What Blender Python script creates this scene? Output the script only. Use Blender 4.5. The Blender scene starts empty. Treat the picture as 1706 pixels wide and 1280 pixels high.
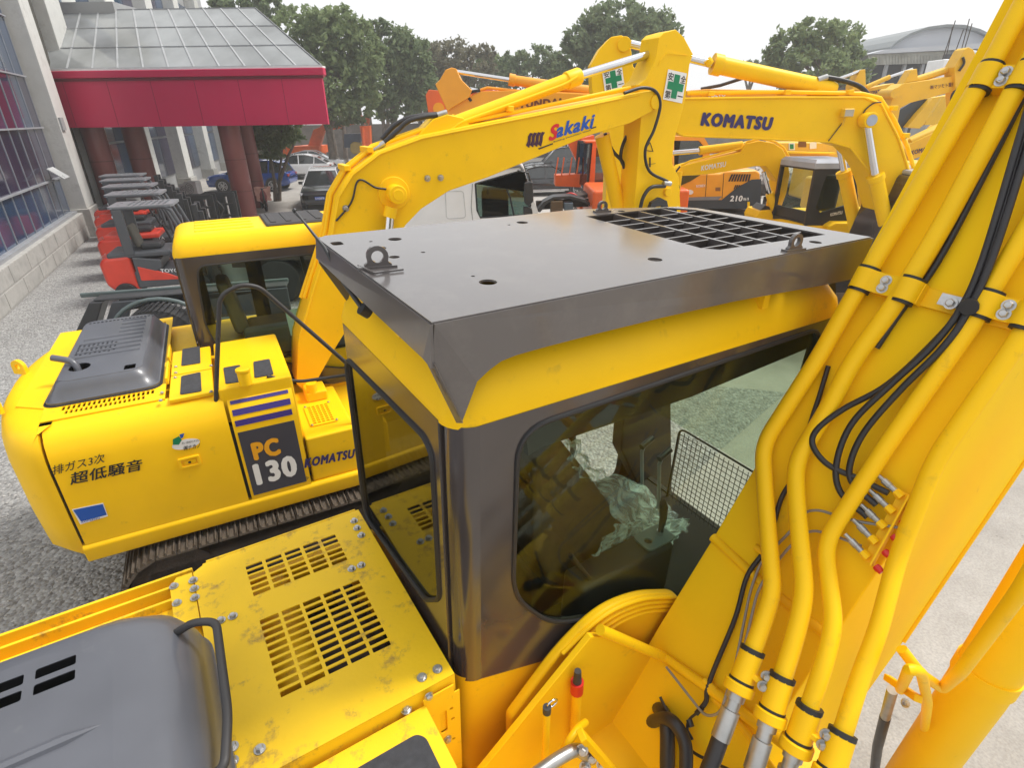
import bpy, math, random
import numpy as np
from mathutils import Matrix, Vector, Euler
random.seed(7)
rng = np.random.default_rng(11)
D = bpy.data
SC = bpy.context.scene
COL = SC.collection
R_ = math.radians

# ---------------------------------------------------------------- camera, world, sun, exposure
def cam_axes(pit, rol, hd):
    pit, rol, hd = R_(pit), R_(rol), R_(hd)
    fw = np.array([math.cos(hd)*math.cos(pit), math.sin(hd)*math.cos(pit), -math.sin(pit)])
    r0 = np.array([math.sin(hd), -math.cos(hd), 0.]); u0 = np.cross(r0, fw)
    r = r0*math.cos(rol)-u0*math.sin(rol); u = np.cross(r, fw)
    return np.array([r, u, fw])
CAM = np.array([0., 0., 3.9])
FOC = 930.
WA = cam_axes(25.8, 0.8, 90)
cd = D.cameras.new('camera'); cam = D.objects.new('camera', cd); COL.objects.link(cam)
cd.sensor_width = 36; cd.lens = FOC/1706*36; cd.clip_start = .05; cd.clip_end = 2000
m = Matrix.Identity(4)
for i in range(3):
    m[i][0] = WA[0][i]; m[i][1] = WA[1][i]; m[i][2] = -WA[2][i]; m[i][3] = CAM[i]
cam.matrix_world = m
SC.camera = cam
world = D.worlds.new('World'); SC.world = world; world.use_nodes = True
wt = world.node_tree; wn = wt.nodes; wl = wt.links
bg = wn['Background']
SUN_EL, SUN_AZ = 57, 22      # azimuth in degrees, counter-clockwise from world +X
sky = wn.new('ShaderNodeTexSky'); sky.sky_type = 'NISHITA'; sky.sun_disc = False
sky.sun_elevation = R_(SUN_EL); sky.sun_rotation = R_(90-SUN_AZ); sky.dust_density = 6; sky.air_density = 1.0
hs = wn.new('ShaderNodeHueSaturation'); hs.inputs['Saturation'].default_value = .12
mx = wn.new('ShaderNodeMixRGB'); mx.inputs[0].default_value = .85; mx.inputs[2].default_value = (7.8, 7.9, 8.0, 1)
wl.new(sky.outputs[0], hs.inputs['Color']); wl.new(hs.outputs[0], mx.inputs[1]); wl.new(mx.outputs[0], bg.inputs[0])
bg.inputs[1].default_value = .10
sl = D.lights.new('sun', 'SUN'); so = D.objects.new('sun', sl); COL.objects.link(so)
sl.energy = 2.3; sl.angle = R_(14); sl.color = (1, .96, .9)
sd = Vector((math.cos(R_(SUN_EL))*math.cos(R_(SUN_AZ)), math.cos(R_(SUN_EL))*math.sin(R_(SUN_AZ)), math.sin(R_(SUN_EL))))
so.rotation_euler = sd.to_track_quat('Z', 'Y').to_euler(); so.location = sd*60
SC.view_settings.view_transform = 'Standard'; SC.view_settings.look = 'None'
SC.view_settings.exposure = 0.55; SC.view_settings.gamma = 1; SC.view_settings.use_curve_mapping = False
SC.render.engine = 'CYCLES'; SC.cycles.max_bounces = 7; SC.cycles.transparent_max_bounces = 12
SC.cycles.use_denoising = True; SC.cycles.caustics_reflective = False; SC.cycles.caustics_refractive = False

# ---------------------------------------------------------------- frames: a place for each thing
class Fr:
    """local frame of a thing; p() gives the local point that a sight line of the survey photo meets on a local plane"""
    def __init__(s, o=(0, 0), hd=0, R=None, lc=None):
        if R is None:
            h = R_(hd); s.R = np.array([[math.cos(h), -math.sin(h), 0], [math.sin(h), math.cos(h), 0], [0, 0, 1.]])
            s.o = np.array([o[0], o[1], 0.]); s.C = s.R.T@(CAM-s.o)
        else:
            s.R = R; s.C = np.array(lc, float); s.o = CAM-R@s.C
    def ray(s, x, y):
        return s.R.T@(WA[2]+(x-853)/FOC*WA[0]+(640-y)/FOC*WA[1])
    def p(s, x, y, ax, v):
        d = s.ray(x, y); a = 'xyz'.index(ax); return s.C+d*(v-s.C[a])/d[a]
    def poly(s, pts, ax, v):
        return [s.p(x, y, ax, v) for x, y in pts]
    def root(s, name, label, cat, group=None, loc=(0, 0, 0)):
        o = D.objects.new(name, None); COL.objects.link(o)
        mm = Matrix([list(s.R[i])+[float(s.o[i])] for i in range(3)]+[[0, 0, 0, 1]])
        o.matrix_world = mm; o.empty_display_size = .3
        return tag(o, label, cat, group)
def G(x, y, z=0):
    d = WA[2]+(x-853)/FOC*WA[0]+(640-y)/FOC*WA[1]
    return CAM+d*(z-CAM[2])/d[2]
def tag(o, label=None, cat=None, group=None, kind=None):
    if label: o['label'] = label
    if cat: o['category'] = cat
    if group: o['group'] = group
    if kind: o['kind'] = kind
    return o
def empty(name, loc, rz, label, cat, group=None):
    o = D.objects.new(name, None); COL.objects.link(o); o.location = loc; o.rotation_euler = (0, 0, rz)
    return tag(o, label, cat, group)
def copy_tree(o, parent=None):
    c = o.copy(); COL.objects.link(c); c.parent = parent
    for ch in list(o.children): copy_tree(ch, c)
    return c

# ---------------------------------------------------------------- materials
MAT = {}
def N(nt, t, **kw):
    n = nt.nodes.new(t)
    for k, v in kw.items(): setattr(n, k, v)
    return n
def mat(name, col, rough=.5, metal=0, coat=0, spec=.5, var=.12, vscale=3, bump=0, bscale=40, dirt=None, dscale=6, dlo=.55, dhi=.75, emit=None, rvar=.1):
    if name in MAT: return MAT[name]
    m = D.materials.new(name); m.use_nodes = True; nt = m.node_tree; L = nt.links
    b = nt.nodes['Principled BSDF']
    b.inputs['Roughness'].default_value = rough; b.inputs['Metallic'].default_value = metal
    b.inputs['Specular IOR Level'].default_value = spec; b.inputs['Coat Weight'].default_value = coat; b.inputs['Coat Roughness'].default_value = .12
    tc = N(nt, 'ShaderNodeTexCoord'); co = tc.outputs['Object']
    nz = N(nt, 'ShaderNodeTexNoise'); nz.inputs['Scale'].default_value = vscale; nz.inputs['Detail'].default_value = 6
    L.new(co, nz.inputs['Vector'])
    mr = N(nt, 'ShaderNodeMapRange'); mr.inputs[3].default_value = 1-var; mr.inputs[4].default_value = 1+var
    mr.inputs[1].default_value = .3; mr.inputs[2].default_value = .7
    L.new(nz.outputs[0], mr.inputs[0])
    mu = N(nt, 'ShaderNodeVectorMath', operation='SCALE'); mu.inputs[0].default_value = col[:3]
    L.new(mr.outputs[0], mu.inputs['Scale']); out = mu.outputs[0]
    if dirt:
        n2 = N(nt, 'ShaderNodeTexNoise'); n2.inputs['Scale'].default_value = dscale; n2.inputs['Detail'].default_value = 10
        n2.inputs['Roughness'].default_value = .72
        L.new(co, n2.inputs['Vector'])
        r2 = N(nt, 'ShaderNodeMapRange'); r2.inputs[1].default_value = dlo; r2.inputs[2].default_value = dhi
        L.new(n2.outputs[0], r2.inputs[0])
        mi = N(nt, 'ShaderNodeMixRGB'); mi.inputs[2].default_value = (*dirt, 1)
        L.new(r2.outputs[0], mi.inputs[0]); L.new(out, mi.inputs[1]); out = mi.outputs[0]
    L.new(out, b.inputs['Base Color'])
    if rvar:
        r3 = N(nt, 'ShaderNodeMapRange'); r3.inputs[3].default_value = max(0, rough-rvar); r3.inputs[4].default_value = min(1, rough+rvar)
        L.new(nz.outputs[0], r3.inputs[0]); L.new(r3.outputs[0], b.inputs['Roughness'])
    if bump:
        n3 = N(nt, 'ShaderNodeTexNoise'); n3.inputs['Scale'].default_value = bscale; n3.inputs['Detail'].default_value = 4
        L.new(co, n3.inputs['Vector'])
        bp = N(nt, 'ShaderNodeBump'); bp.inputs['Strength'].default_value = bump; bp.inputs['Distance'].default_value = .02
        L.new(n3.outputs[0], bp.inputs['Height']); L.new(bp.outputs[0], b.inputs['Normal'])
    if emit:
        b.inputs['Emission Color'].default_value = (*emit, 1); b.inputs['Emission Strength'].default_value = 1
    MAT[name] = m; return m
def glass(name, tint, refl=.5, alpha=.75, rough=.02):
    m = D.materials.new(name); m.use_nodes = True; nt = m.node_tree; L = nt.links
    nt.nodes.remove(nt.nodes['Principled BSDF'])
    out = nt.nodes['Material Output']
    tr = N(nt, 'ShaderNodeBsdfTransparent'); tr.inputs[0].default_value = (*tint, 1)
    gl = N(nt, 'ShaderNodeBsdfGlossy'); gl.inputs['Roughness'].default_value = rough; gl.inputs[0].default_value = (.9, .95, .95, 1)
    fr = N(nt, 'ShaderNodeFresnel'); fr.inputs[0].default_value = 1.5
    mr = N(nt, 'ShaderNodeMapRange'); mr.inputs[2].default_value = .6; mr.inputs[3].default_value = refl*.12; mr.inputs[4].default_value = refl
    L.new(fr.outputs[0], mr.inputs[0])
    ms = N(nt, 'ShaderNodeMixShader'); L.new(mr.outputs[0], ms.inputs[0]); L.new(tr.outputs[0], ms.inputs[1]); L.new(gl.outputs[0], ms.inputs[2])
    L.new(ms.outputs[0], out.inputs[0]); MAT[name] = m; return m
Y = mat('yellow_paint', (.97, .585, .006), .46, coat=.0, spec=.2, var=.07, vscale=1.5, dirt=(.45, .27, .04), dscale=8, dlo=.6, dhi=.9, rvar=.1)
YD = mat('yellow_deck_paint', (.97, .61, .010), .45, coat=.0, spec=.35, var=.05, vscale=4, dirt=(.34, .19, .06), dscale=9, dlo=.55, dhi=.70, bump=.05, bscale=60)
YF = mat('faded_yellow_paint', (.80, .49, .03), .5, coat=.1, var=.08, vscale=1.2, dirt=(.45, .3, .12), dscale=5, dlo=.55, dhi=.9)
YB = mat('boom_yellow_paint', (.98, .63, .008), .6, spec=.08, var=.06, vscale=1.2, dirt=(.5, .3, .04), dscale=6, dlo=.62, dhi=.92)
ORY = mat('amber_paint', (.88, .36, .01), .4, coat=.2, var=.05)
ORG = mat('orange_paint', (.80, .13, .015), .42, coat=.2, var=.08, dirt=(.3, .12, .05), dscale=5, dlo=.6, dhi=.9)
PIL = mat('dark_cab_paint', (.052, .043, .042), .2, coat=.7, var=.2, vscale=2, rvar=.05)
GRD = mat('guard_steel_paint', (.095, .084, .082), .42, coat=1.0, var=.1, vscale=1.5, dirt=(.15, .135, .125), dscale=5, dlo=.5, dhi=.95, rvar=.08)
HOOD = mat('grey_hood_plastic', (.095, .10, .118), .36, coat=.3, var=.12, vscale=3, dirt=(.2, .2, .2), dscale=4, dlo=.6, dhi=.95)
RUB = mat('black_rubber', (.018, .018, .02), .55, var=.2)
HOSE = mat('hydraulic_hose_rubber', (.022, .021, .024), .42, var=.25, vscale=10)
BLK = mat('black_plastic', (.03, .031, .034), .4, var=.15)
PAD = mat('anti_slip_black', (.045, .046, .052), .85, var=.25, vscale=30, bump=.3, bscale=300)
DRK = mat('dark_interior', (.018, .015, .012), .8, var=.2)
TRIM = mat('dark_grey_trim', (.035, .033, .034), .55, var=.15)
STL = mat('zinc_bolt', (.5, .5, .5), .35, metal=.9, var=.2, vscale=30)
FIT = mat('zinc_fitting', (.45, .45, .44), .38, metal=.85, var=.2, vscale=12)
CHR = mat('chrome_rod', (.72, .72, .74), .12, metal=1, var=.05)
TRK = mat('worn_track_steel', (.16, .135, .11), .6, metal=.35, var=.35, vscale=9, dirt=(.09, .065, .045), dscale=14, dlo=.4, dhi=.7, bump=.3, bscale=80)
UND = mat('undercarriage_dirt', (.05, .04, .035), .85, var=.4, vscale=5, bump=.3)
RED = mat('red_plastic', (.65, .02, .015), .35, var=.1)
WHT = mat('white_paint', (.84, .84, .84), .35, coat=.3, var=.04)
NAVY = mat('navy_lettering', (.035, .025, .13), .5, var=.05)
PURP = mat('purple_stripe', (.04, .025, .2), .45, var=.05)
CHAR = mat('charcoal_decal', (.055, .055, .075), .45, var=.05)
INK = mat('black_lettering', (.02, .018, .02), .5, var=.05)
LWHT = mat('white_lettering', (.85, .85, .85), .5, var=.03)
LORY = mat('amber_lettering', (.9, .42, .01), .5, var=.03)
GRN = mat('green_sign_ink', (.0, .22, .09), .5, var=.05)
BLU = mat('blue_sticker', (.01, .09, .45), .45, var=.05)
REDI = mat('red_lettering', (.7, .01, .02), .5, var=.05)
GLS = glass('tinted_cab_glass', (.84, .90, .83), .055)
GLD = glass('dark_rear_glass', (.42, .40, .25), .5)
GLC = glass('car_glass', (.12, .15, .16), .9)

# ---------------------------------------------------------------- mesh helpers
def mesh(name, vs, fs, m, parent=None, smooth=False, bevel=0, seg=2, angle=40):
    me = D.meshes.new(name); me.from_pydata([tuple(map(float, v)) for v in vs], [], fs); me.validate()
    if m: me.materials.append(m)
    o = D.objects.new(name, me); COL.objects.link(o)
    if parent is not None: o.parent = parent
    if smooth or bevel:
        me.shade_smooth(); me.set_sharp_from_angle(angle=R_(angle))
    if bevel:
        bm_ = o.modifiers.new('bevel', 'BEVEL'); bm_.width = bevel; bm_.segments = seg; bm_.limit_method = 'ANGLE'; bm_.angle_limit = R_(35); bm_.harden_normals = True
    return o
def fixn(o):
    import bmesh
    b = bmesh.new(); b.from_mesh(o.data); bmesh.ops.recalc_face_normals(b, faces=b.faces); b.to_mesh(o.data); b.free(); return o
class MB:
    def __init__(s): s.v = []; s.f = []
    def add(s, v, f):
        k = len(s.v); s.v += [tuple(map(float, a)) for a in v]; s.f += [tuple(i+k for i in q) for q in f]; return s
    def box(s, x0, x1, y0, y1, z0, z1):
        return s.add([(x0, y0, z0), (x1, y0, z0), (x1, y1, z0), (x0, y1, z0), (x0, y0, z1), (x1, y0, z1), (x1, y1, z1), (x0, y1, z1)],
                     [(0, 3, 2, 1), (4, 5, 6, 7), (0, 1, 5, 4), (1, 2, 6, 5), (2, 3, 7, 6), (3, 0, 4, 7)])
    def obox(s, c, ax, ay, az, sx, sy, sz):
        c, ax, ay, az = map(np.array, (c, ax, ay, az)); P = []
        for k in (-1, 1):
            for (i, j) in ((-1, -1), (1, -1), (1, 1), (-1, 1)): P.append(c+ax*sx/2*i+ay*sy/2*j+az*sz/2*k)
        return s.add(P, [(0, 3, 2, 1), (4, 5, 6, 7), (0, 1, 5, 4), (1, 2, 6, 5), (2, 3, 7, 6), (3, 0, 4, 7)])
    def bar(s, a, b, w, h=None, up=(0, 0, 1)):
        a, b = np.array(a, float), np.array(b, float); d = b-a; l = np.linalg.norm(d); d /= l
        sx = np.cross(d, up); sx = sx/np.linalg.norm(sx) if np.linalg.norm(sx) > 1e-4 else np.array([1., 0, 0]); u = np.cross(sx, d)
        return s.obox((a+b)/2, d, sx, u, l, w, h or w)
    def tube(s, pts, r, n=10, caps=True, rs=None):
        pts = [np.array(p, float) for p in pts]; k = len(pts); T = []
        for i in range(k):
            t = pts[min(i+1, k-1)]-pts[max(i-1, 0)]; T.append(t/(np.linalg.norm(t)+1e-9))
        ref = np.array([0, 0, 1.]) if abs(T[0][2]) < .9 else np.array([1., 0, 0])
        nx = np.cross(T[0], ref); nx /= np.linalg.norm(nx); V = []; F = []
        for i in range(k):
            nx = nx-T[i]*(nx@T[i]); nx /= np.linalg.norm(nx)+1e-9; ny = np.cross(T[i], nx); rr = rs[i] if rs else r
            for j in range(n):
                a = 2*math.pi*j/n; V.append(pts[i]+rr*(math.cos(a)*nx+math.sin(a)*ny))
        for i in range(k-1):
            for j in range(n):
                a, b = i*n+j, i*n+(j+1) % n; F.append((a, b, b+n, a+n))
        if caps: F.append(tuple(range(n-1, -1, -1))); F.append(tuple((k-1)*n+j for j in range(n)))
        return s.add(V, F)
    def cyl(s, a, b, r, n=16): return s.tube([a, b], r, n)
    def prism(s, pts, d):
        n = len(pts); d = np.array(d, float); P = [np.array(p, float) for p in pts]
        return s.add(P+[p+d for p in P], [tuple(range(n-1, -1, -1)), tuple(range(n, 2*n))]+[(i, (i+1) % n, (i+1) % n+n, i+n) for i in range(n)])
    def build(s, name, m, parent=None, smooth=False, bevel=0, seg=2, angle=40, fix=False):
        o = mesh(name, s.v, s.f, m, parent, smooth, bevel, seg, angle)
        if fix: fixn(o)
        return o
def rnd(pts, r, n=5):
    """round the corners of a polyline"""
    pts = [np.array(p, float) for p in pts]; out = [pts[0]]
    for i in range(1, len(pts)-1):
        a, b, c = pts[i-1], pts[i], pts[i+1]; d1 = a-b; d2 = c-b; l1, l2 = np.linalg.norm(d1), np.linalg.norm(d2)
        rr = min(r, l1*.45, l2*.45); p, q = b+d1/l1*rr, b+d2/l2*rr
        for k in range(n+1):
            t = k/n; out.append((1-t)**2*p+2*t*(1-t)*b+t*t*q)
    out.append(pts[-1]); return out
def curve_pts(pts, n=8):
    """smooth (Catmull-Rom) line through points"""
    P = [np.array(p, float) for p in pts]; P = [2*P[0]-P[1]]+P+[2*P[-1]-P[-2]]; out = []
    for i in range(1, len(P)-2):
        for k in range(n):
            t = k/n; out.append(.5*((2*P[i])+(-P[i-1]+P[i+1])*t+(2*P[i-1]-5*P[i]+4*P[i+1]-P[i+2])*t*t+(-P[i-1]+3*P[i]-3*P[i+1]+P[i+2])*t**3))
    out.append(P[-2]); return out
def tube(name, pts, r, m, parent=None, n=12, rs=None):
    return MB().tube(pts, r, n, rs=rs).build(name, m, parent, smooth=True)
def cyl(name, a, b, r, m, parent=None, n=20, bevel=0):
    return MB().cyl(a, b, r, n).build(name, m, parent, smooth=True, bevel=bevel)
def prism(name, pts, d, m, parent=None, bevel=0, seg=2):
    return MB().prism(pts, d).build(name, m, parent, bevel=bevel, seg=seg, fix=True)
def box(name, x0, x1, y0, y1, z0, z1, m, parent=None, bevel=0, seg=2):
    return MB().box(x0, x1, y0, y1, z0, z1).build(name, m, parent, bevel=bevel, seg=seg)
def rrect(x0, x1, y0, y1, r, n=5):
    out = []
    for cx, cy, a0 in ((x1-r, y1-r, 0), (x0+r, y1-r, 90), (x0+r, y0+r, 180), (x1-r, y0+r, 270)):
        for k in range(n+1):
            a = R_(a0+90*k/n); out.append((cx+r*math.cos(a), cy+r*math.sin(a)))
    return out
def rpoly(pts, r, n=4):
    """closed polygon with rounded corners (2-D)"""
    P = [np.array(p, float) for p in pts]; k = len(P); out = []
    for i in range(k):
        a, b, c = P[i-1], P[i], P[(i+1) % k]; d1 = a-b; d2 = c-b; l1, l2 = np.linalg.norm(d1), np.linalg.norm(d2); rr = min(r, l1*.45, l2*.45)
        p, q = b+d1/l1*rr, b+d2/l2*rr
        for j in range(n+1):
            t = j/n; out.append(tuple((1-t)**2*p+2*t*(1-t)*b+t*t*q))
    return out
def loft(name, rings, m, parent=None, cap0=True, cap1=True, smooth=True, angle=40, bevel=0):
    n = len(rings[0]); V = [p for r in rings for p in r]; F = []
    for i in range(len(rings)-1):
        for j in range(n):
            a, b = i*n+j, i*n+(j+1) % n; F.append((a, b, b+n, a+n))
    if cap0: F.append(tuple(range(n-1, -1, -1)))
    if cap1: F.append(tuple((len(rings)-1)*n+j for j in range(n)))
    return fixn(mesh(name, V, F, m, parent, smooth=smooth, angle=angle, bevel=bevel))
def circ(cx, cy, r, n=20, ry=None): return [(cx+r*math.cos(2*math.pi*k/n), cy+(ry or r)*math.sin(2*math.pi*k/n)) for k in range(n)]
def plate(name, outline, holes, O, u, v, t, m, parent=None, bevel=0):
    """flat plate with real holes: outline and holes are 2-D in the u,v plane through O"""
    cu = D.curves.new('tmp', 'CURVE'); cu.dimensions = '2D'; cu.fill_mode = 'BOTH'; cu.extrude = t/2
    if bevel: cu.bevel_depth = bevel; cu.bevel_resolution = 1; cu.offset = -bevel
    for pts in [outline]+list(holes):
        sp = cu.splines.new('POLY'); sp.points.add(len(pts)-1); sp.use_cyclic_u = True
        for i, p in enumerate(pts): sp.points[i].co = (p[0], p[1], 0, 1)
    ob = D.objects.new('tmp', cu); COL.objects.link(ob); dg = bpy.context.evaluated_depsgraph_get()
    me = D.meshes.new_from_object(ob.evaluated_get(dg)); D.objects.remove(ob); D.curves.remove(cu)
    me.name = name
    u, v, O = map(lambda a: np.array(a, float), (u, v, O)); nn = np.cross(u, v); nn /= np.linalg.norm(nn)
    co = np.empty(len(me.vertices)*3); me.vertices.foreach_get('co', co); co = co.reshape(-1, 3)
    co = O+co[:, :1]*u+co[:, 1:2]*v+co[:, 2:]*nn
    me.vertices.foreach_set('co', co.ravel()); me.materials.clear(); me.materials.append(m)
    me.shade_flat()
    o = D.objects.new(name, me); COL.objects.link(o)
    if parent is not None: o.parent = parent
    return o
def flat(name, pts, m, parent, off, t=.002):
    """thin sticker or plate standing proud along off (a 3-D direction)"""
    off = np.array(off, float); off /= np.linalg.norm(off)
    return prism(name, [np.array(p)+off*.002 for p in pts], off*t, m, parent)
FONTS = {}
def text(body, BL, BR, TL, off, m, parent, name='lettering', fat=.0, shear=0., thick=.0015, lift=.004, font=None):
    """lettering fitted to the parallelogram BL, BR, TL"""
    cu = D.curves.new('tmp', 'FONT'); cu.body = body; cu.size = 1; cu.offset = 0; cu.shear = shear; cu.resolution_u = 3; cu.extrude = 0
    cu.space_character = 1+fat*2.5
    ob = D.objects.new('tmp', cu); COL.objects.link(ob); dg = bpy.context.evaluated_depsgraph_get()
    me = D.meshes.new_from_object(ob.evaluated_get(dg)); D.objects.remove(ob); D.curves.remove(cu); me.name = name
    n = len(me.vertices)
    if n == 0: return None
    co = np.empty(n*3); me.vertices.foreach_get('co', co); co = co.reshape(-1, 3)
    lo, hi = co.min(0), co.max(0); s = (co-lo)/np.maximum(hi-lo, 1e-6)
    BL, BR, TL, off = map(lambda a: np.array(a, float), (BL, BR, TL, off)); off /= np.linalg.norm(off)
    P = BL+off*lift+s[:, :1]*(BR-BL)+s[:, 1:2]*(TL-BL)
    if fat > 0:
        wd = fat*np.array([1/max(hi[0]-lo[0], .1)*np.linalg.norm(BR-BL), 1/max(hi[1]-lo[1], .1)*np.linalg.norm(TL-BL)])
        ex, ey = (BR-BL)/np.linalg.norm(BR-BL), (TL-BL)/np.linalg.norm(TL-BL)
        fs = [tuple(pl.vertices) for pl in me.polygons]; VV = []; FF = []
        for k in range(9):
            a = k*math.pi/4; sh = (0 if k == 8 else 1)
            VV.append(P+ex*wd[0]*math.cos(a)*sh+ey*wd[1]*math.sin(a)*sh*.7+off*.0002*k); FF += [tuple(i+n*k for i in f) for f in fs]
        D.meshes.remove(me); me = D.meshes.new(name); me.from_pydata(np.concatenate(VV).tolist(), [], FF)
    else: me.vertices.foreach_set('co', P.ravel())
    me.materials.clear(); me.materials.append(m); me.update()
    o = D.objects.new(name, me); COL.objects.link(o); o.parent = parent
    return o
def bolt_mesh(r=.013):
    b = MB(); b.tube([(0, 0, 0), (0, 0, .004)], r*1.45, 16); b.tube([(0, 0, .004), (0, 0, .013), (0, 0, .016)], r, 6, rs=[r, r, r*.8])
    b.tube([(0, 0, .015), (0, 0, .0175)], r*.5, 8)
    o = b.build('bolt', STL); me = o.data; D.objects.remove(o); return me
BOLT = bolt_mesh()
def bolt(p, n, parent, s=1., m=None):
    o = D.objects.new('bolt', BOLT); COL.objects.link(o); o.parent = parent; o.location = p
    q = Vector(n).normalized().to_track_quat('Z', 'Y'); o.rotation_mode = 'QUATERNION'; o.rotation_quaternion = q; o.scale = (s, s, s); return o
# ================================================================ ground
def ground_mat(name, kind):
    m = D.materials.new(name); m.use_nodes = True; nt = m.node_tree; L = nt.links; b = nt.nodes['Principled BSDF']
    tc = N(nt, 'ShaderNodeTexCoord'); co = tc.outputs['Object']
    big = N(nt, 'ShaderNodeTexNoise'); big.inputs['Scale'].default_value = .25; big.inputs['Detail'].default_value = 8; L.new(co, big.inputs['Vector'])
    if kind == 'gravel':
        vo = N(nt, 'ShaderNodeTexVoronoi'); vo.inputs['Scale'].default_value = 24; L.new(co, vo.inputs['Vector'])
        v2 = N(nt, 'ShaderNodeTexVoronoi'); v2.inputs['Scale'].default_value = 60; L.new(co, v2.inputs['Vector'])
        cr = N(nt, 'ShaderNodeValToRGB'); e = cr.color_ramp.elements; e[0].color = (.17, .165, .16, 1); e[1].color = (.50, .49, .48, 1)
        e.new(.35).color = (.27, .265, .26, 1); e.new(.75).color = (.37, .365, .355, 1)
        sp = N(nt, 'ShaderNodeSeparateColor'); L.new(vo.outputs['Color'], sp.inputs[0])
        s2 = N(nt, 'ShaderNodeSeparateColor'); L.new(v2.outputs['Color'], s2.inputs[0])
        ma = N(nt, 'ShaderNodeMath', operation='MULTIPLY_ADD'); ma.inputs[1].default_value = .65; L.new(sp.outputs[0], ma.inputs[0])
        mb_ = N(nt, 'ShaderNodeMath', operation='MULTIPLY'); mb_.inputs[1].default_value = .35; L.new(s2.outputs[1], mb_.inputs[0]); L.new(mb_.outputs[0], ma.inputs[2])
        L.new(ma.outputs[0], cr.inputs[0]); c = cr.outputs[0]
        bp = N(nt, 'ShaderNodeBump'); bp.inputs['Strength'].default_value = .9; bp.inputs['Distance'].default_value = .03; bp.invert = True
        L.new(vo.outputs['Distance'], bp.inputs['Height']); L.new(bp.outputs[0], b.inputs['Normal'])
    else:
        nz = N(nt, 'ShaderNodeTexNoise'); nz.inputs['Scale'].default_value = 2.2; nz.inputs['Detail'].default_value = 12; nz.inputs['Roughness'].default_value = .65; L.new(co, nz.inputs['Vector'])
        cr = N(nt, 'ShaderNodeValToRGB'); e = cr.color_ramp.elements; e[0].position = .3; e[1].position = .72
        base = {'concrete': ((.33, .308, .28), (.43, .405, .375)), 'earth': ((.16, .145, .125), (.34, .31, .28))}[kind]
        e[0].color = (*base[0], 1); e[1].color = (*base[1], 1); L.new(nz.outputs[0], cr.inputs[0]); c = cr.outputs[0]
        fi = N(nt, 'ShaderNodeTexNoise'); fi.inputs['Scale'].default_value = 55; fi.inputs['Detail'].default_value = 8; L.new(co, fi.inputs['Vector'])
        fr_ = N(nt, 'ShaderNodeMapRange'); fr_.inputs[1].default_value = .3; fr_.inputs[2].default_value = .7; fr_.inputs[3].default_value = .84; fr_.inputs[4].default_value = 1.12; L.new(fi.outputs[0], fr_.inputs[0])
        st = N(nt, 'ShaderNodeTexNoise'); st.inputs['Scale'].default_value = 7; st.inputs['Detail'].default_value = 4; st.inputs['Distortion'].default_value = 1; L.new(co, st.inputs['Vector'])
        sr = N(nt, 'ShaderNodeMapRange'); sr.inputs[1].default_value = .68; sr.inputs[2].default_value = .76; sr.inputs[3].default_value = 1; sr.inputs[4].default_value = .72; L.new(st.outputs[0], sr.inputs[0])
        mm = N(nt, 'ShaderNodeMath', operation='MULTIPLY'); L.new(fr_.outputs[0], mm.inputs[0]); L.new(sr.outputs[0], mm.inputs[1])
        vm = N(nt, 'ShaderNodeVectorMath', operation='SCALE'); L.new(c, vm.inputs[0]); L.new(mm.outputs[0], vm.inputs['Scale']); c = vm.outputs[0]
        bp = N(nt, 'ShaderNodeBump'); bp.inputs['Strength'].default_value = .3; bp.inputs['Distance'].default_value = .02; L.new(fi.outputs[0], bp.inputs['Height']); L.new(bp.outputs[0], b.inputs['Normal'])
    mr = N(nt, 'ShaderNodeMapRange'); mr.inputs[1].default_value = .3; mr.inputs[2].default_value = .7; mr.inputs[3].default_value = .82; mr.inputs[4].default_value = 1.15
    L.new(big.outputs[0], mr.inputs[0]); mu = N(nt, 'ShaderNodeVectorMath', operation='SCALE'); L.new(c, mu.inputs[0]); L.new(mr.outputs[0], mu.inputs['Scale'])
    L.new(mu.outputs[0], b.inputs['Base Color']); b.inputs['Roughness'].default_value = .9
    MAT[name] = m; return m
GRV, CON, EAR = ground_mat('crushed_gravel', 'gravel'), ground_mat('pale_concrete', 'concrete'), ground_mat('dusty_earth', 'earth')
def sheet(name, pts, z, m_):
    return tag(fixn(mesh(name, [(x, y, z) for x, y in pts], [tuple(range(len(pts)))], m_)), kind='structure')
sheet('ground', [(-260, -60), (260, -60), (260, 300), (-260, 300)], 0, EAR)
sheet('concrete_yard', [(-60, -12), (60, -12), (60, 75), (-60, 75)], .004, CON)
sheet('gravel_bed', [(-18, -4), (-3.5, -4), (-.55, 2.73), (2.62, 6), (4.2, 7.62), (3.1, 7.9), (1.3, 7.75), (.5, 11.5), (-3, 14.5), (-7.2, 15.5), (-12.5, 19.5), (-15.2, 21.5), (-17.5, 20)], .008, GRV)
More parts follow.
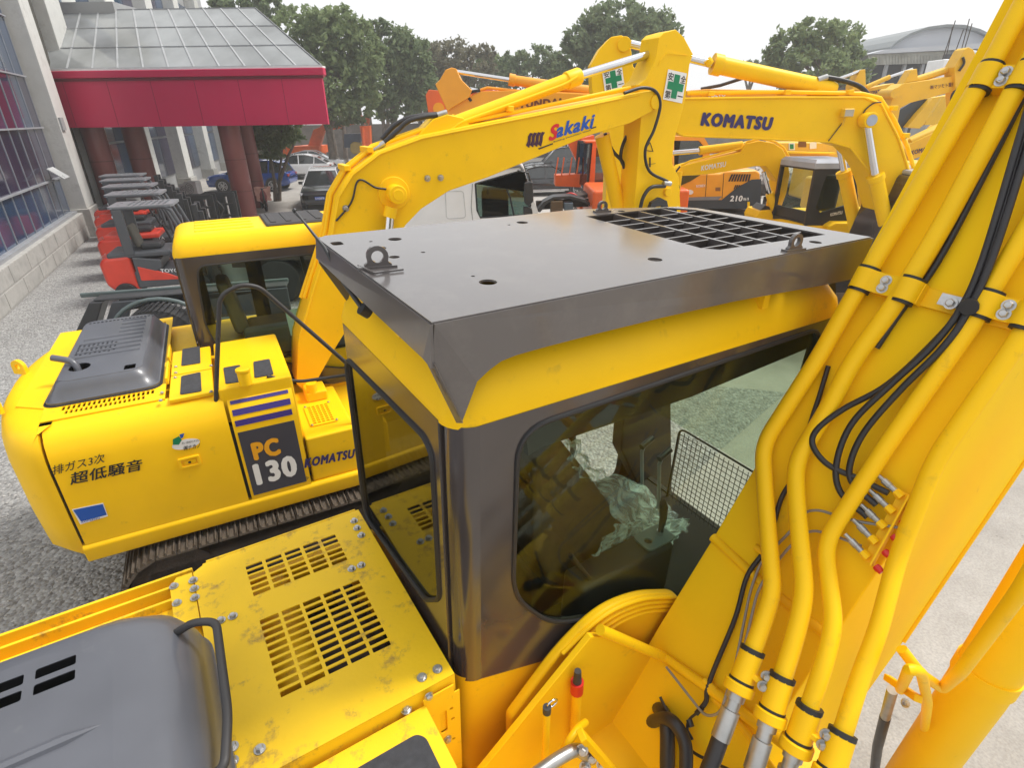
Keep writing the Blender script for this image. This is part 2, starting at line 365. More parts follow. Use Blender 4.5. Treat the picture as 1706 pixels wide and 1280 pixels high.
# loose stones: real pebbles over the gravel close to the camera
def pebbles(n, x0, x1, y0, y1, s0, s1, name):
    V = []; F = []; C = [np.array(v, float) for v in ((1, 0, 0), (-1, 0, 0), (0, 1, 0), (0, -1, 0), (0, 0, 1), (0, 0, -1))]
    FF = [(0, 2, 4), (2, 1, 4), (1, 3, 4), (3, 0, 4), (2, 0, 5), (1, 2, 5), (3, 1, 5), (0, 3, 5)]
    xs = rng.uniform(x0, x1, n); ys = rng.uniform(y0, y1, n); ss = rng.uniform(s0, s1, n)
    allv = np.empty((n, 6, 3)); base = np.array(C)
    for k in range(n):
        a = rng.uniform(0, 6.28); R = np.array([[math.cos(a), -math.sin(a), 0], [math.sin(a), math.cos(a), 0], [0, 0, 1]])
        v = base*rng.uniform(.6, 1.1, (6, 1))*[1, .8, .6]*ss[k]; allv[k] = v@R.T+[xs[k], ys[k], .008+ss[k]*.25]
    V = allv.reshape(-1, 3); F = (np.array(FF)[None]+6*np.arange(n)[:, None, None]).reshape(-1, 3)
    me = D.meshes.new(name); me.from_pydata(V.tolist(), [], F.tolist()); me.materials.append(PEB)
    o = D.objects.new(name, me); COL.objects.link(o); return tag(o, 'loose grey crushed stones scattered over the gravel bed', 'gravel', kind='stuff')
PEB = mat('loose_stone', (.36, .35, .34), .9, var=.5, vscale=30)
pebbles(9000, -11, -2.5, 3, 13, .010, .026, 'gravel')
# ================================================================ the near excavator
MA = cam_axes(27.45, -1.4, 56.9)
A = Fr(R=WA.T@MA, lc=(0, 0, 3.9))
ra = A.root('excavator', 'nearest yellow excavator with grey steel roof guard and four pipes up its boom', 'excavator', 'yellow excavators parked in the yard')
p = A.p
# --- deck panel with two louvre grilles
DZ = 1.85
def grille(x0, x1, y0, y1, nx, ny, gx, gy, sk=0):
    H = []; w = (x1-x0-(nx-1)*gx)/nx; h = (y1-y0-(ny-1)*gy)/ny
    for i in range(nx):
        for j in range(ny):
            a, b = x0+i*(w+gx), y0+j*(h+gy); H.append(rrect(a, a+w, b, b+h, min(w, h)*.12, 2))
    return H
slots = [rpoly([(a-.03, b-.014), (a+.03, b-.014), (a+.03, b+.014), (a-.03, b+.014)], .013) for a, b in ((-.02, 2.05), (.5, 1.98))]
deck = plate('deck_panel', [(-.2, 1.31), (.615, 1.31), (.615, 2.46), (-.14, 2.46), (-.2, 2.42)],
      grille(.012, .452, 1.565, 1.975, 5, 11, .014, .012)+grille(.016, .448, 2.125, 2.335, 5, 6, .016, .011), (0, 0, DZ), (1, 0, 0), (0, 1, 0), .006, YD, ra)
mesh('deck_flange', [(-.2, 1.308, DZ+.003), (.615, 1.308, DZ+.003), (.615, 1.300, DZ-.3), (-.2, 1.3, DZ-.3)], [(0, 3, 2, 1)], YD, ra)
b = MB(); b.bar((-.14, 2.468, DZ-.02), (.60, 2.468, DZ-.02), .012, .05); b.bar((-.16, 2.50, DZ-.045), (.6, 2.50, DZ-.045), .02, .014)
b.build('deck_edge_strip', YD, ra, bevel=.003)
for x, y in ((322, 968), (324, 982), (325, 997), (368, 1035), (388, 1028), (590, 869), (595, 881), (602, 893), (586, 949), (602, 943), (703, 1130), (729, 1116)):
    q = p(x, y, 'z', DZ+.003); bolt(q, (0, 0, 1), ra, 1.05)
# dark machinery seen through the grilles
mb = MB(); mb.box(.0, .5, 1.45, 2.4, 1.3, 1.34); mb.box(-.3, .62, 1.32, 2.42, 1.05, 1.09); mb.build('engine_bay_floor', DRK, ra)
cyl('fan_duct', (.1, 2.36, 1.6), (.1, 1.7, 1.62), .11, YD, ra); cyl('oil_pipe', (.4, 1.4, 1.55), (.42, 2.3, 1.6), .05, UND, ra)
box('engine_block', .15, .5, 1.5, 2.1, 1.34, 1.58, UND, ra, bevel=.02)
# --- rear deck beside the hood: rails and flanges
box('rail', -2.4, -.2, 2.44, 2.455, 1.74, 1.86, YD, ra, bevel=.004); box('rail', -2.4, -.3, 2.375, 2.39, 1.78, 1.85, YD, ra, bevel=.004)
box('rail', -2.4, -.28, 2.30, 2.315, 1.77, 1.845, YD, ra, bevel=.004)
box('deck_shelf', -2.4, -.2, 2.0, 2.45, 1.70, 1.735, YD, ra, bevel=.004)
plate('corner_plate', [(-.3, 2.1), (-.205, 2.1), (-.205, 2.43), (-.27, 2.43), (-.3, 2.38)], [], (0, 0, DZ-.003), (1, 0, 0), (0, 1, 0), .006, YD, ra)
for x, y in ((290, 978), (295, 1006)): bolt(p(x, y, 'z', DZ), (0, 0, 1), ra, 1.05)
box('rear_deck', -2.3, -.205, .3, 2.3, 1.66, 1.80, YD, ra, bevel=.01)
# --- grey hood, big rounded lid
hx0, hx1, hy0, hy1 = -2.0, -.17, .35, 2.02
rings = []
for z, i, r in ((1.83, 0, .14), (1.90, .0, .14), (1.905, .012, .14), (2.0, .03, .15), (2.09, .07, .17), (2.14, .13, .2), (2.165, .22, .22), (2.17, .34, .22)):
    rings.append([(x, y, z) for x, y in rrect(hx0+i, hx1-i*.8, hy0+i*.9, hy1-i*.36, r, 8)])
hood = loft('hood', rings, HOOD, ra, cap0=False, angle=60)
hood_slots = []
# slot frames cut as real openings in a raised panel
sl_ = []
for cx in (-.60, -.74, -.88, -1.02): 
    for cy in (1.825, 1.76): sl_.append(rrect(cx-.055, cx+.055, cy-.021, cy+.021, .006, 2))
# the hood top itself: replace cap by a plate with openings
bmf = hood.data
import bmesh
bb = bmesh.new(); bb.from_mesh(bmf); bb.faces.ensure_lookup_table()
top = max((f for f in bb.faces), key=lambda f: f.calc_center_median().z+f.calc_area()*10); bmesh.ops.delete(bb, geom=[top], context='FACES_ONLY'); bb.to_mesh(bmf); bb.free()
topo = [(q[0], q[1]) for q in rings[-1]]
plate('hood_top', topo, sl_, (0, 0, 2.168), (1, 0, 0), (0, 1, 0), .004, HOOD, ra)
box('hood_inside', -1.9, -.3, .5, 1.9, 1.84, 1.9, DRK, ra)
cyl('exhaust_pipe', (-1.0, 1.62, 2.02), (-.5, 1.6, 2.04), .04, YD, ra)
b = MB()
for yy in (1.52, 1.36): b.tube([(-1.95, yy, 2.168), (-.56, yy, 2.168), (-.47, yy, 2.166)], .016, 8, rs=[.02, .02, .004])
b.build('hood_rib', HOOD, ra, smooth=True)
loft('hood_seal', [[(x, y, z) for x, y in rrect(hx0-.01, hx1+.035, hy0-.01, hy1+.03, .15, 8)] for z in (1.815, 1.835)], TRIM, ra)
hp = [p(288, 1058, 'z', 2.10), p(305, 1045, 'z', 2.15), p(345, 1042, 'z', 2.17), p(352, 1075, 'z', 2.16), p(380, 1190, 'z', 2.14), p(372, 1265, 'z', 2.13), p(340, 1300, 'z', 2.1)]
tube('grab_handle', rnd([hp[0], (hp[1]+hp[2])/2+np.array([0, 0, .02]), hp[2]+np.array([.03, .0, 0]), hp[4], hp[5]+np.array([0, -.03, 0]), hp[6]], .05, 5), .0145, TRIM, ra)
# --- side box with anti-slip pad, right of the grille panel
pl = [(-.10, 1.298), (.50, 1.298), (.575, 1.02), (.58, .55), (-.3, .55), (-.3, 1.2)]
box('step_box', -.25, .47, .5, 1.285, 1.2, 1.79, Y, ra, bevel=.012)
plate('step_plate', rpoly([(-.25, 1.285), (.475, 1.285), (.475, .5), (-.25, .5)], .01), [], (0, 0, 1.795), (1, 0, 0), (0, 1, 0), .008, YD, ra)
padp = [p(x, y, 'z', 1.803) for x, y in ((560, 1262), (668, 1208), (690, 1215), (722, 1330), (560, 1330))]
plate('anti_slip_pad', rpoly([(-.15, 1.20), (.40, 1.20), (.425, 1.17), (.425, .62), (-.15, .62)], .03), [], (0, 0, 1.802), (1, 0, 0), (0, 1, 0), .003, PAD, ra)
for x, y in ((677, 1184),): bolt(p(x, y, 'z', 1.80), (0, 0, 1), ra, 1.1)
for x, y in ((433, 1250), (388, 1246), (388, 1270)): bolt(p(x, y, 'z', DZ+.003), (0, 0, 1), ra, 1.05)
# bracket plate between deck and cab base
plate('bracket_plate', [(0, 0), (.135, 0), (.135, .55), (.11, .55), (.11, .60), (-.02, .60)], [circ(.095, .46, .009), circ(.1, .39, .009), rrect(.045, .075, .33, .47, .01), circ(.1, .25, .008)], (.49, 1.292, 1.22), (1, 0, 0), (0, 0, 1), .006, YD, ra)
for x, y in ((714, 1160), (745, 1232)): bolt(p(x, y, 'y', 1.288), (0, -1, 0), ra, 1.0)
# --- cab -------------------------------------------------------------
CX0, CX1, CY0, CY1, CZ0, CZ1 = .655, 2.78, 1.33, 2.48, 1.30, 2.965
r = .085
sw = rpoly([(.885, 2.90), (2.66, 2.93), (2.60, 1.20), (1.95, 1.42), (1.09, 1.83), (.885, 2.12)], .13, 6)
side_out = [(CX0+r, 1.72), (1.45, 1.46), (1.95, 1.2), (2.05, 1.05), (CX1-.04, 1.0), (CX1, CZ1), (CX0+r, CZ1)]
plate('cab_side_frame', side_out, [sw], (0, CY0, 0), (1, 0, 0), (0, 0, 1), .03, PIL, ra)
# rounded rear corner pillars
for nm, cy, sg in (('corner_pillar', CY0, 1), ('corner_pillar', CY1, -1)):
    pts = []
    for k in range(9):
        a = R_(90*k/8); pts.append((CX0+r-r*math.sin(a), cy+sg*(r-r*math.cos(a))-sg*.015))
    zb = 1.72 if sg == 1 else 1.72
    V = [(x, y, zb+(.04*(1-k/8) if 0 else 0)) for k, (x, y) in enumerate(pts)]+[(x, y, CZ1) for x, y in pts]
    n = len(pts); fixn(mesh(nm, V, [(i, i+1, i+1+n, i+n) for i in range(n-1)], PIL, ra, smooth=True))
rw = rpoly([(1.47, 2.80), (1.47, 2.10), (1.62, 1.95), (2.38, 1.83), (2.42, 1.90), (2.42, 2.74), (2.38, 2.79), (1.53, 2.84)], .05, 5)
plate('cab_rear_frame', [(CY0+r, 1.72), (CY1-r, 1.72), (CY1-r, CZ1), (CY0+r, CZ1)], [rw], (CX0-.0+.0, 0, 0), (0, 1, 0), (0, 0, 1), .03, PIL, ra)
g = rw+[rw[0]]
tube('rear_window_seal', [(CX0-.016, y, z) for y, z in g], .011, RUB, ra, n=8)
plate('rear_window', rw, [], (CX0-.006, 0, 0), (0, 1, 0), (0, 0, 1), .004, GLD, ra)
tube('side_window_seal', [(x, CY0-.016, z) for x, z in sw+[sw[0]]], .010, RUB, ra, n=8)
plate('side_window', sw, [], (0, CY0-.004, 0), (1, 0, 0), (0, 0, 1), .004, GLS, ra)
# yellow drip rail and domed roof
rings = []
for z, i, rr in ((2.955, -.012, .1), (2.985, -.014, .1), (3.05, .0, .11), (3.12, .04, .14), (3.17, .10, .17), (3.195, .19, .2), (3.20, .3, .2)):
    rings.append([(x, y, z+(.0)) for x, y in rrect(CX0+i, CX1+.04-i, CY0+i, CY1-i, rr, 7)])
loft('cab_roof', rings, Y, ra, angle=60)
box('roof_gutter', CX0+.1, CX1, CY0-.014, CY0+.01, 2.945, 2.958, BLK, ra)
# cab lower body, bulging yellow skirt
rings = []
for z, i in ((0., .0), (.6, -.0), (.85, -.005), (1., -.008)):
    rings.append([(x, y, .95+(np.interp(x, [.7, 1.45, 1.95, 2.8], [1.74, 1.475, 1.20, 1.02])-.95)*z) for x, y in rrect(CX0+i-.0, CX1, CY0+i, CY1-.02, .085, 7)])
loft('cab_base', rings, Y, ra, cap1=False, angle=60)
# floor, ceiling and far side
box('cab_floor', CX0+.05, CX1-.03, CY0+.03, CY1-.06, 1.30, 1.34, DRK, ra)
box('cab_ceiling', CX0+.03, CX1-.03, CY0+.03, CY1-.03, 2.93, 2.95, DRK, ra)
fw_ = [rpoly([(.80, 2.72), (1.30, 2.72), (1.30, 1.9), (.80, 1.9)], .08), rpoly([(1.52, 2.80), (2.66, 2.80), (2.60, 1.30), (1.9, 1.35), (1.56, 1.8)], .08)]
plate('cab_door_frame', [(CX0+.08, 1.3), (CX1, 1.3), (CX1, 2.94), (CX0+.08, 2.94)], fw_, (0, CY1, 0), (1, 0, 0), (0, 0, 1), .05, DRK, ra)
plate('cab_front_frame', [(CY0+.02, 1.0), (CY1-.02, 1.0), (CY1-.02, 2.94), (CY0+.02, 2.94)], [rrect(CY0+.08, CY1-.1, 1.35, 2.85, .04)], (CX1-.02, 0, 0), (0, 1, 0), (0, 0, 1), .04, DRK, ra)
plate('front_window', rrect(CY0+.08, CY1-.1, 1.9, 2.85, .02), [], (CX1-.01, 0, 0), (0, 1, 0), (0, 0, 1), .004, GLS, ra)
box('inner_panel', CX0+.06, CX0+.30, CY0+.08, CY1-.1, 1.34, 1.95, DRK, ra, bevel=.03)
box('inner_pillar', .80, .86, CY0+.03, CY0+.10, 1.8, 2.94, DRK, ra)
tube('inner_rail', [p(950, 925, 'y', 1.45), p(1010, 1000, 'y', 1.45), p(1030, 1020, 'y', 1.45)], .012, TRIM, ra)
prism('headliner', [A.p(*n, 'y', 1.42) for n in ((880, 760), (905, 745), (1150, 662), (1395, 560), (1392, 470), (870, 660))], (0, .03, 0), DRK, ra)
# seat under clear plastic
SEAT = mat('brown_seat_fabric', (.12, .075, .035), .9, var=.25, vscale=12, bump=.2)
PLS = D.materials.new('clear_plastic_wrap'); PLS.use_nodes = True; nt = PLS.node_tree
bs = nt.nodes['Principled BSDF']; bs.inputs['Base Color'].default_value = (.66, .80, .77, 1); bs.inputs['Roughness'].default_value = .22
nz = N(nt, 'ShaderNodeTexNoise'); nz.inputs['Scale'].default_value = 5; nz.inputs['Detail'].default_value = 5; nz.inputs['Distortion'].default_value = 2.0
cr = N(nt, 'ShaderNodeMapRange'); cr.inputs[1].default_value = .40; cr.inputs[2].default_value = .66; cr.inputs[3].default_value = .22; cr.inputs[4].default_value = .75
bp = N(nt, 'ShaderNodeBump'); bp.inputs['Strength'].default_value = .5; bp.inputs['Distance'].default_value = .04
nt.links.new(nz.outputs[0], cr.inputs[0]); nt.links.new(cr.outputs[0], bs.inputs['Alpha']); nt.links.new(nz.outputs[0], bp.inputs['Height']); nt.links.new(bp.outputs[0], bs.inputs['Normal'])
prism('seat_backrest', [A.p(*n, 'y', 1.62) for n in ((893, 770), (938, 735), (990, 800), (1030, 858), (1034, 890), (1000, 925), (985, 990), (925, 985), (893, 930))], (0, .46, 0), SEAT, ra, bevel=.04, seg=3)
prism('seat_cushion', [(x, 1.62, z) for x, z in rpoly([(1.30, 1.62), (1.86, 1.66), (1.90, 1.80), (1.80, 1.83), (1.30, 1.78)], .05)], (0, .50, 0), SEAT, ra, bevel=.03)
box('seat_base', 1.28, 1.7, 1.7, 2.1, 1.34, 1.62, TRIM, ra, bevel=.03)
def crumple(name, pts, nu, nv, amp, parent, m_):
    P = np.array(pts, float); V = []; F = []
    W8 = [(rng.normal(0, 9), rng.normal(0, 9), rng.uniform(0, 6.28), rng.normal(0, 1, 3)) for _ in range(9)]
    nu *= 2; nv *= 2
    for i in range(nu+1):
        for j in range(nv+1):
            u_, v_ = i/nu, j/nv; q = (P[0]*(1-u_)*(1-v_)+P[1]*u_*(1-v_)+P[2]*u_*v_+P[3]*(1-u_)*v_)
            q = q+np.array([0, 0, math.sin(math.pi*v_)*.03])+rng.normal(0, amp*.12, 3)+sum(amp*.55*(1-abs(math.sin(a*u_+b*v_+c)))*d for a, b, c, d in W8); V.append(q)
    for i in range(nu):
        for j in range(nv): a = i*(nv+1)+j; F.append((a, a+1, a+nv+2, a+nv+1))
    return mesh(name, V, F, m_, parent, smooth=True, angle=180)
def drape(name, up, lo, yu, yl, parent, m_, amp=.013, n=60, k=34):
    U = curve_pts([A.p(x, y, 'y', v) for (x, y), v in zip(up, yu)], 12); L_ = curve_pts([A.p(x, y, 'y', v) for (x, y), v in zip(lo, yl)], 12)
    V = []; F = []
    W8 = [(rng.uniform(8, 30), rng.normal(0, 6), rng.uniform(0, 6.28), rng.normal(0, 1, 3)) for _ in range(10)]
    for a in range(n+1):
        ta = a/n*(len(U)-1.001); i0 = int(ta); f = ta-i0; u_ = U[i0]*(1-f)+U[i0+1]*f; tb_ = a/n*(len(L_)-1.001); i1 = int(tb_); f1 = tb_-i1; l_ = L_[i1]*(1-f1)+L_[i1+1]*f1
        for b in range(k+1):
            t = b/k; q = u_*(1-t)+l_*t+np.array([0, 0, math.sin(math.pi*t)*.04]); q = q+sum(amp*.32*(1-2*abs(math.sin(p1_*a/n+p2_*t+p3_)))*dd for p1_, p2_, p3_, dd in W8); V.append(q)
    for a in range(n):
        for b in range(k): c_ = a*(k+1)+b; F.append((c_, c_+1, c_+k+2, c_+k+1))
    return mesh(name, V, F, m_, parent, smooth=True, angle=180)
drape('plastic_cover', [(935, 728), (965, 745), (995, 785), (1060, 802), (1112, 842), (1140, 868)], [(940, 760), (962, 785), (990, 812), (1040, 880), (1060, 905), (1100, 915)], [1.75, 1.85, 1.95, 2.0, 1.95, 1.9], [1.62, 1.60, 1.60, 1.60, 1.60, 1.62], ra, PLS)
drape('plastic_cover', [(1040, 870), (1080, 872), (1140, 862), (1145, 885)], [(985, 928), (1010, 936), (1070, 925), (1120, 908)], [1.62, 1.62, 1.7, 1.7], [1.56, 1.56, 1.56, 1.58], ra, PLS, amp=.013)
prism('inner_door_pillar', [A.p(*n, 'y', 2.30) for n in ((1040, 692), (1118, 668), (1120, 835), (1098, 850), (1062, 806), (1035, 750))], (0, .1, 0), mat('brown_trim', (.035, .025, .014), .6), ra, bevel=.01)
box('control_console', 1.35, 1.98, 1.40, 1.57, 1.45, 1.80, TRIM, ra, bevel=.03)
plate('switch_panel', rrect(1.80, 2.0, 1.42, 1.55, .03), [circ(1.85, 1.48, .022)], (0, 0, 1.808), (1, 0, 0), (0, 1, 0), .012, mat('grey_panel', (.16, .2, .19), .35), ra)
cyl('throttle_dial', (1.94, 1.485, 1.81), (1.94, 1.485, 1.84), .018, CHR, ra)
for yy in (1.50, 2.28):
    jb = MB()
    for k in range(7): jb.tube([(1.96, yy, 1.66+k*.022), (1.96, yy, 1.67+k*.022), (1.96, yy, 1.68+k*.022)], .05, 14, rs=[.055-.004*k, .062-.005*k, .05-.004*k])
    o = jb.build('joystick', BLK, ra, smooth=True)
    tube('joystick_grip', [(1.96, yy, 1.8), (1.965, yy, 1.9), (1.95, yy, 1.99), (1.94, yy, 2.02)], .02, BLK, o, rs=[.012, .02, .024, .018])
for yy, xx in ((1.85, 2.34), (2.0, 2.34)):
    tube('travel_lever', [(xx, yy, 1.34), (xx+.01, yy, 1.6), (xx-.05, yy, 1.92), (xx-.03, yy, 1.98)], .012, mat('grey_lever', (.32, .33, .34), .4), ra)
    tube('lever_grip', [(xx-.06, yy, 1.96), (xx+.04, yy+.01, 1.99)], .02, BLK, ra)
tube('seat_belt_arm', [(1.25, 2.2, 1.8), (1.45, 2.3, 1.95), (1.62, 2.3, 2.08)], .025, BLK, ra, rs=[.04, .025, .02])
tube('door_stay', rnd([(1.62, 2.40, 2.55), (1.62, 2.42, 1.70), (1.95, 2.40, 1.36)], .15), .016, mat('grey_tube', (.28, .29, .27), .35), ra)
ms = MB()
for k in range(19): yy = 1.42+k*.036; ms.bar((2.72, yy, 1.3), (2.72, yy, 1.9), .0035)
for k in range(16): zz = 1.32+k*.037; ms.bar((2.72, 1.40, zz), (2.72, 2.07, zz), .0035)
ms.build('window_mesh_guard', TRIM, ra)
tube('mesh_frame', rnd([(2.72, 1.40, 1.30), (2.72, 1.40, 1.92), (2.72, 2.08, 1.92), (2.72, 2.08, 1.30)], .06), .007, TRIM, ra)
# --- roof guard ------------------------------------------------------
GZ = 3.35
go = [(.58, 1.29), (.58, 2.38), (.62, 2.42), (1.98, 2.44), (2.56, 2.25), (2.63, 2.17), (2.79, 1.29)]
def gp(x, y): q = p(x, y, 'z', GZ); return (q[0], q[1])
holes = []
for x, y, rr in ((813, 472, .030), (1091, 434, .028), (658, 400, .028), (633, 415, .025), (657, 430, .02), (870, 372, .028), (1358, 405, .026), (705, 422, .009), (618, 404, .008), (848, 376, .008), (788, 462, .007), (1035, 353, .02)):
    q = gp(x, y); holes.append(circ(q[0], q[1], rr, 20))
q = gp(545, 409); holes.append(rrect(.60, .645, q[1]-.03, q[1]+.03, .015))
gh = [gp(967, 362), gp(1143, 351), gp(1387, 394), gp(1200, 417)]
gx0, gx1, gy0, gy1 = 1.90, 2.60, 1.46, 2.26
holes.append([(gx0, gy0+.05), (gx0+.05, gy0), (gx1+.04, gy0-.04), (gx1+.04, gy0+.03), (gx1-.02, gy1-.12), (gx1-.12, gy1), (gx0, gy1)])
plate('roof_guard_plate', go, holes, (0, 0, GZ), (1, 0, 0), (0, 1, 0), .008, GRD, ra)
fins = MB()
for k in range(1, 8):
    yy = gy0+(gy1-gy0)*k/8.; fins.obox(((gx0+gx1)/2, yy-.016, GZ-.038), (1, 0, 0), (0, .93, .37), (0, -.37, .93), gx1-gx0+.04, .006, .075)
for k in range(1, 4):
    xx = gx0+(gx1-gx0)*k/4.+.02; fins.box(xx-.008, xx+.008, gy0-.02, gy1, GZ-.075, GZ+.001)
fins.build('guard_louvre', GRD, ra)
box('guard_louvre_tray', gx0-.02, gx1+.04, gy0-.05, gy1+.02, GZ-.13, GZ-.122, GRD, ra)
# skirts of the guard
kx = CY0-.05
side_sk = [(.58, GZ), (2.79, GZ), (2.79, 3.16), (2.05, 3.155), (1.15, 3.15), (.86, 3.10), (.67, 2.99), (.58, 3.13)]
prism('guard_skirt', [(.585, 1.283, GZ-.001), (2.79, 1.283, GZ-.001), *[tuple(A.p(*n_, 'y', 1.274)) for n_ in ((1438, 462), (1356, 478), (1224, 502), (1100, 530), (994, 556), (902, 580), (860, 592), (835, 602), (815, 617), (795, 636))], (.66, 1.283, 3.02), (.575, 1.29, 3.23)], (0, .008, 0), GRD, ra)
prism('guard_skirt', [(.575, 1.287, GZ-.002), (.575, 2.40, GZ-.002), (.565, 2.40, 3.27), (.565, 1.33, 3.235), (.57, 1.287, 3.22)], (.008, 0, 0), GRD, ra)
prism('guard_skirt', [(.577, 1.278, 3.235), (.577, 1.36, 3.235), (.655, 1.31, 3.005), (.66, 1.278, 3.02)], (.004, .004, 0), GRD, ra)
prism('guard_skirt', [(.58, 2.42, GZ-.002), (1.98, 2.44, GZ-.002), (1.98, 2.44, 3.22), (.75, 2.42, 3.22), (.68, 2.42, 3.05), (.58, 2.42, 3.24)], (0, .008, 0), GRD, ra)
prism('guard_skirt', [(1.98, 2.444, GZ-.002), (2.56, 2.254, GZ-.002), (2.56, 2.25, 3.22), (1.98, 2.44, 3.22)], (.004, .007, 0), GRD, ra)
prism('guard_skirt', [(2.64, 2.17, GZ-.002), (2.80, 1.283, GZ-.002), (2.78, 1.28, 3.17), (2.62, 2.17, 3.19)], (-.008, 0, 0), GRD, ra)
box('guard_foot', 2.15, 2.19, 1.34, 1.40, 3.10, 3.17, Y, ra); box('guard_foot', 1.3, 1.4, 1.75, 1.85, 3.18, 3.34, GRD, ra); box('guard_foot', 2.4, 2.46, 1.4, 1.46, 3.12, 3.34, GRD, ra)
box('guard_foot', 1.0, 1.1, 2.2, 2.26, 3.12, 3.34, GRD, ra)
def eye(px_, py_, R=.045, tilt=0, nm='lifting_eye', base=.09):
    q = p(px_, py_, 'z', GZ+.004); pts = []
    O = q; u_ = np.array([math.cos(tilt), math.sin(tilt), 0])
    out = [(-R*1.25, 0), (-R*1.25, .012), (-R*.95, .02)]+[(R*math.cos(R_(a)), R*1.05+R*math.sin(R_(a))) for a in range(200, -21, -20)]+[(R*.95, .02), (R*1.25, .012), (R*1.25, 0)]
    e = plate(nm, out, [circ(0, R*1.05, R*.55, 16)], O, u_, (0, 0, 1), .016, GRD, ra)
    w = MB().obox(O+np.array([0, 0, .004]), u_, (-u_[1], u_[0], 0), (0, 0, 1), R*3.4, .03, .008).build('eye_foot', GRD, e)
    return e
eye(630, 446, .038, R_(-12)); eye(1322, 417, .034, R_(-5)); eye(1003, 353, .028, R_(-10))
MB().bar(p(597, 442, 'z', GZ+.01), p(624, 455, 'z', GZ+.01), .006).bar(p(624, 455, 'z', GZ+.01), p(672, 449, 'z', GZ+.01), .006).build('eye_base_rail', GRD, ra)
# rear lamp, antenna
a0 = p(606, 517, 'x', .62); a1 = p(572, 470, 'x', .60)
tube('antenna_stem', [a0, a1], .01, BLK, ra); cyl('antenna_base', a0+np.array([.02, 0, -.015]), a0+np.array([-.01, 0, .01]), .024, BLK, ra)
t1 = p(540, 412, 'x', .56); t2 = p(492, 352, 'x', .50)
tube('antenna_whip', [a1, t1, t2], .006, BLK, ra, rs=[.009, .007, .004]); cyl('antenna_tip', t2, t2+(t2-t1)*.05, .008, BLK, ra)
tube('roof_hook', [p(666, 546, 'x', .65), p(664, 553, 'x', .62), p(670, 560, 'x', .62)], .012, Y, ra)

# --- boom ------------------------------------------------------------
PROF = [(1.38, 1.0), (1.5, 1.2), (1.7, 1.56), (1.97, 1.99), (2.19, 2.37), (2.44, 2.97), (2.59, 3.3), (2.72, 3.57), (2.99, 4.15), (3.25, 4.75), (3.7, 5.35), (4.4, 5.8), (5.6, 6.2)]
BY0, BY1 = .57, 1.2
def on(x, y, off=0.):
    best = None
    for Yv in np.linspace(.2, 1.35, 461):
        q = A.p(x, y, 'y', Yv); xp = np.interp(q[2], [a[1] for a in PROF], [a[0] for a in PROF])-off
        if best is None or abs(q[0]-xp) < best[0]: best = (abs(q[0]-xp), q)
    return best[1]
FRONT = [(5.7, 5.7), (4.8, 5.1), (4.2, 4.0), (4.0, 3.1), (3.58, 2.25), (3.3, 1.75), (3.02, 1.22), (2.75, .85), (2.2, .65), (1.6, .72)]
bp_ = [(x, BY0, z) for x, z in PROF+FRONT]
boom = prism('boom', bp_, (0, BY1-BY0, 0), YB, ra, bevel=.008)
wl_ = MB()
wl_.tube([(x, BY0-.004, z) for x, z in [(4.0-.02, 3.1), (3.56, 2.27), (3.28, 1.77), (3.0, 1.25)]], .012, 8)
wl_.build('weld_bead', Y, boom, smooth=True)
# cross seam where the foot section meets the boom
s0, s1 = on(1185, 903, .0), on(1375, 1063, .0)
tube('cross_seam', [(1.975, BY1+.002, 2.0), (1.955, .9, 1.975), (1.95, BY0-.002, 1.965)], .022, Y, boom)
# cast foot / mounting lugs
FX = [A.p(*n, 'y', 1.235) for n in ((850, 1200), (932, 1088), (1003, 1018), (1068, 992), (1128, 990), (1137, 1008), (1095, 1072), (1150, 1180), (1120, 1290), (850, 1290))]
fc = np.mean(FX, 0)
lug = prism('foot_lug', rnd([FX[0]]+FX[1:8]+[FX[8]], .12, 5)+[FX[9]], (0, .05, 0), Y, ra, bevel=.018, seg=4)
for k in range(4):
    s_ = .97-.055*k; tube('cast_ridge', rnd([fc+(q-fc)*s_+np.array([.012*k, -.003, -.006*k]) for q in FX[1:7]], .12, 5), .012, Y, lug)
# machine frame under the boom foot
prism('frame_side', [A.p(*n, 'y', 1.155) for n in ((985, 1062), (1040, 1062), (1108, 1098), (1330, 1262), (1330, 1420), (800, 1420), (800, 1290))], (0, .03, 0), Y, ra, bevel=.004)
tube('frame_rail', [A.p(1000, 1050, 'y', 1.15), on(1105, 1095, .03), on(1215, 1172, .05), on(1335, 1262, .07)], .024, Y, ra); tube('bracket_edge', [on(1185, 1160, .02), on(1240, 1215, .03), on(1300, 1300, .05)], .016, Y, ra)
box('revolving_frame', -2.0, 2.3, .1, 2.4, .85, 1.0, YD, ra, bevel=.02)
box('frame_floor', .5, 1.8, .45, 1.35, .98, 1.06, Y, ra, bevel=.01)
# --- four pipes up the boom with clamps
def path(pts, off): return [on(x, y, o if o is not None else off) for x, y, o in pts]
PR = .034
P1 = [(1712, -20, None), (1650, 110, None), (1500, 365, None), (1421, 495, None), (1364, 596, None), (1270, 742, None), (1277, 852, .10), (1288, 985, .18), (1272, 1035, .20), (1250, 1095, .22)]
P2 = [(1790, -20, None), (1712, 110, None), (1565, 385, None), (1490, 508, None), (1424, 596, None), (1377, 686, None), (1325, 770, None), (1327, 839, .10), (1341, 990, .18), (1325, 1060, .20), (1300, 1140, .22)]
P3 = [(1800, 230, None), (1706, 392, None), (1640, 500, None), (1621, 537, None), (1476, 744, None), (1420, 832, None), (1373, 905, .08), (1390, 1040, .17), (1372, 1110, .2), (1345, 1190, .2)]
P4 = [(1850, 330, None), (1755, 475, None), (1696, 570, None), (1559, 765, None), (1495, 930, .05), (1463, 1053, .1), (1432, 1132, .14), (1400, 1235, .18)]
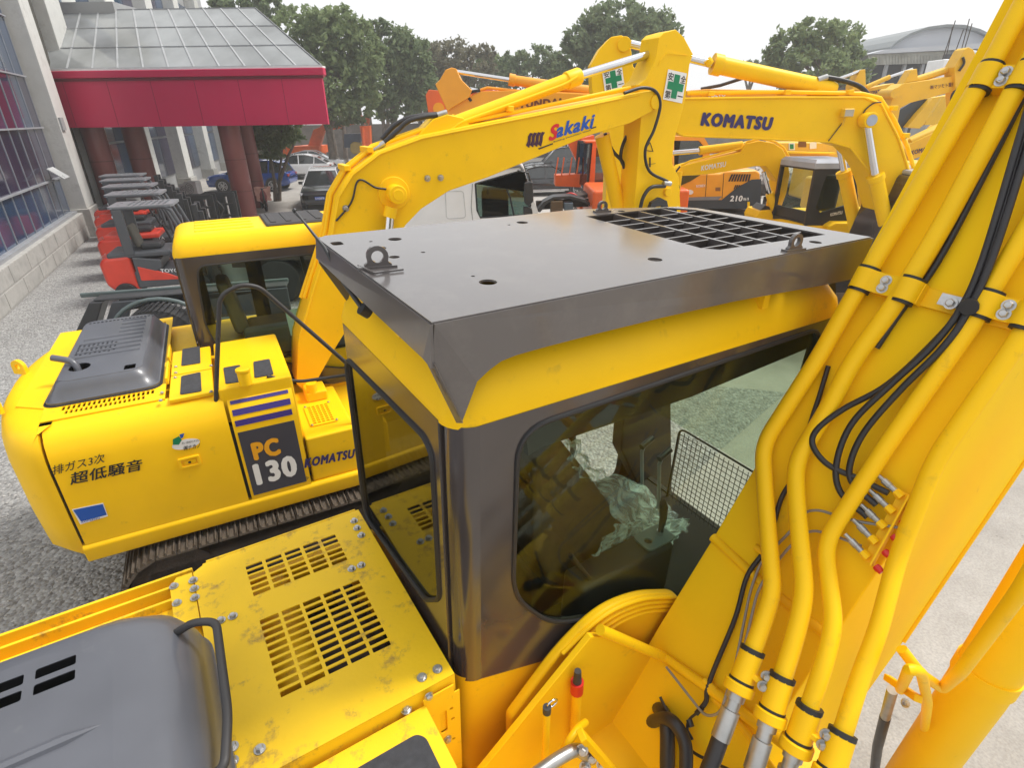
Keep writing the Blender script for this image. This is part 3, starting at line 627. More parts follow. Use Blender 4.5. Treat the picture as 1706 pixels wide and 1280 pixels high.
pipes = []; ends = []
for i, P in enumerate((P1, P2, P3, P4)):
    q = path(P, .065); ends.append(q[-1])
    d = q[0]-q[1]; d /= np.linalg.norm(d)
    q = [np.array([3.22, q[1][1], 4.85]), q[1]] + q[2:] if i < 2 else [q[1]+(q[1]-q[3])*2.5]+q[1:]
    tube('hydraulic_pipe', rnd(q, .09, 6), PR*(1.06 if i < 2 else .98), Y, ra, n=16)
def clamp(ca, cb, big=1.0):
    """saddle clamp holding two pipes: ca, cb centre points"""
    ca, cb = np.array(ca), np.array(cb)
    s = cb-ca; L_ = np.linalg.norm(s); s /= L_; zb = np.interp(ca[2], [a[1] for a in PROF], [a[0] for a in PROF])
    z1 = ca[2]; i = [k for k in range(len(PROF)-1) if PROF[k][1] <= z1 <= PROF[k+1][1]][0]
    t = np.array([PROF[i+1][0]-PROF[i][0], 0, PROF[i+1][1]-PROF[i][1]]); t /= np.linalg.norm(t)
    nrm = np.array([-t[2], 0, t[0]]); s = s-t*(s@t); s /= np.linalg.norm(s)
    R1 = PR*1.35; prof = []
    mid = L_/2
    up = [(-R1-.004, -.05), (-R1-.004, 0)]+[(R1*1.0*math.cos(R_(a)), R1*math.sin(R_(a))) for a in range(180, 29, -15)]
    up += [(mid-.02, .012), (mid+.02, .012)]
    up += [(L_+R1*math.cos(R_(a)), R1*math.sin(R_(a))) for a in range(150, -1, -15)]+[(L_+R1+.004, 0), (L_+R1+.004, -.05)]
    lo = [(L_+R1-.006, -.05)]+[(L_+(R1-.008)*math.cos(R_(a)), (R1-.008)*math.sin(R_(a))) for a in range(0, 151, 15)]+[(mid+.02, .002), (mid-.02, .002)]+[((R1-.008)*math.cos(R_(a)), (R1-.008)*math.sin(R_(a))) for a in range(30, 181, 15)]+[(-R1+.006, -.05)]
    w = .085*big
    n_ = min(len(up), len(lo))
    pts = [ca+s*a+nrm*b_-t*w/2 for a, b_ in up]; ptl = [ca+s*a+nrm*b_-t*w/2 for a, b_ in lo[::-1]]
    nU = len(pts); V = pts+ptl; 
    V2 = [v+t*w for v in V]; nn = len(V); F = []
    for k in range(nU-1): F.append((k, k+1, k+1+nn, k+nn))
    for k in range(nU, nn-1): F.append((k, k+1, k+1+nn, k+nn))
    for base in (0, nn):
        for k in range(nU-1):
            a_, b_ = k, k+1; c_ = nU+min(int(round((k+1)*(nn-nU-1)/(nU-1))), nn-nU-1); d_ = nU+int(round(k*(nn-nU-1)/(nU-1)))
            F.append((a_+base, b_+base, c_+base, d_+base))
    c = fixn(mesh('pipe_clamp', V+V2, F, Y, ra, smooth=True, angle=35))
    ru = MB()
    for cc in (ca, ca+s*L_):
        ru.tube([cc-t*(w/2+.012), cc+t*(w/2+.012)], R1-.004, 18)
    ru.build('rubber_sleeve', RUB, c, smooth=True)
    for sg in (-.55, .5): bolt(ca+s*mid+nrm*.010+t*w*.36*sg+s*.0, nrm, c, 1.15)
    MB().obox(ca+s*mid-nrm*.035, s, t, nrm, L_*.5, w*.9, .06).build('clamp_block', Y, c)
    return s, t, nrm
def mid_pt(P, k, f): 
    a, b_ = on(P[k][0], P[k][1], .065), on(P[k+1][0], P[k+1][1], .065); return a*(1-f)+b_*f
# upper pair, crossbar pair left and right
clamp(on(1641, 130, .065), on(1706, 130, .065)); 
ca, cb = on(1440, 466, .065), on(1512, 484, .065); s_, t_, n_ = clamp(ca, cb)
cc, cd_ = on(1640, 508, .065), on(1712, 535, .065); clamp(cc, cd_)
MB().obox((ca+cd_)/2-n_*.045, s_, t_, n_, np.linalg.norm(ca-cd_)+.04, .075, .012).build('clamp_crossbar', Y, boom, bevel=.002)
# lower collars: flange, adaptor, hose
dirs = []
for i, e in enumerate(ends):
    P = (P1, P2, P3, P4)[i]; q = path(P, .065); d = q[-1]-q[-2]; d /= np.linalg.norm(d); sc = 1.0
    fl = MB(); fl.tube([e-d*.02, e+d*.10], PR*1.38, 20); fl.build('pipe_clamp', Y, ra, smooth=True, bevel=.003)
    ru = tube('rubber_sleeve', [e-d*.035, e-d*.015], PR*1.42, RUB, ra)
    tube('rubber_sleeve', [e+d*.097, e+d*.107], PR*1.45, RUB, ra)
    fo = cyl('flange', e+d*.108, e+d*.15, PR*1.75, Y, ra, n=24, bevel=.006)
    ad = MB(); ad.tube([e+d*.15, e+d*.18, e+d*.182, e+d*.22, e+d*.222, e+d*.34], .03, 20, rs=[.036, .036, .028, .028, .037, .037]); ad.build('hose_fitting', FIT, ra, smooth=True)
    h0 = e+d*.34; hz = [h0-d*.02, h0+d*.12, h0+d*.28+np.array([-.03, 0, -.05]), h0+d*.4+np.array([-.12, .02, -.25])]
    tube('hydraulic_hose', curve_pts(hz, 6), .033, HOSE, ra, n=14)
    dirs.append(d)
for a_, b_ in ((0, 1), (2, 3)):
    mdp = (ends[a_]+dirs[a_]*.03+ends[b_]+dirs[b_]*.03)/2
    MB().bar(ends[a_]+dirs[a_]*.05, ends[b_]+dirs[b_]*.05, .05, .02, up=dirs[a_]).build('clamp_bridge', Y, ra, bevel=.003)
    for sg in (-1, 1): bolt(mdp+dirs[a_]*.02*sg+np.array([-.014, -.02, .012]), (-.8, -.5, .35), ra, 1.25)
# --- thin grey lines, cables, hoses
LINE = mat('grey_line_pipe', (.30, .30, .30), .4, metal=.4)
tube('grease_line', rnd([on(1500, 880, .05), on(1420, 868, .05), on(1365, 850, .04), on(1343, 852, .04), on(1318, 885, .04), on(1268, 935, .04), on(1250, 985, .05), on(1225, 1110, .06), on(1200, 1190, .08), on(1175, 1195, .08), on(1110, 1112, .06)], .05), .006, LINE, ra, n=8)
tube('grease_line', rnd([on(1435, 910, .05), on(1390, 893, .04), on(1350, 882, .04), on(1318, 908, .04), on(1282, 952, .04), on(1262, 985, .05), on(1240, 1080, .06), on(1215, 1160, .08)], .05), .006, LINE, ra, n=8)
tube('wiring_cable', curve_pts([on(1320, 800, .02), on(1300, 835, .03), on(1278, 910, .03), on(1245, 960, .03), on(1225, 1030, .04), on(1190, 1115, .04), on(1178, 1150, .05), on(1176, 1170, .05), on(1160, 1190, .06)], 6), .011, HOSE, ra, n=10)
for q in ((1268, 918), (1182, 1142)): 
    c_ = on(q[0], q[1], .045); MB().tube([c_-np.array([0, .03, 0]), c_+np.array([0, .03, 0])], .016, 10).build('cable_clip', Y, ra, smooth=True)
tube('wiring_cable', curve_pts([on(1380, 610, .02), on(1365, 660, .03), on(1352, 700, .03), on(1335, 760, .02)], 6), .010, HOSE, ra, n=10)
hs_ = [
 [(1760, 60, .1), (1706, 225, .09), (1650, 420, .10), (1612, 500, .09), (1566, 560, .07), (1480, 640, .07), (1405, 682, .08), (1362, 715, .09), (1354, 742, .09), (1380, 775, .08), (1435, 800, .06), (1480, 822, .05)],
 [(1745, 70, .1), (1695, 240, .1), (1638, 430, .11), (1600, 515, .10), (1550, 580, .09), (1485, 640, .09), (1420, 705, .09), (1394, 770, .08), (1400, 820, .06), (1445, 862, .05)],
 [(1765, 85, .1), (1710, 255, .1), (1655, 425, .11), (1612, 520, .10), (1570, 580, .09), (1500, 650, .09), (1440, 720, .09), (1416, 775, .08), (1422, 808, .06), (1460, 842, .05)],
]
for P in hs_: tube('grease_hose', curve_pts([on(x, y, o) for x, y, o in P], 8), .0125, HOSE, ra, n=12)
tube('wiring_cable', curve_pts([on(1720, 130, .03), on(1640, 290, .03), on(1560, 440, .03), on(1500, 520, .03), on(1460, 580, .03)], 6), .013, HOSE, ra, n=10)
c_ = on(1584, 506, .085); bolt(c_, -np.array([t_[2]*-1, 0, t_[0]])*-1, ra, 1.2)
MB().obox(on(1600, 506, .08), s_, t_, n_, .14, .045, .006).build('hose_clip', STL, ra)
tube('hose_clip', [on(1614, 512, .13), on(1617, 506, .05)], .03, RUB, ra)
# grease distribution block with five fittings
g0, g1 = on(1510, 822, .03), on(1446, 937, .03)
gv = g1-g0; gl = np.linalg.norm(gv); gv /= gl
MB().bar(g0, g1, .045, .012, up=n_).build('grease_block', Y, ra, bevel=.003)
MB().bar(g0+n_*.02+np.array([0, -.02, 0]), g1+n_*.02+np.array([0, -.02, 0]), .008, .04, up=n_).build('grease_block_face', Y, ra, bevel=.002)
for k in range(5):
    c_ = g0+gv*gl*(.06+.22*k)+n_*.022; dd = np.array([0, .9, 0])+np.array([.12, 0, .25]); dd /= np.linalg.norm(dd)
    f_ = MB().tube([c_, c_+dd*.03, c_+dd*.032], .014, 6, rs=[.016, .016, .012]).build('grease_fitting', Y, ra)
    MB().tube([c_+dd*.03, c_+dd*.055, c_+dd*.056, c_+dd*.085, c_+dd*.086, c_+dd*.115], .01, 10, rs=[.012, .012, .0145, .0145, .0095, .0085]).build('hose_nut', FIT, f_)
    rd = MB().tube([c_-dd*.035, c_-dd*.045, c_-dd*.065], .01, 10, rs=[.013, .016, .012]); rd.build('grease_cap', RED if k > 0 else Y, ra, smooth=True)
# --- boom cylinder on the right and its pipe
tube('boom_cylinder', [(2.70, .22, .7), (2.68, .20, 1.55), (2.74, .20, 2.4), (2.85, .20, 2.75)], .115, Y, ra, n=28)
tube('cylinder_band', [(2.684, .20, 1.62), (2.69, .20, 1.70)], .123, Y, ra, n=28)
tube('cylinder_rod', [(2.84, .20, 2.74), (3.2, .20, 3.9)], .05, CHR, ra)
cp = [A.p(x, y, 'y', v) for x, y, v in ((1760, 880, .16), (1700, 985, .16), (1600, 1120, .20), (1570, 1148, .26), (1535, 1125, .3), (1502, 1082, .38))]
tube('cylinder_pipe', rnd(cp, .06, 6), .021, Y, ra)
cp = [A.p(x, y, 'y', v) for x, y, v in ((1500, 1150, .36), (1515, 1115, .30), (1535, 1120, .28), (1545, 1170, .27), (1538, 1240, .27), (1505, 1340, .27))]
tube('cylinder_pipe', rnd(cp, .06, 6), .019, Y, ra)
q0, q1 = A.p(1478, 1130, 'y', .45), A.p(1530, 1165, 'y', .28)
MB().bar(q0, q1, .03, .03).build('pipe_bracket', Y, ra, bevel=.004)
q0, q1, q2, q3 = [A.p(x, y, 'y', .42) for x, y in ((1487, 1150), (1475, 1195), (1462, 1245), (1455, 1300))]
tube('hose_fitting', [q0, q1], .024, FIT, ra); tube('hydraulic_hose', [q1, q2, q3], .026, HOSE, ra); bolt(A.p(1508, 1172, 'y', .40), (-.3, -.6, .6), ra, 1.3)
# --- valve corner at the bottom: posts, red cap, fittings, black hoses
def at(x, y, Yv): return A.p(x, y, 'y', Yv)
v0 = at(958, 1208, 1.12); v1 = at(961, 1150, 1.12)
tube('grease_tap_post', [v0-(v1-v0)*.6, v1], .022, Y, ra); tube('red_collar', [v1-(v1-v0)*.05, v1+(v1-v0)*.22], .029, RED, ra); tube('tap_cap', [v1+(v1-v0)*.2, v1+(v1-v0)*.5], .018, TRIM, ra, rs=[.02, .015])
v0 = at(908, 1260, 1.05); v1 = at(911, 1188, 1.05)
tube('dipstick_tube', [v0-(v1-v0)*.5, v1], .015, Y, ra); tube('dipstick_cap', [v1, v1+(v1-v0)*.12], .017, TRIM, ra)
rg = at(920, 1173, 1.05); tube('dipstick_ring', [rg+.024*np.array([math.cos(a), 0, math.sin(a)*.8]) for a in np.linspace(0, 6.283, 17)], .004, CHR, ra)
tube('frame_handle', rnd([at(925, 1280, 1.0), at(948, 1235, 1.0), at(962, 1215, 1.02), at(975, 1205, 1.05)], .03), .017, Y, ra)
v = [at(x, y, .95) for x, y in ((880, 1300), (925, 1268), (960, 1248), (985, 1265))]
tube('elbow_fitting', rnd(v, .04), .026, FIT, ra)
for x, y in ((970, 1250), (985, 1262), (1003, 1275), (975, 1278)): bolt(at(x, y, .93), (-.6, -.6, .5), ra, 1.3)
MB().bar(at(968, 1225, .95), at(1025, 1290, .9), .05, .03).build('valve_block', Y, ra, bevel=.005)
h = [at(1005, 1275, 1.08), at(1030, 1245, 1.08), at(1062, 1215, 1.1), on(1110, 1198, .10), on(1140, 1235, .12), on(1143, 1300, .14)]
tube('hydraulic_hose', curve_pts(h[2:], 8), .03, HOSE, ra, n=14)
MB().tube([h[0], h[0]*.5+h[1]*.5, h[0]*.48+h[1]*.52, h[1], h[1]*.98+h[2]*.02, h[2]*1.0], .03, 16, rs=[.02, .02, .034, .034, .03, .031]).build('hose_fitting', FIT, ra, smooth=True, angle=30)
tube('hydraulic_hose', curve_pts([at(1030, 1240, 1.13), at(1050, 1190, 1.13), at(1075, 1175, 1.13), on(1108, 1195, .05), on(1112, 1290, .06)], 8), .034, HOSE, ra, n=14)
tube('wiring_cable', curve_pts([on(x, y, .05) for x, y in ((1100, 1162), (1118, 1205), (1150, 1250), (1190, 1272), (1230, 1290))], 6), .007, HOSE, ra, n=8)
tube('wiring_cable', curve_pts([on(x, y, .07) for x, y in ((1100, 1162), (1120, 1200), (1152, 1232), (1145, 1215), (1150, 1198), (1172, 1182))], 6), .006, HOSE, ra, n=8)
tube('cable_plug', [on(1152, 1212, .07), on(1148, 1200, .07)], .014, BLK, ra)
# --- undercarriage, mostly under the deck
box('counterweight', -2.55, -2.0, .1, 2.45, .95, 1.95, Y, ra, bevel=.12, seg=4)
box('body_side', -2.0, .62, 2.40, 2.44, .95, 1.70, YD, ra); box('track_frame', -1.6, 1.8, 1.95, 2.25, .2, .6, UND, ra, bevel=.05); box('track_frame', -1.6, 1.8, .2, .5, .2, .6, UND, ra, bevel=.05)
def track_loop(x0, x1, y0, y1, r, n, name='track_shoes', parent=None, m_=None, z0=0.):
    L_ = x1-x0; per = 2*L_+2*math.pi*r; mb_ = MB()
    for k in range(n):
        s = per*k/n
        if s < L_: c = (x0+s, z0+2*r); a = 0
        elif s < L_+math.pi*r: a = -(s-L_)/r; c = (x1-r*math.sin(a), z0+r+r*math.cos(a))
        elif s < 2*L_+math.pi*r: c = (x1-(s-L_-math.pi*r), z0); a = math.pi
        else: a = -math.pi-(s-2*L_-math.pi*r)/r; c = (x0-r*math.sin(a), z0+r+r*math.cos(a))
        ax = np.array([math.cos(a), 0, math.sin(a)]); az = np.array([-math.sin(a), 0, math.cos(a)]); w = per/n*.94
        mb_.obox((c[0], (y0+y1)/2, c[1]), ax, (0, 1, 0), az, w, y1-y0, .02)
        for g_ in (-.4, .0, .4): mb_.obox(np.array([c[0], (y0+y1)/2, c[1]])+ax*w*g_+az*.018, ax, (0, 1, 0), az, .012, y1-y0, .02)
    o = mb_.build(name, m_ or TRK, parent); o['kind'] = 'stuff'; return o
track_loop(-1.55, 1.75, 1.85, 2.4, .38, 50, parent=ra); track_loop(-1.55, 1.75, .05, .6, .38, 50, parent=ra)
cyl('slewing_ring', (.5, 1.2, .6), (.5, 1.2, .86), .6, UND, ra, n=32)
# ================================================================ the second excavator, left
B = Fr((-3.3, 3.3), 27)
rb = B.root('excavator', 'yellow excavator with PC 130 panel, grey hood and Sakaki on its boom', 'excavator', 'yellow excavators parked in the yard')
p = B.p
W_ = 2.45; BD = 1.95
# side skin with rounded shoulder: profile swept along x
def prof_y(z_list): return z_list
def side_strip(name, x0, x1, prof, m_, parent, cap=True):
    V = [(x0, y, z) for y, z in prof]+[(x1, y, z) for y, z in prof]; n = len(prof)
    F = [(i, i+1, i+1+n, i+n) for i in range(n-1)]
    return fixn(mesh(name, V, F, m_, parent, smooth=True, angle=50))
SP = [(.10, .90), (.02, .92), (0, .98), (-.005, 1.3), (0, 1.68), (.012, 1.76), (.04, 1.84), (.09, 1.905), (.16, 1.94), (.22, BD)]
side_strip('side_door', .035, 1.19, [q for q in SP if q[1] > .99 or q[1] == .98][0:], Y, rb)
side_strip('side_door', 1.215, 1.70, [(q[0], q[1]) for q in SP if q[1] >= .98], Y, rb)
prism('body_core', [(.0, .10, .9), (1.7, .10, .9), (1.7, .10, 1.85), (.0, .10, 1.85)], (0, 2.3, 0), Y, rb)
box('door_gap', .02, 1.7, .012, .1, 1.0, 1.70, DRK, rb)
prism('sill_beam', [(.01, y, z) for y, z in rpoly([(.0, .98), (-.02, .955), (-.005, .82), (.15, .80), (.15, .98)], .02)], (2.2, 0, 0), Y, rb, bevel=.01)
# counterweight, rounded tail
rings = []
def cw_ring(z, ins, r):
    pts = []
    for k in range(15):
        t = k/14; y = .0+ins+(W_-2*ins)*t; x = -.06-.36*math.sin(math.pi*t)**.55+ins
        pts.append((x, y))
    return [(.015, .0+ins)]+pts+[(.015, W_-ins)]
for z, ins in ((.84, .12), (.87, .05), (.95, .01), (1.2, .0), (1.65, .0), (1.78, .01), (1.87, .035), (1.925, .08), (1.95, .15)):
    rings.append([(x, y, z) for x, y in cw_ring(z, ins, .1)])
cw = loft('counterweight', rings, Y, rb, angle=50)
for yy in (.62, 1.42):
    O = (-.33, yy, 1.93); e = plate('lifting_lug', [(-.07, 0), (-.07, .05)]+[(.07*math.cos(R_(a)), .07+.06*math.sin(R_(a))) for a in range(180, -1, -20)]+[(.07, 0)], [circ(0, .07, .026)], O, (.75, -.66, 0), (0, 0, 1), .03, Y, cw)
# deck
plate('deck_panel', [(.02, .20), (.80, .20), (.80, 2.4), (-.2, 2.4), (-.2, .6), (.0, .45)], grille(.15, .66, .27, .33, 17, 1, .012, .01)+grille(.12, .72, .345, .42, 19, 1, .012, .01)+grille(.52, .74, 2.22, 2.27, 8, 1, .012, .01), (0, 0, BD+.006), (1, 0, 0), (0, 1, 0), .01, Y, rb)
box('bay_floor', .1, .75, .2, 2.3, 1.7, 1.72, DRK, rb)
for (x0, x1, y0, y1, nm) in ((.83, 1.14, .12, .62, 'deck_lid'), (.83, 1.14, .64, 1.22, 'deck_lid')):
    l_ = box(nm, x0, x1, y0, y1, BD-.01, BD+.022, Y, rb, bevel=.008)
plate('anti_slip_pad', rpoly([p(x, y, 'z', BD+.026)[:2] for x, y in ((302, 627), (334, 620), (336, 652), (300, 658))], .02), [], (0, 0, BD+.026), (1, 0, 0), (0, 1, 0), .004, PAD, rb)
plate('anti_slip_pad', rpoly([p(x, y, 'z', BD+.026)[:2] for x, y in ((304, 582), (333, 577), (334, 605), (302, 610))], .02), [], (0, 0, BD+.026), (1, 0, 0), (0, 1, 0), .004, PAD, rb)
for x, y in ((352, 610), (352, 653), (293, 612), (293, 622), (292, 630), (270, 655), (268, 668), (346, 570), (330, 571)): bolt(p(x, y, 'z', BD+.022), (0, 0, 1), rb, .8)
# shoulder plate with three purple stripes, fuel filler, pads
FT = 2.0
box('fuel_tank', 1.17, 1.72, .08, 1.20, 1.2, FT, Y, rb, bevel=.02)
plate('anti_slip_pad', rpoly([p(x, y, 'z', FT+.004)[:2] for x, y in ((372, 613), (400, 608), (402, 636), (376, 640))], .02), [], (0, 0, FT+.004), (1, 0, 0), (0, 1, 0), .004, PAD, rb)
plate('anti_slip_pad', rpoly([p(x, y, 'z', FT+.004)[:2] for x, y in ((422, 603), (449, 598), (456, 624), (424, 630))], .02), [], (0, 0, FT+.004), (1, 0, 0), (0, 1, 0), .004, PAD, rb)
c = p(410, 640, 'z', FT); cyl('filler_neck', c, c+np.array([0, 0, .11]), .048, Y, rb); cyl('filler_cap', c+np.array([0, 0, .11]), c+np.array([0, 0, .135]), .055, Y, rb, bevel=.006)
# stripes and badge panel lie on the side skin: quads in plane y=-.004
def quad_side(name, px4, m_, yv=-.006, parent=rb): return flat(name, [p(x, y, 'y', yv) for x, y in px4], m_, parent, (0, -1, 0))
def on_shoulder(s):    # s from 0 (z 1.62) upwards along the shoulder
    Z = [(0, 1.60), (0, 1.68), (.012, 1.76), (.04, 1.84), (.09, 1.905), (.16, 1.94), (.22, BD)]
    L_ = [0]
    for i in range(1, len(Z)): L_.append(L_[-1]+math.hypot(Z[i][0]-Z[i-1][0], Z[i][1]-Z[i-1][1]))
    return np.interp(s, L_, [a[0] for a in Z]), np.interp(s, L_, [a[1] for a in Z])
def stripe(name, s0, s1, x0, x1, m_, k=5):
    V = []
    for i in range(k+1):
        y, z = on_shoulder(s0+(s1-s0)*i/k); V += [(x0-.0, y-.004, z+.004), (x1, y-.004, z+.004)]
    return mesh(name, V, [(2*i, 2*i+1, 2*i+3, 2*i+2) for i in range(k)], m_, rb, smooth=True)
stripe('purple_stripe', .085, .135, 1.235, 1.665, PURP); stripe('purple_stripe', .175, .225, 1.235, 1.67, PURP); stripe('purple_stripe', .27, .30, 1.235, 1.67, PURP)
flat('badge_panel', [(1.235, -.002, 1.635), (1.235, -.002, 1.02), (1.665, -.002, 1.02), (1.665, -.002, 1.635)], CHAR, rb, (0, -1, 0))
def stext(body, xl, xr, zb, zt, m_, yv=-.006, fat=.02, shear=0, dz=0, par=rb, name='lettering'):
    return text(body, (xl, yv, zb), (xr, yv, zb+dz), (xl, yv, zt), (0, -1, 0), m_, par, fat=fat, shear=shear, name=name)
stext('PC', 1.315, 1.505, 1.36, 1.51, LORY, fat=.07); stext('130', 1.29, 1.60, 1.12, 1.31, LWHT, fat=.06)
def ptext(F, ax, v, body, bl, br, tl, m_, off, par, fat=.02, shear=0, name='lettering', lift=.004):
    return text(body, F.p(*bl, ax, v), F.p(*br, ax, v), F.p(*tl, ax, v), off, m_, par, fat=fat, shear=shear, name=name, lift=lift)
ptext(B, 'y', -.008, 'KOMATSU', (508, 779), (590, 762), (508, 765), NAVY, (0, -1, 0), rb, fat=.07, shear=.15)
ptext(B, 'y', -.008, '排ガス3次', (88, 792), (174, 770), (88, 776), INK, (0, -1, 0), rb, fat=.008)
ptext(B, 'y', -.008, '超低騒音', (118, 808), (236, 783), (118, 788), INK, (0, -1, 0), rb, fat=.02)
flat('sticker', [p(x, y, 'y', -.006) for x, y in ((120, 849), (172, 838), (180, 860), (134, 874))], LWHT, rb, (0, -1, 0), .0015)
flat('sticker', [p(x, y, 'y', -.009) for x, y in ((122, 850), (171, 840), (178, 858), (135, 869))], BLU, rb, (0, -1, 0), .001)
ptext(B, 'y', -.011, 'komatsu', (136, 872), (166, 865), (136, 867), BLU, (0, -1, 0), rb, fat=.0, lift=.002)
e_ = p(310, 740, 'y', -.006)
flat('sticker', [e_+np.array([.095*math.cos(a), 0, .042*math.sin(a)]) for a in np.linspace(0, 6.28, 25)[:-1]], LWHT, rb, (0, -1, 0), .001)
ptext(B, 'y', -.010, '㈱ナカノ', (306, 751), (333, 746), (306, 743), INK, (0, -1, 0), rb, fat=.015)
ptext(B, 'y', -.010, '良い機械を大切に', (303, 741), (333, 735), (303, 737), INK, (0, -1, 0), rb, fat=.0)
flat('sticker', [p(x, y, 'y', -.010) for x, y in ((288, 732), (298, 727), (303, 733), (298, 741), (288, 741))], GRN, rb, (0, -1, 0), .001)
flat('sticker', [p(x, y, 'y', -.010) for x, y in ((299, 724), (307, 722), (305, 729), (301, 731))], BLU, rb, (0, -1, 0), .001)
c_ = p(511, 797, 'y', -.03); mk = MB()
for a, b_ in (((-.022, 0), (.022, 0)), ((0, -.022), (0, .022))): mk.bar(c_+np.array([a[0], 0, a[1]]), c_+np.array([b_[0], 0, b_[1]]), .002)
mk.tube([c_+.012*np.array([math.cos(a), 0, math.sin(a)]) for a in np.linspace(0, 6.29, 17)], .0015, 6); mk.build('lift_mark', INK, rb)
# latch recess
lx = p(316, 769, 'y', 0); plate('latch_frame', rrect(-.075, .075, -.045, .045, .012), [rrect(-.055, .055, -.028, .028, .008)], (lx[0], -.009, lx[2]), (1, 0, 0), (0, 0, 1), .012, Y, rb, bevel=.002)
box('latch', lx[0]-.03, lx[0]+.045, -.012, .0, lx[2]-.018, lx[2]+.018, Y, rb, bevel=.004); cyl('lock_barrel', (lx[0], -.016, lx[2]), (lx[0], -.01, lx[2]), .010, CHR, rb)
# --- hood
rings = []
hx = (.0, .76, .44, 2.18)
for z, i, r in ((1.955, -.0, .1), (1.985, -.0, .1), (1.99, .015, .1), (2.06, .045, .1), (2.10, .065, .1), (2.115, .085, .09)):
    rings.append([(x+ (0 if x > .3 else 0), y, z) for x, y in rrect(hx[0]+i+(.02 if z > 2 else 0), hx[1]-i*1.1, hx[2]+i, hx[3]-i, r, 6)])
loft('hood', rings, HOOD, rb, cap0=False, cap1=False, angle=50)
hr = [(q[0], q[1]) for q in rings[-1]]
hh = []
for j in range(6):
    for i in range(9): 
        if not (i == 8 and j % 2): hh.append(circ(.15+i*.034, 1.10+j*.048+(.0 if i % 2 else .02), .011, 8, .017))
for i in range(17): hh.append(rrect(.13+i*.033, .153+i*.033, 2.01, 2.04, .004, 1))
hh.append(rrect(.54, .62, .56, .66, .01)); hh.append(circ(.22, .80, .075, 16, .09))
plate('hood_top', hr, hh, (0, 0, 2.115), (1, 0, 0), (0, 1, 0), .006, HOOD, rb)
rm = MB()
for k in range(9): rm.tube([(.42 if k > 4 else .16, 1.02+k*.118-.0, 2.117), (.62, 1.02+k*.118, 2.119)], .012, 8)
rm.build('hood_rib', HOOD, rb, smooth=True)
tube('exhaust_pipe', rnd([(.20, .80, 1.98), (.19, .86, 2.15), (.04, .92, 2.19)], .06), .026, HOOD, rb)
box('hood_inside', .08, .7, .55, 2.1, 1.97, 2.05, DRK, rb)
loft('hood_seal', [[(x, y, z) for x, y in rrect(-.015, .775, .425, 2.195, .1, 6)] for z in (1.95, 1.965)], RUB, rb)
box('door_latch_bar', .80, .82, .5, .9, BD, BD+.06, Y, rb, bevel=.005); box('door_latch_bar', .80, .82, 1.0, 1.35, BD, BD+.06, Y, rb, bevel=.005)
# --- hand rails
rl = [(362, 852), (360, 655), (366, 492), (402, 474), (432, 478), (585, 612), (592, 700)]
tube('hand_rail', rnd([p(x, y, 'y', .10) for x, y in rl], .09, 6), .017, TRIM, rb)
tube('hand_rail', rnd([p(x, y, 'y', .12) for x, y in ((445, 627), (470, 632), (500, 636), (600, 622), (640, 640))], .05), .014, TRIM, rb)
# --- step and front tool box
box('front_step', 1.72, 2.15, .02, 1.0, .98, 1.42, Y, rb, bevel=.02)
tr = plate('step_plate', rrect(0, .24, 0, .42, .02), grille(.03, .21, .03, .39, 5, 9, .012, .012), (1.80, .20, 1.428), (1, 0, 0), (0, 1, 0), .008, Y, rb)
box('step_lid', 1.85, 2.05, .70, .95, 1.42, 1.52, Y, rb, bevel=.02); cyl('filler_cap', (1.92, .75, 1.5), (1.92, .75, 1.60), .05, Y, rb)
for q in ((1.815, .215), (2.03, .215), (1.815, .60), (2.03, .60)): bolt((q[0], q[1], 1.434), (0, 0, 1), rb, .7)
box('front_frame', 2.15, 2.5, .3, 2.2, .9, 1.25, Y, rb, bevel=.02)
# --- cab
bx0, bx1, by0, by1 = 1.04, 2.75, 1.30, 2.30; zt = 2.79
swb = rpoly([p(x, y, 'y', by0)[[0, 2]] for x, y in ((330, 443), (330, 470), (342, 540), (360, 575), (395, 588), (482, 605))]+[(2.35, 1.45), (2.60, 1.62), (2.66, 2.70)], .07, 5)
plate('cab_side_frame', [(bx0+.07, 1.66), (1.25, 1.60), (1.75, 1.40), (2.2, 1.3), (2.75, 1.3), (2.75, zt), (bx0+.07, zt)], [swb], (0, by0, 0), (1, 0, 0), (0, 0, 1), .03, PIL, rb)
tube('side_window_seal', [(x, by0-.016, z) for x, z in swb+[swb[0]]], .008, RUB, rb, n=8)
plate('side_window', swb, [], (0, by0-.003, 0), (1, 0, 0), (0, 0, 1), .004, GLS, rb)
for cy, sg in ((by0, 1), (by1, -1)):
    pts = [(bx0+.07-.07*math.sin(R_(90*k/8)), cy+sg*(.07-.07*math.cos(R_(90*k/8)))-sg*.015) for k in range(9)]; n = 9
    fixn(mesh('corner_pillar', [(x, y, 1.66) for x, y in pts]+[(x, y, zt) for x, y in pts], [(i, i+1, i+1+n, i+n) for i in range(n-1)], PIL, rb, smooth=True))
plate('cab_rear_frame', [(by0+.07, 1.66), (by1-.07, 1.66), (by1-.07, zt), (by0+.07, zt)], [rrect(1.45, 2.15, 1.95, 2.65, .06)], (bx0, 0, 0), (0, 1, 0), (0, 0, 1), .03, PIL, rb)
plate('rear_window', rrect(1.45, 2.15, 1.95, 2.65, .06), [], (bx0-.003, 0, 0), (0, 1, 0), (0, 0, 1), .004, GLD, rb)
rings = []
for z, i, rr in ((zt-.01, -.01, .09), (zt+.02, -.012, .09), (zt+.09, .005, .1), (zt+.14, .03, .12), (zt+.17, .07, .13), (zt+.18, .15, .13)):
    rings.append([(x, y, z) for x, y in rrect(bx0+i, bx1-i, by0+i, by1-i, rr, 6)])
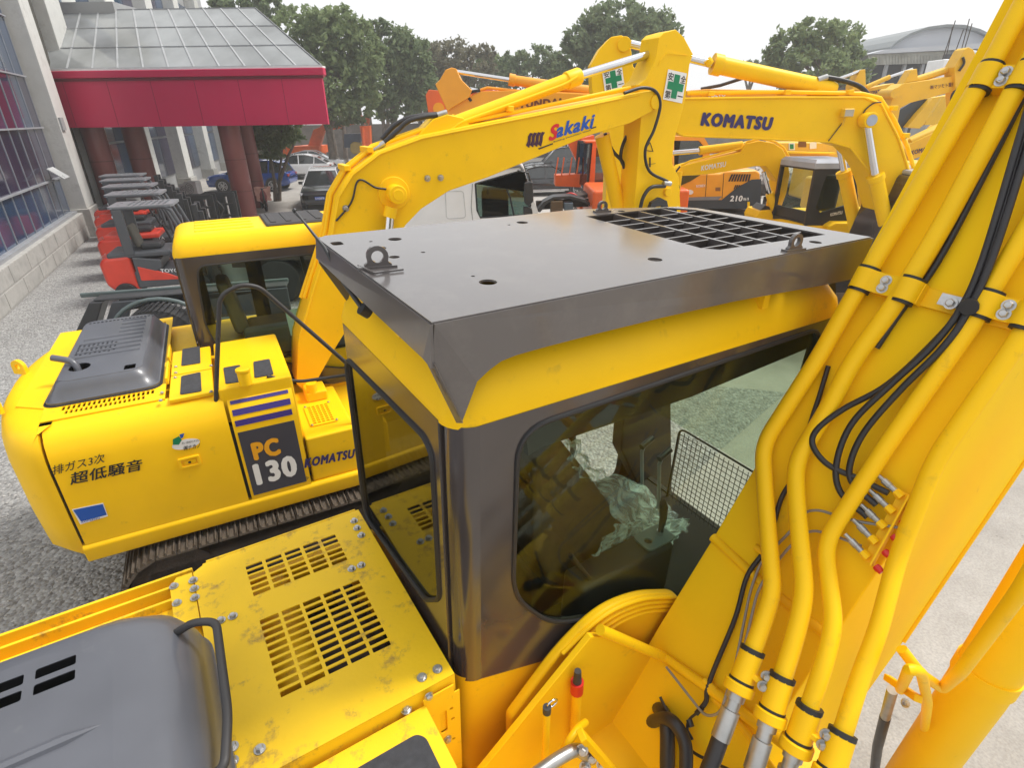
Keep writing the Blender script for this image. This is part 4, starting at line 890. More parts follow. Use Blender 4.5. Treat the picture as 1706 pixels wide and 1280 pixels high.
rf = loft('cab_roof', rings, Y, rb, angle=60)
for k in range(4): box('roof_rib', bx0+.2, 1.75, by0+.2+k*.18, by0+.27+k*.18, zt+.172, zt+.19, Y, rf, bevel=.012)
box('roof_hatch', 1.85, 2.45, by0+.14, by1-.14, zt+.17, zt+.205, TRIM, rb, bevel=.02)
for k in range(4): box('hatch_rib', 1.9+k*.14, 1.95+k*.14, by0+.2, by1-.2, zt+.2, zt+.213, TRIM, rb, bevel=.005)
box('cab_base', bx0+.02, bx1, by0+.02, by1, .95, 1.67, Y, rb, bevel=.02)
fwb = [rrect(1.2, 1.62, 1.75, 2.6, .06), rrect(1.78, 2.62, 1.3, 2.66, .06)]
plate('cab_door_frame', [(bx0+.06, 1.2), (bx1, 1.2), (bx1, zt), (bx0+.06, zt)], fwb, (0, by1, 0), (1, 0, 0), (0, 0, 1), .04, DRK, rb)
box('cab_front_pillar', 2.70, 2.745, by0+.02, by0+.08, 1.3, zt, PIL, rb); box('cab_front_pillar', 2.70, 2.745, by1-.08, by1-.02, 1.3, zt, PIL, rb)
box('cab_floor', bx0+.05, bx1-.05, by0+.05, by1-.05, 1.66, 1.70, DRK, rb); box('cab_ceiling', bx0+.03, bx1-.03, by0+.03, by1-.03, zt-.03, zt-.015, DRK, rb)
box('seat_cushion', 1.5, 2.0, 1.6, 2.05, 1.8, 1.95, SEAT, rb, bevel=.05, seg=3); prism('seat_backrest', [(x, 1.6, z) for x, z in ((1.38, 1.9), (1.52, 1.92), (1.42, 2.45), (1.30, 2.45))], (0, .45, 0), mat('grey_seat', (.12, .12, .11), .8), rb, bevel=.04)
box('control_console', 1.45, 2.1, 1.40, 1.55, 1.7, 2.0, mat('grey_console', (.09, .10, .09), .6), rb, bevel=.03)
SHT = mat('pale_sheet', (.45, .62, .60), .4)
MB().obox((2.02, 1.42, 2.02), (1, 0, .1), (0, .5, .86), (0, -.86, .5), .30, .26, .01).build('paper_sheet', SHT, rb)
MB().obox((2.38, 1.55, 2.05), (1, 0, .1), (0, .5, .86), (0, -.86, .5), .34, .24, .01).build('paper_sheet', SHT, rb)
box('small_box', 2.2, 2.35, 1.40, 1.5, 1.72, 1.86, mat('brown_card', (.35, .2, .08), .8), rb)
bar_ = MB().bar((2.28, 2.25, 1.7), (2.18, 2.25, 2.75), .04); bar_.build('cab_grab_bar', BLK, rb)
# --- boom
def bp(x, y, yv=.95): return p(x, y, 'y', yv)
top = [(494, 640), (497, 569), (526, 465), (551, 390), (561, 328), (584, 289), (630, 253), (702, 226), (800, 206), (980, 171), (1068, 153), (1088, 150), (1100, 160), (1098, 176), (1085, 186)]
bot = [(1050, 205), (980, 226), (894, 262), (814, 295), (748, 318), (702, 348), (676, 375), (655, 410), (625, 470), (590, 530), (562, 575), (535, 622), (515, 660)]
prism('boom', [bp(x, y) for x, y in top+bot], (0, .42, 0), Y, rb, bevel=.008)
# narrower top flange edges
fl = MB(); fl.tube([bp(x, y, .945) for x, y in [(500, 560), (529, 462), (554, 388), (565, 328), (588, 291), (633, 256), (704, 230), (980, 175), (1066, 157)]], .012, 6); fl.build('boom_flange_edge', Y, rb, smooth=True)
tube('boom_edge_pipe', [bp(x, y, 1.10)+np.array([0, 0, .025]) for x, y in [(508, 500), (543, 390), (552, 328), (575, 289), (622, 250), (700, 222), (850, 193), (1050, 150)]], .02, Y, rb)
tube('boom_edge_pipe', [bp(x, y, 1.25)+np.array([0, 0, .025]) for x, y in [(502, 500), (538, 390), (548, 328), (572, 286), (620, 248), (700, 220), (850, 191)]], .02, Y, rb)
for x, y in ((842, 194), (612, 262), (575, 292)): MB().obox(bp(x, y, 1.17)+np.array([0, 0, .07]), (1, 0, 0), (0, 1, 0), (0, 0, 1), .06, .28, .05).build('pipe_clamp', Y, rb, bevel=.008)
# gusset and arm cylinder
prism('cylinder_bracket', [bp(x, y, 1.07) for x, y in ((690, 232), (722, 198), (745, 190), (772, 196), (790, 215))], (0, .2, 0), Y, rb, bevel=.01)
a0, a1 = bp(752, 208, 1.16), bp(966, 126, 1.16)
d = (a1-a0)/np.linalg.norm(a1-a0)
tube('arm_cylinder', [a0-d*.03, a0+d*.05, a0+d*.06, a1-d*.18, a1-d*.17, a1-d*.02, a1], .07, Y, rb, n=20, rs=[.06, .085, .07, .07, .085, .085, .075])
tube('cylinder_pipe', rnd([bp(x, y, 1.08) for x, y in ((740, 226), (765, 205), (940, 141), (962, 128))], .05), .016, Y, rb)
a2 = bp(1108, 82, 1.16); tube('cylinder_rod', [a1, a2], .042, CHR, rb); cyl('rod_eye', a2-np.array([0, .1, 0]), a2+np.array([0, .1, 0]), .065, Y, rb)
tube('hydraulic_hose', curve_pts([bp(*q, 1.1) for q in ((640, 238), (662, 218), (680, 202), (705, 195), (728, 192))], 6), .022, HOSE, rb)
tube('hydraulic_hose', curve_pts([bp(*q, 1.22) for q in ((636, 232), (656, 210), (680, 197), (705, 192), (728, 190))], 6), .022, HOSE, rb)
tube('hose_fitting', [bp(622, 250, 1.1), bp(640, 238, 1.1)], .026, FIT, rb); tube('hose_fitting', [bp(728, 192, 1.1), bp(744, 187, 1.1)], .026, FIT, rb)
# pivot pin with hose on boom side
c = bp(656, 322); cyl('pivot_boss', c-np.array([0, .02, 0]), c+np.array([0, .02, 0]), .15, Y, rb, n=32, bevel=.01)
cyl('pivot_pin', c-np.array([0, .15, 0]), c, .085, Y, rb, n=24, bevel=.01); cyl('pin_cap', c-np.array([0, .158, 0]), c-np.array([0, .14, 0]), .05, Y, rb, n=24, bevel=.004)
tube('cylinder_barrel', [bp(652, 345, .88), bp(648, 362, .88)], .06, Y, rb); tube('cylinder_rod', [bp(650, 355, .88), bp(640, 470, .88)], .042, CHR, rb)
tube('wiring_cable', curve_pts([bp(*q, .93) for q in ((643, 315), (625, 312), (604, 300), (594, 305), (588, 330), (580, 345), (560, 368))], 6), .009, HOSE, rb)
for q in ((712, 297), (734, 296), (576, 347)): bolt(bp(*q, .945), (0, -1, 0), rb, 1.6)
for q in ((1090, 170),): c = bp(*q, .97); cyl('arm_pin', c-np.array([0, .04, 0]), c+np.array([0, .46, 0]), .075, Y, rb, n=24, bevel=.008)
tube('wiring_cable', curve_pts([bp(*q, .93) for q in ((1040, 155), (1070, 146), (1092, 152), (1100, 175), (1090, 215), (1075, 250), (1082, 285), (1112, 302))], 8), .017, HOSE, rb)
tube('hydraulic_hose', curve_pts([bp(*q, .93) for q in ((1108, 310), (1085, 312), (1072, 328), (1066, 350))], 8), .022, HOSE, rb)
tube('hose_fitting', [bp(1105, 305, .93), bp(1117, 306, .93)], .028, FIT, rb)
# Sakaki livery
ptext(B, 'y', .95, 'S', (915, 234), (929, 230), (916, 210), REDI, (0, -1, 0), rb, fat=.05, shear=.2)
ptext(B, 'y', .95, 'akaki', (926, 229), (987, 212), (929, 206), BLU, (0, -1, 0), rb, fat=.045, shear=.1)
ptext(B, 'y', .95, 'Building Demolition Work', (922, 238), (984, 218), (922, 235), CHAR, (0, -1, 0), rb, fat=.01)
pp = []
for k in range(4):
    x0 = 876+k*6.6; pp = [(x0, 242-k*.6), (x0+3, 235-k*.6), (x0+3.5, 227-k*.6), (x0+7, 221-k*.6), (x0+12, 222-k*.6), (x0+8.5, 228-k*.6), (x0+8, 236-k*.6), (x0+5.5, 246-k*.6)]
    flat('logo_wave', [bp(x, y, .948) for x, y in pp], mat('plum_print', (.05, .01, .04), .5), rb, (0, -1, 0), .001)
flat('logo_line', [bp(x, y, .948) for x, y in ((896, 247), (921, 238), (921, 240), (898, 249))], INK, rb, (0, -1, 0), .001)
flat('logo_line', [bp(x, y, .948) for x, y in ((984, 213), (993, 210), (993, 212), (984, 215))], INK, rb, (0, -1, 0), .001)
# --- arm
arm = [(1106, 54), (1126, 48.5), (1140, 62), (1155, 90), (1149, 108), (1142, 164), (1126, 223), (1122, 246), (1120, 272), (1131, 295), (1134, 350), (1136, 520), (1120, 600), (1040, 560), (1052, 400), (1057, 344), (1068, 197), (1064, 141), (1077, 131), (1093, 95), (1098, 62)]
prism('arm', [bp(x, y, 1.0) for x, y in arm], (0, .30, 0), Y, rb, bevel=.008)
prism('arm_box_plate', [bp(x, y, .995) for x, y in ((1100, 100), (1113, 84), (1145, 92), (1112, 90), (1096, 110))], (0, .02, 0), Y, rb)
def sign(F, ax, v, P, par, off=(0, -1, 0)):
    """white safety board with a green cross and four characters; P = TL,TR,BR,BL in the survey photo"""
    TL, TR, BR, BL = [F.p(*q, ax, v) for q in P]
    o = flat('safety_sign', [TL, TR, BR, BL], LWHT, par, off, .001)
    def at2(u, w): return BL+(BR-BL)*u+(TL-BL)*w
    o_ = np.array(off, float)*.005
    def q_(u0, u1, w0, w1): return [at2(u0, w0)+o_, at2(u1, w0)+o_, at2(u1, w1)+o_, at2(u0, w1)+o_]
    flat('green_cross', q_(.36, .64, .1, .9), GRN, o, off, .001); flat('green_cross', q_(.10, .36, .37, .63), GRN, o, off, .001); flat('green_cross', q_(.64, .90, .37, .63), GRN, o, off, .001)
    for ch, u, w in (('安', .06, .66), ('全', .70, .66), ('第', .06, .06), ('一', .70, .2)):
        h = .26 if ch != '一' else .03
        text(ch, at2(u, w), at2(u+.26, w), at2(u, w+h), off, INK, o, fat=.02, lift=.005)
    return o
sign(B, 'y', .995, ((1113, 115), (1144, 122), (1136, 172), (1104, 165)), rb)
# arm cylinder bits near the guard, bucket linkage
c = bp(1095, 352, .9)
plate('linkage_ring', circ(0, 0, .16, 8), [rrect(-.07, .07, -.09, .06, .03)], c, (1, 0, 0), (0, 0, 1), .05, BLK, rb)
cyl('arm_boss', bp(1114, 320, .96), bp(1114, 320, .96)+np.array([0, .05, 0]), .05, Y, rb, bevel=.006)
tr_ = MB(); T3 = [bp(*q, .992) for q in ((1074, 250), (1088, 252), (1083, 237))]
for i in range(3): tr_.bar(T3[i], T3[(i+1) % 3], .006)
tr_.bar(bp(1074, 275, .992), bp(1092, 272, .992), .004); tr_.bar(bp(1083, 262, .992), bp(1083, 278, .992), .012); tr_.build('warning_mark', INK, rb)
# far boom-cylinder side seen behind the arm
tube('bucket_cylinder', [bp(1003, 225, 1.30), bp(1030, 345, 1.30)], .085, Y, rb, n=20)
tube('bucket_cylinder_hose', curve_pts([bp(*q, 1.25) for q in ((1008, 222), (1020, 250), (1036, 268), (1040, 280))], 6), .02, HOSE, rb)
tube('bucket_cylinder_hose', curve_pts([bp(*q, 1.25) for q in ((1048, 220), (1038, 240), (1034, 262), (1040, 278))], 6), .02, HOSE, rb)
# --- undercarriage: near track shoe by shoe, far track joined
def shoe_mesh(w, L_):
    b_ = MB(); b_.box(-w*.47, w*.47, 0, L_, -.012, .008)
    for g_ in (-.40, -.04, .34): b_.prism([(w*g_, 0, .008), (w*(g_+.1), 0, .008), (w*(g_+.085), 0, .034), (w*(g_+.03), 0, .034)], (0, L_, 0))
    o = b_.build('shoe', TRK, fix=True); me = o.data; D.objects.remove(o); return me
def track(F_par, x0, x1, y0, L_, r, n, name='track'):
    t = D.objects.new(name, None); COL.objects.link(t); t.parent = F_par; t.location = (0, y0, 0)
    l_ = x1-x0; per = 2*l_+2*math.pi*r; me = shoe_mesh(per/n, L_)
    for k in range(n):
        s = per*k/n
        if s < l_: c = (x0+s, 2*r); a = 0
        elif s < l_+math.pi*r: a = (s-l_)/r; c = (x1+r*math.sin(a), r+r*math.cos(a))
        elif s < 2*l_+math.pi*r: c = (x1-(s-l_-math.pi*r), 0); a = math.pi
        else: a = math.pi+(s-2*l_-math.pi*r)/r; c = (x0+r*math.sin(a), r+r*math.cos(a))
        o = D.objects.new('shoe', me); COL.objects.link(o); o.parent = t; o.location = (c[0], 0, c[1]+.03); o.rotation_euler = (0, a, 0)
    return t
track(rb, .52, 3.2, -.12, .52, .36, 50)
for k in range(1, 8): cyl('track_roller', (.3+k*.4, -.10, .12), (.3+k*.4, .3, .12), .09, UND, rb)
cyl('idler_wheel', (3.2, .0, .39), (3.2, .3, .39), .33, UND, rb); cyl('drive_sprocket', (.52, .0, .39), (.52, .3, .39), .33, UND, rb)
box('track_frame', .3, 3.4, .0, .28, .2, .58, UND, rb, bevel=.05)
track_loop(.52, 3.2, 2.0, 2.5, .36, 50, parent=rb); box('track_frame', .5, 3.2, 2.1, 2.4, .2, .55, UND, rb, bevel=.05)
cyl('slewing_ring', (1.5, 1.2, .58), (1.5, 1.2, .82), .6, UND, rb, n=32); box('cross_member', .9, 2.4, .3, 2.1, .4, .62, UND, rb, bevel=.05)
# ================================================================ machines behind
GRP = 'yellow excavators parked in the yard'
SIL = mat('silver_cab_roof', (.38, .42, .50), .35, coat=.2)
def oplane(F, pts, yv): return [F.p(x, y, 'y', yv) for x, y in pts]
def ex(F, name, pts, yv, d, m_, par, bevel=.015): return prism(name, oplane(F, pts, yv), (0, d, 0), m_, par, bevel=bevel)
def ptube(F, name, pts, yv, r, m_, par, n=16, rs=None, cr=0):
    q = oplane(F, pts, yv); q = curve_pts(q, 5) if cr else q
    return tube(name, q, r, m_, par, n=n, rs=rs)
def base(root, x0, x1, y0, y1, zb, zt, m_, trk=True, tx=None):
    box('body', x0, x1, y0, y1, zb, zt, m_, root, bevel=.1, seg=3)
    if trk:
        t0, t1 = tx or (x0+.3, x1+.8)
        for yy in (y0, y1-.5): track_loop(t0, t1, yy, yy+.5, .38, 40, parent=root)
        box('cross_member', t0+.3, t1-.3, y0+.3, y1-.3, .35, .7, UND, root)
        cyl('slewing_ring', ((t0+t1)/2, (y0+y1)/2, .65), ((t0+t1)/2, (y0+y1)/2, zb+.05), .6, UND, root, n=28)
# --- K: big excavator with dark blue lettering along its boom
K = Fr((8.2, 9.6), 0)
rk = K.root('excavator', 'large yellow excavator with dark blue KOMATSU lettering on its level boom', 'excavator', GRP)
kt = [(1120, 172), (1136, 163), (1300, 160), (1440, 160), (1455, 163), (1469, 171), (1482, 197), (1499, 230), (1515, 275), (1530, 325), (1545, 400)]
kb = [(1480, 410), (1470, 360), (1456, 308), (1446, 282), (1433, 262), (1417, 246), (1384, 237), (1250, 231), (1136, 227), (1118, 215)]
ex(K, 'boom', kt+kb, 0, .55, Y, rk)
fl = MB(); fl.tube(oplane(K, [(1138, 164), (1300, 162), (1440, 162), (1468, 173), (1497, 230), (1527, 325)], -.01), .018, 6)
fl.tube(oplane(K, [(1138, 226), (1250, 230), (1384, 236), (1417, 245), (1446, 282), (1470, 360)], -.01), .018, 6); fl.build('boom_flange_edge', Y, rk, smooth=True)
for dz, yy in ((0, .12), (0, .32)): ptube(K, 'boom_edge_pipe', [(1145, 155), (1300, 153), (1436, 156), (1466, 163), (1490, 200), (1512, 245), (1528, 300)], yy, .03, Y, rk)
for x, y in ((1180, 156), (1305, 154), (1408, 154), (1480, 180), (1500, 225)): MB().obox(K.p(x, y, 'y', .22), (1, 0, 0), (0, 1, 0), (0, 0, 1), .09, .36, .07).build('pipe_clamp', Y, rk, bevel=.01)
ptext(K, 'y', 0, 'KOMATSU', (1168, 208), (1284, 216), (1170, 188), NAVY, (0, -1, 0), rk, fat=.085, shear=.15, lift=.012)
ex(K, 'cylinder_bracket', [(1350, 160), (1365, 146), (1382, 140), (1392, 150), (1400, 160)], .15, .22, Y, rk)
a0, a1, a2 = [K.p(x, y, 'y', .27) for x, y in ((1380, 148), (1187, 106), (1050, 73))]; d = (a1-a0)/np.linalg.norm(a1-a0)
tube('arm_cylinder', [a0-d*.1, a0, a1-d*.15, a1-d*.14, a1], .12, Y, rk, n=20, rs=[.10, .125, .125, .15, .15]); tube('cylinder_rod', [a1, a2], .06, CHR, rk)
ptube(K, 'hydraulic_hose', [(1462, 182), (1440, 150), (1415, 137), (1378, 129), (1364, 132)], .2, .035, HOSE, rk, cr=1); ptube(K, 'hose_fitting', [(1378, 128), (1362, 133)], .2, .045, FIT, rk)
ptube(K, 'hose_fitting', [(1184, 107), (1178, 99)], .2, .06, Y, rk)
arm2 = [(984, 108), (1000, 80), (1018, 61), (1036, 58), (1047, 66), (1052, 85), (1055, 110), (1078, 140), (1085, 160), (1062, 250), (1042, 345), (1030, 420), (1005, 420), (1012, 260), (1000, 200), (986, 150)]
ex(K, 'arm', arm2, .1, .35, Y, rk)
sign(K, 'y', .08, ((1003, 118), (1036, 110), (1041, 146), (1008, 154)), rk)
cyl('arm_pin', K.p(1040, 73, 'y', .03), K.p(1040, 73, 'y', .5), .1, Y, rk, bevel=.01)
for nm, pts, yy in (('boom_cylinder', ((1458, 292), (1482, 402)), -.12), ('boom_cylinder', ((1406, 285), (1430, 400)), .75)):
    q = oplane(K, pts, yy); tube(nm, [q[0], q[0]*.93+q[1]*.07, q[0]*.92+q[1]*.08, q[1]], .1, Y, rk, n=18, rs=[.13, .13, .11, .11])
for pts, yy in (((1443, 202), (1460, 300)), ((1398, 235), (1407, 290))):
    pass
tube('cylinder_rod', oplane(K, ((1444, 205), (1459, 295)), -.12), .055, CHR, rk); tube('cylinder_rod', oplane(K, ((1398, 238), (1407, 288)), .75), .055, CHR, rk)
c = K.p(1440, 200, 'y', -.02); cyl('cylinder_boss', c, c-np.array([0, .2, 0]), .11, Y, rk, bevel=.01); cyl('pin_cap', c-np.array([0, .19, 0]), c-np.array([0, .21, 0]), .08, SIL, rk)
q = K.p(1408, 188, 'y', -.05); lm = box('work_lamp', q[0]-.08, q[0]+.08, q[1]-.12, q[1], q[2]-.06, q[2]+.06, YF, rk, bevel=.015); MB().box(q[0]-.065, q[0]+.065, q[1]-.125, q[1]-.118, q[2]-.045, q[2]+.045).build('lens', mat('lamp_glass', (.5, .45, .35), .1), lm)
tube('lamp_stay', [q-np.array([0, .03, .06]), q-np.array([0, .0, .17])], .015, YF, rk)
ptube(K, 'wiring_cable', [(1403, 205), (1380, 235)], -.02, .008, HOSE, rk); ptube(K, 'wiring_cable', [(1438, 198), (1440, 185), (1455, 172), (1468, 170)], -.02, .01, HOSE, rk, cr=1)
# body, cab and tracks of K
o = K.p(1510, 380, 'y', -.3)
base(rk, 1.6, 5.6, -1.4, 1.6, 1.1, 2.1, Y, tx=(.2, 4.0))
cabx = K.p(1512, 285, 'y', -.35)[0]
prism('cab', [(cabx+x, -1.35+1.0, z) for x, z in ((.10, 2.95), (1.5, 2.95), (1.5, 1.2), (.05, 1.2), (-.15, 1.7))], (0, 1.0, 0), PIL, rk, bevel=.06)
flat('cab_window', [(cabx+x, -.352, z) for x, z in ((.20, 2.85), (.75, 2.85), (.75, 1.8), (.02, 1.8))], mat('dark_glass', (.03, .035, .02), .08, coat=.5), rk, (0, -1, 0))
box('cab_roof', cabx+.15, cabx+1.55, -.4, .67, 2.94, 3.02, SIL, rk, bevel=.03)
# --- S: small excavator with white lettering
S = Fr((5.9, 12.6), 0)
rs_ = S.root('excavator', 'smaller yellow excavator with white KOMATSU boom lettering and pale roofed black cab', 'excavator', GRP)
sp_ = [(1127, 284), (1134, 277), (1148, 273), (1234, 253), (1243, 239), (1266, 234), (1289, 238), (1303, 247), (1312, 262), (1316, 291), (1310, 323), (1300, 350), (1288, 350), (1292, 323), (1294, 302), (1285, 288), (1276, 277), (1257, 277), (1225, 283), (1190, 289), (1160, 292), (1131, 293)]
ex(S, 'boom', sp_, 0, .4, Y, rs_)
ptext(S, 'y', 0, 'KOMATSU', (1168, 284), (1209, 277), (1168, 276), LWHT, (0, -1, 0), rs_, fat=.04, shear=.15, lift=.012)
ptube(S, 'arm_cylinder', [(1236, 242), (1165, 251)], .15, .085, Y, rs_); ptube(S, 'cylinder_rod', [(1165, 251), (1118, 255)], .15, .05, CHR, rs_)
for yy in (.05, .25): ptube(S, 'boom_edge_pipe', [(1135, 275), (1150, 268), (1235, 247), (1245, 236), (1268, 231), (1292, 236), (1306, 246), (1315, 262)], yy, .02, Y, rs_)
ptube(S, 'boom_cylinder', [(1282, 322), (1298, 372)], -.1, .085, Y, rs_); ptube(S, 'cylinder_rod', [(1272, 286), (1282, 322)], -.1, .045, CHR, rs_)
ptube(S, 'hydraulic_hose', [(1275, 318), (1290, 330), (1298, 322), (1292, 338)], -.12, .018, HOSE, rs_, cr=1)
ptube(S, 'hydraulic_hose', [(1240, 240), (1250, 234), (1262, 238), (1275, 236)], .1, .02, HOSE, rs_, cr=1)
ptube(S, 'arm', [(1127, 285), (1118, 330), (1122, 372)], .0, .13, Y, rs_, rs=[.13, .17, .12]); ptube(S, 'wiring_cable', [(1133, 277), (1124, 292), (1131, 312), (1124, 322)], -.15, .018, HOSE, rs_, cr=1)
ex(S, 'blade_frame', [(1260, 362), (1266, 352), (1285, 350), (1290, 366), (1288, 380), (1262, 380)], -.2, .7, Y, rs_)
ex(S, 'hood_lid', [(1266, 351), (1275, 342), (1284, 345), (1284, 352)], -.1, .5, BLK, rs_)
yc = -1.2
cs = [(1360, 281), (1424, 281), (1432, 375), (1342, 375)]; wn_ = [(1377, 291), (1397, 290), (1410, 341), (1366, 354), (1358, 346), (1371, 305)]
def platepx(F, name, out, holes, yv, t, m_, par):
    f = lambda P: [(q[0], q[2]) for q in oplane(F, P, yv)]
    return plate(name, f(out), [f(h) for h in holes], (0, yv, 0), (1, 0, 0), (0, 0, 1), t, m_, par)
platepx(S, 'cab_side_frame', cs, [wn_], yc, .05, BLK, rs_); platepx(S, 'cab_side_window', wn_, [], yc+.01, .006, GLS, rs_)
a = S.p(1360, 281, 'y', yc); b_ = S.p(1342, 375, 'y', yc); hb = b_[2]; ht = a[2]; wv = np.array([-.18, 1.05, 0])
fr0 = [a, a+wv, b_+wv+np.array([-.02, 0, 0]), b_]
mfr = MB()
for i in range(4): mfr.bar(fr0[i], fr0[(i+1) % 4], .07)
mfr.bar(fr0[0]*.22+fr0[3]*.78, fr0[1]*.22+fr0[2]*.78, .05); mfr.build('cab_front_frame', BLK, rs_)
prism('cab_front_window', [fr0[0], fr0[1], fr0[1]*.22+fr0[2]*.78, fr0[0]*.22+fr0[3]*.78], (.004, 0, 0), GLS, rs_)
prism('cab_front_panel', [fr0[0]*.22+fr0[3]*.78, fr0[1]*.22+fr0[2]*.78, fr0[2], fr0[3]], (.02, 0, 0), BLK, rs_)
rf_ = [a+np.array([-.05, -.04, 0]), S.p(1425, 281, 'y', yc-.04), S.p(1425, 281, 'y', yc-.04)+np.array([0, 1.1, 0]), a+wv+np.array([-.05, 0, 0])]
rings = [[q+np.array([0, 0, 0]) for q in rf_], [q+np.array([0, 0, .1]) for q in rf_], [q*.9+np.mean(rf_, 0)*.1+np.array([0, 0, .16]) for q in rf_]]
loft('cab_roof', rings, SIL, rs_, angle=20)
box('seat', a[0]+.35, a[0]+.75, yc+.3, yc+.75, hb+.2, hb+.9, BLK, rs_, bevel=.08)
tube('control_lever', [(a[0]+.2, yc+.25, hb), (a[0]+.15, yc+.25, hb+.55)], .03, Y, rs_)
ptext(S, 'y', yc-.03, 'KOMATSU', (1383, 360), (1403, 356), (1383, 355), LWHT, (0, -1, 0), rs_, fat=.03, shear=.15, lift=.01)
base(rs_, a[0]-.2, a[0]+2.6, yc-.05, yc+2.2, .75, hb+.02, Y, tx=(a[0]-.6, a[0]+2.0))
ex(S, 'engine_cover', [(1380, 378), (1392, 371), (1440, 371), (1450, 392), (1380, 392)], yc-.25, .5, Y, rs_, bevel=.03)
# --- H: orange machine with slashed vents, 210
Hh = Fr((9.0, 18.4), 0)
rh = Hh.root('excavator', 'amber and charcoal wheeled excavator with 210 W-9 on its tail', 'excavator')
ex(Hh, 'body', [(1133, 289), (1200, 289), (1208, 285), (1260, 283), (1267, 288), (1268, 335), (1262, 347), (1133, 347)], 0, 2.4, ORY, rh, bevel=.06)
def pf(F, name, pts, yv, m_, par): return flat(name, oplane(F, pts, yv), m_, par, (0, -1, 0), .01)
CH2 = mat('charcoal_panel', (.035, .045, .06), .4, coat=.2); GY2 = mat('grey_panel_strip', (.22, .22, .23), .5)
pf(Hh, 'lower_panel', [(1133, 333), (1202, 333), (1228, 312), (1252, 299), (1268, 298), (1267, 344), (1258, 347.5), (1133, 347.5)], -.005, CH2, rh)
pf(Hh, 'grey_strip', [(1133, 329), (1203, 327), (1196, 333), (1133, 334)], -.02, GY2, rh)
for k in range(8): pf(Hh, 'vent_slash', [(1213+k*4.6, 302), (1216+k*4.6, 302), (1221.5+k*4.2, 290), (1218.5+k*4.2, 290)], -.008, mat('vent_dark', (.05, .03, .02), .8), rh)
for k in range(4): pf(Hh, 'vent_slash', [(1222+k*3.4, 315-k*1.2), (1224+k*3.4, 315-k*1.2), (1227+k*3, 308), (1225+k*3, 308)], -.008, MAT['vent_dark'], rh)
pf(Hh, 'dark_window_panel', [(1133, 293), (1167, 291), (1150, 302), (1134, 309)], -.008, MAT['dark_glass'], rh)
for x in (1178, 1206): ptube(Hh, 'panel_seam', [(x, 288), (x-3, 331)], -.005, .008, MAT['vent_dark'], rh, n=6)
pf(Hh, 'latch', [(1192, 312), (1200, 312), (1200, 318), (1192, 318)], -.006, mat('latch_brown', (.25, .1, .02), .6), rh)
pf(Hh, 'round_badge', [(1149.5+5.5*math.cos(a), 320+4*math.sin(a)) for a in np.linspace(0, 6.28, 15)[:-1]], -.006, LWHT, rh)
ptext(Hh, 'y', -.02, '210', (1216, 335), (1236, 335), (1217, 326), LWHT, (0, -1, 0), rh, fat=.04, shear=.1, lift=.01)
ptext(Hh, 'y', -.02, 'W-9', (1238, 334.5), (1247, 334), (1238, 329.5), LWHT, (0, -1, 0), rh, fat=.03, lift=.01)
ptext(Hh, 'y', -.01, 'ROBEX', (1160, 312), (1175, 311), (1160, 308), LWHT, (0, -1, 0), rh, fat=.02, lift=.01)
pf(Hh, 'marker_plate', [(1245, 336), (1249, 336), (1249, 346), (1245, 346)], -.02, Y, rh)
platepx(Hh, 'cab_side_frame', rpoly([(1095, 226), (1172, 228), (1182, 245), (1180, 292), (1095, 340)], 6), [[(1100, 234), (1164, 234), (1171, 242), (1170, 290), (1100, 292)]], .3, .1, ORY, rh)
platepx(Hh, 'cab_window', [(1100, 234), (1164, 234), (1171, 242), (1170, 290), (1100, 292)], [], .33, .01, GLC, rh)
q = Hh.p(1097, 228, 'y', .35); q2 = Hh.p(1176, 228, 'y', .35)
box('cab_roof', q[0], q2[0], .3, 1.5, q[2]-.05, q[2]+.02, ORY, rh, bevel=.04); box('cab_far_wall', q[0], q2[0], 1.4, 1.5, 1.1, q[2], BLK, rh)
for x in (1145, 1235):
    c = Hh.p(x, 340, 'y', .2); tyre = MB().tube([(c[0], .1, .5), (c[0], .55, .5)], .5, 28).build('wheel', RUB, rh, smooth=True, bevel=.04); cyl('rim', (c[0], .06, .5), (c[0], .12, .5), .26, ORY, tyre)
box('chassis', Hh.p(1120, 340, 'y', .2)[0], Hh.p(1260, 340, 'y', .2)[0], .5, 2.0, .45, .95, UND, rh, bevel=.05)
# --- Y: amber excavator with brown HYUNDAI lettering, folded arm
Yh = Fr((-1.0, 13.5), 0)
ry = Yh.root('excavator', 'amber excavator with brown HYUNDAI lettering on its low boom', 'excavator')
ex(Yh, 'boom', [(780, 162), (800, 152), (860, 150), (1010, 158), (1010, 185), (985, 215), (900, 235), (780, 225), (700, 240), (735, 190)], 0, .5, ORY, ry)
ex(Yh, 'arm', [(725, 140), (733, 132), (742, 116), (752, 112), (760, 114), (768, 132), (786, 150), (782, 162), (752, 180), (745, 185)], -.1, .4, ORY, ry)
ptext(Yh, 'y', 0, 'HYUNDAI', (852, 180), (934, 176), (852, 168), mat('brown_lettering', (.16, .04, .01), .5), (0, -1, 0), ry, fat=.06, lift=.012)
ptube(Yh, 'cylinder_rod', [(758, 119), (850, 133)], .2, .045, CHR, ry); ptube(Yh, 'arm_cylinder', [(848, 132), (858, 134), (859, 134), (990, 152)], .2, .1, ORY, ry, rs=[.12, .12, .1, .1])
ptube(Yh, 'boom_edge_pipe', [(800, 150), (812, 146), (870, 152), (985, 158)], .1, .03, ORY, ry); ptube(Yh, 'hydraulic_hose', [(785, 168), (780, 160), (786, 153), (800, 150)], .0, .03, HOSE, ry, cr=1)
c = Yh.p(755, 160, 'y', -.11); cyl('arm_pin', c, c+np.array([0, .45, 0]), .1, ORY, ry)
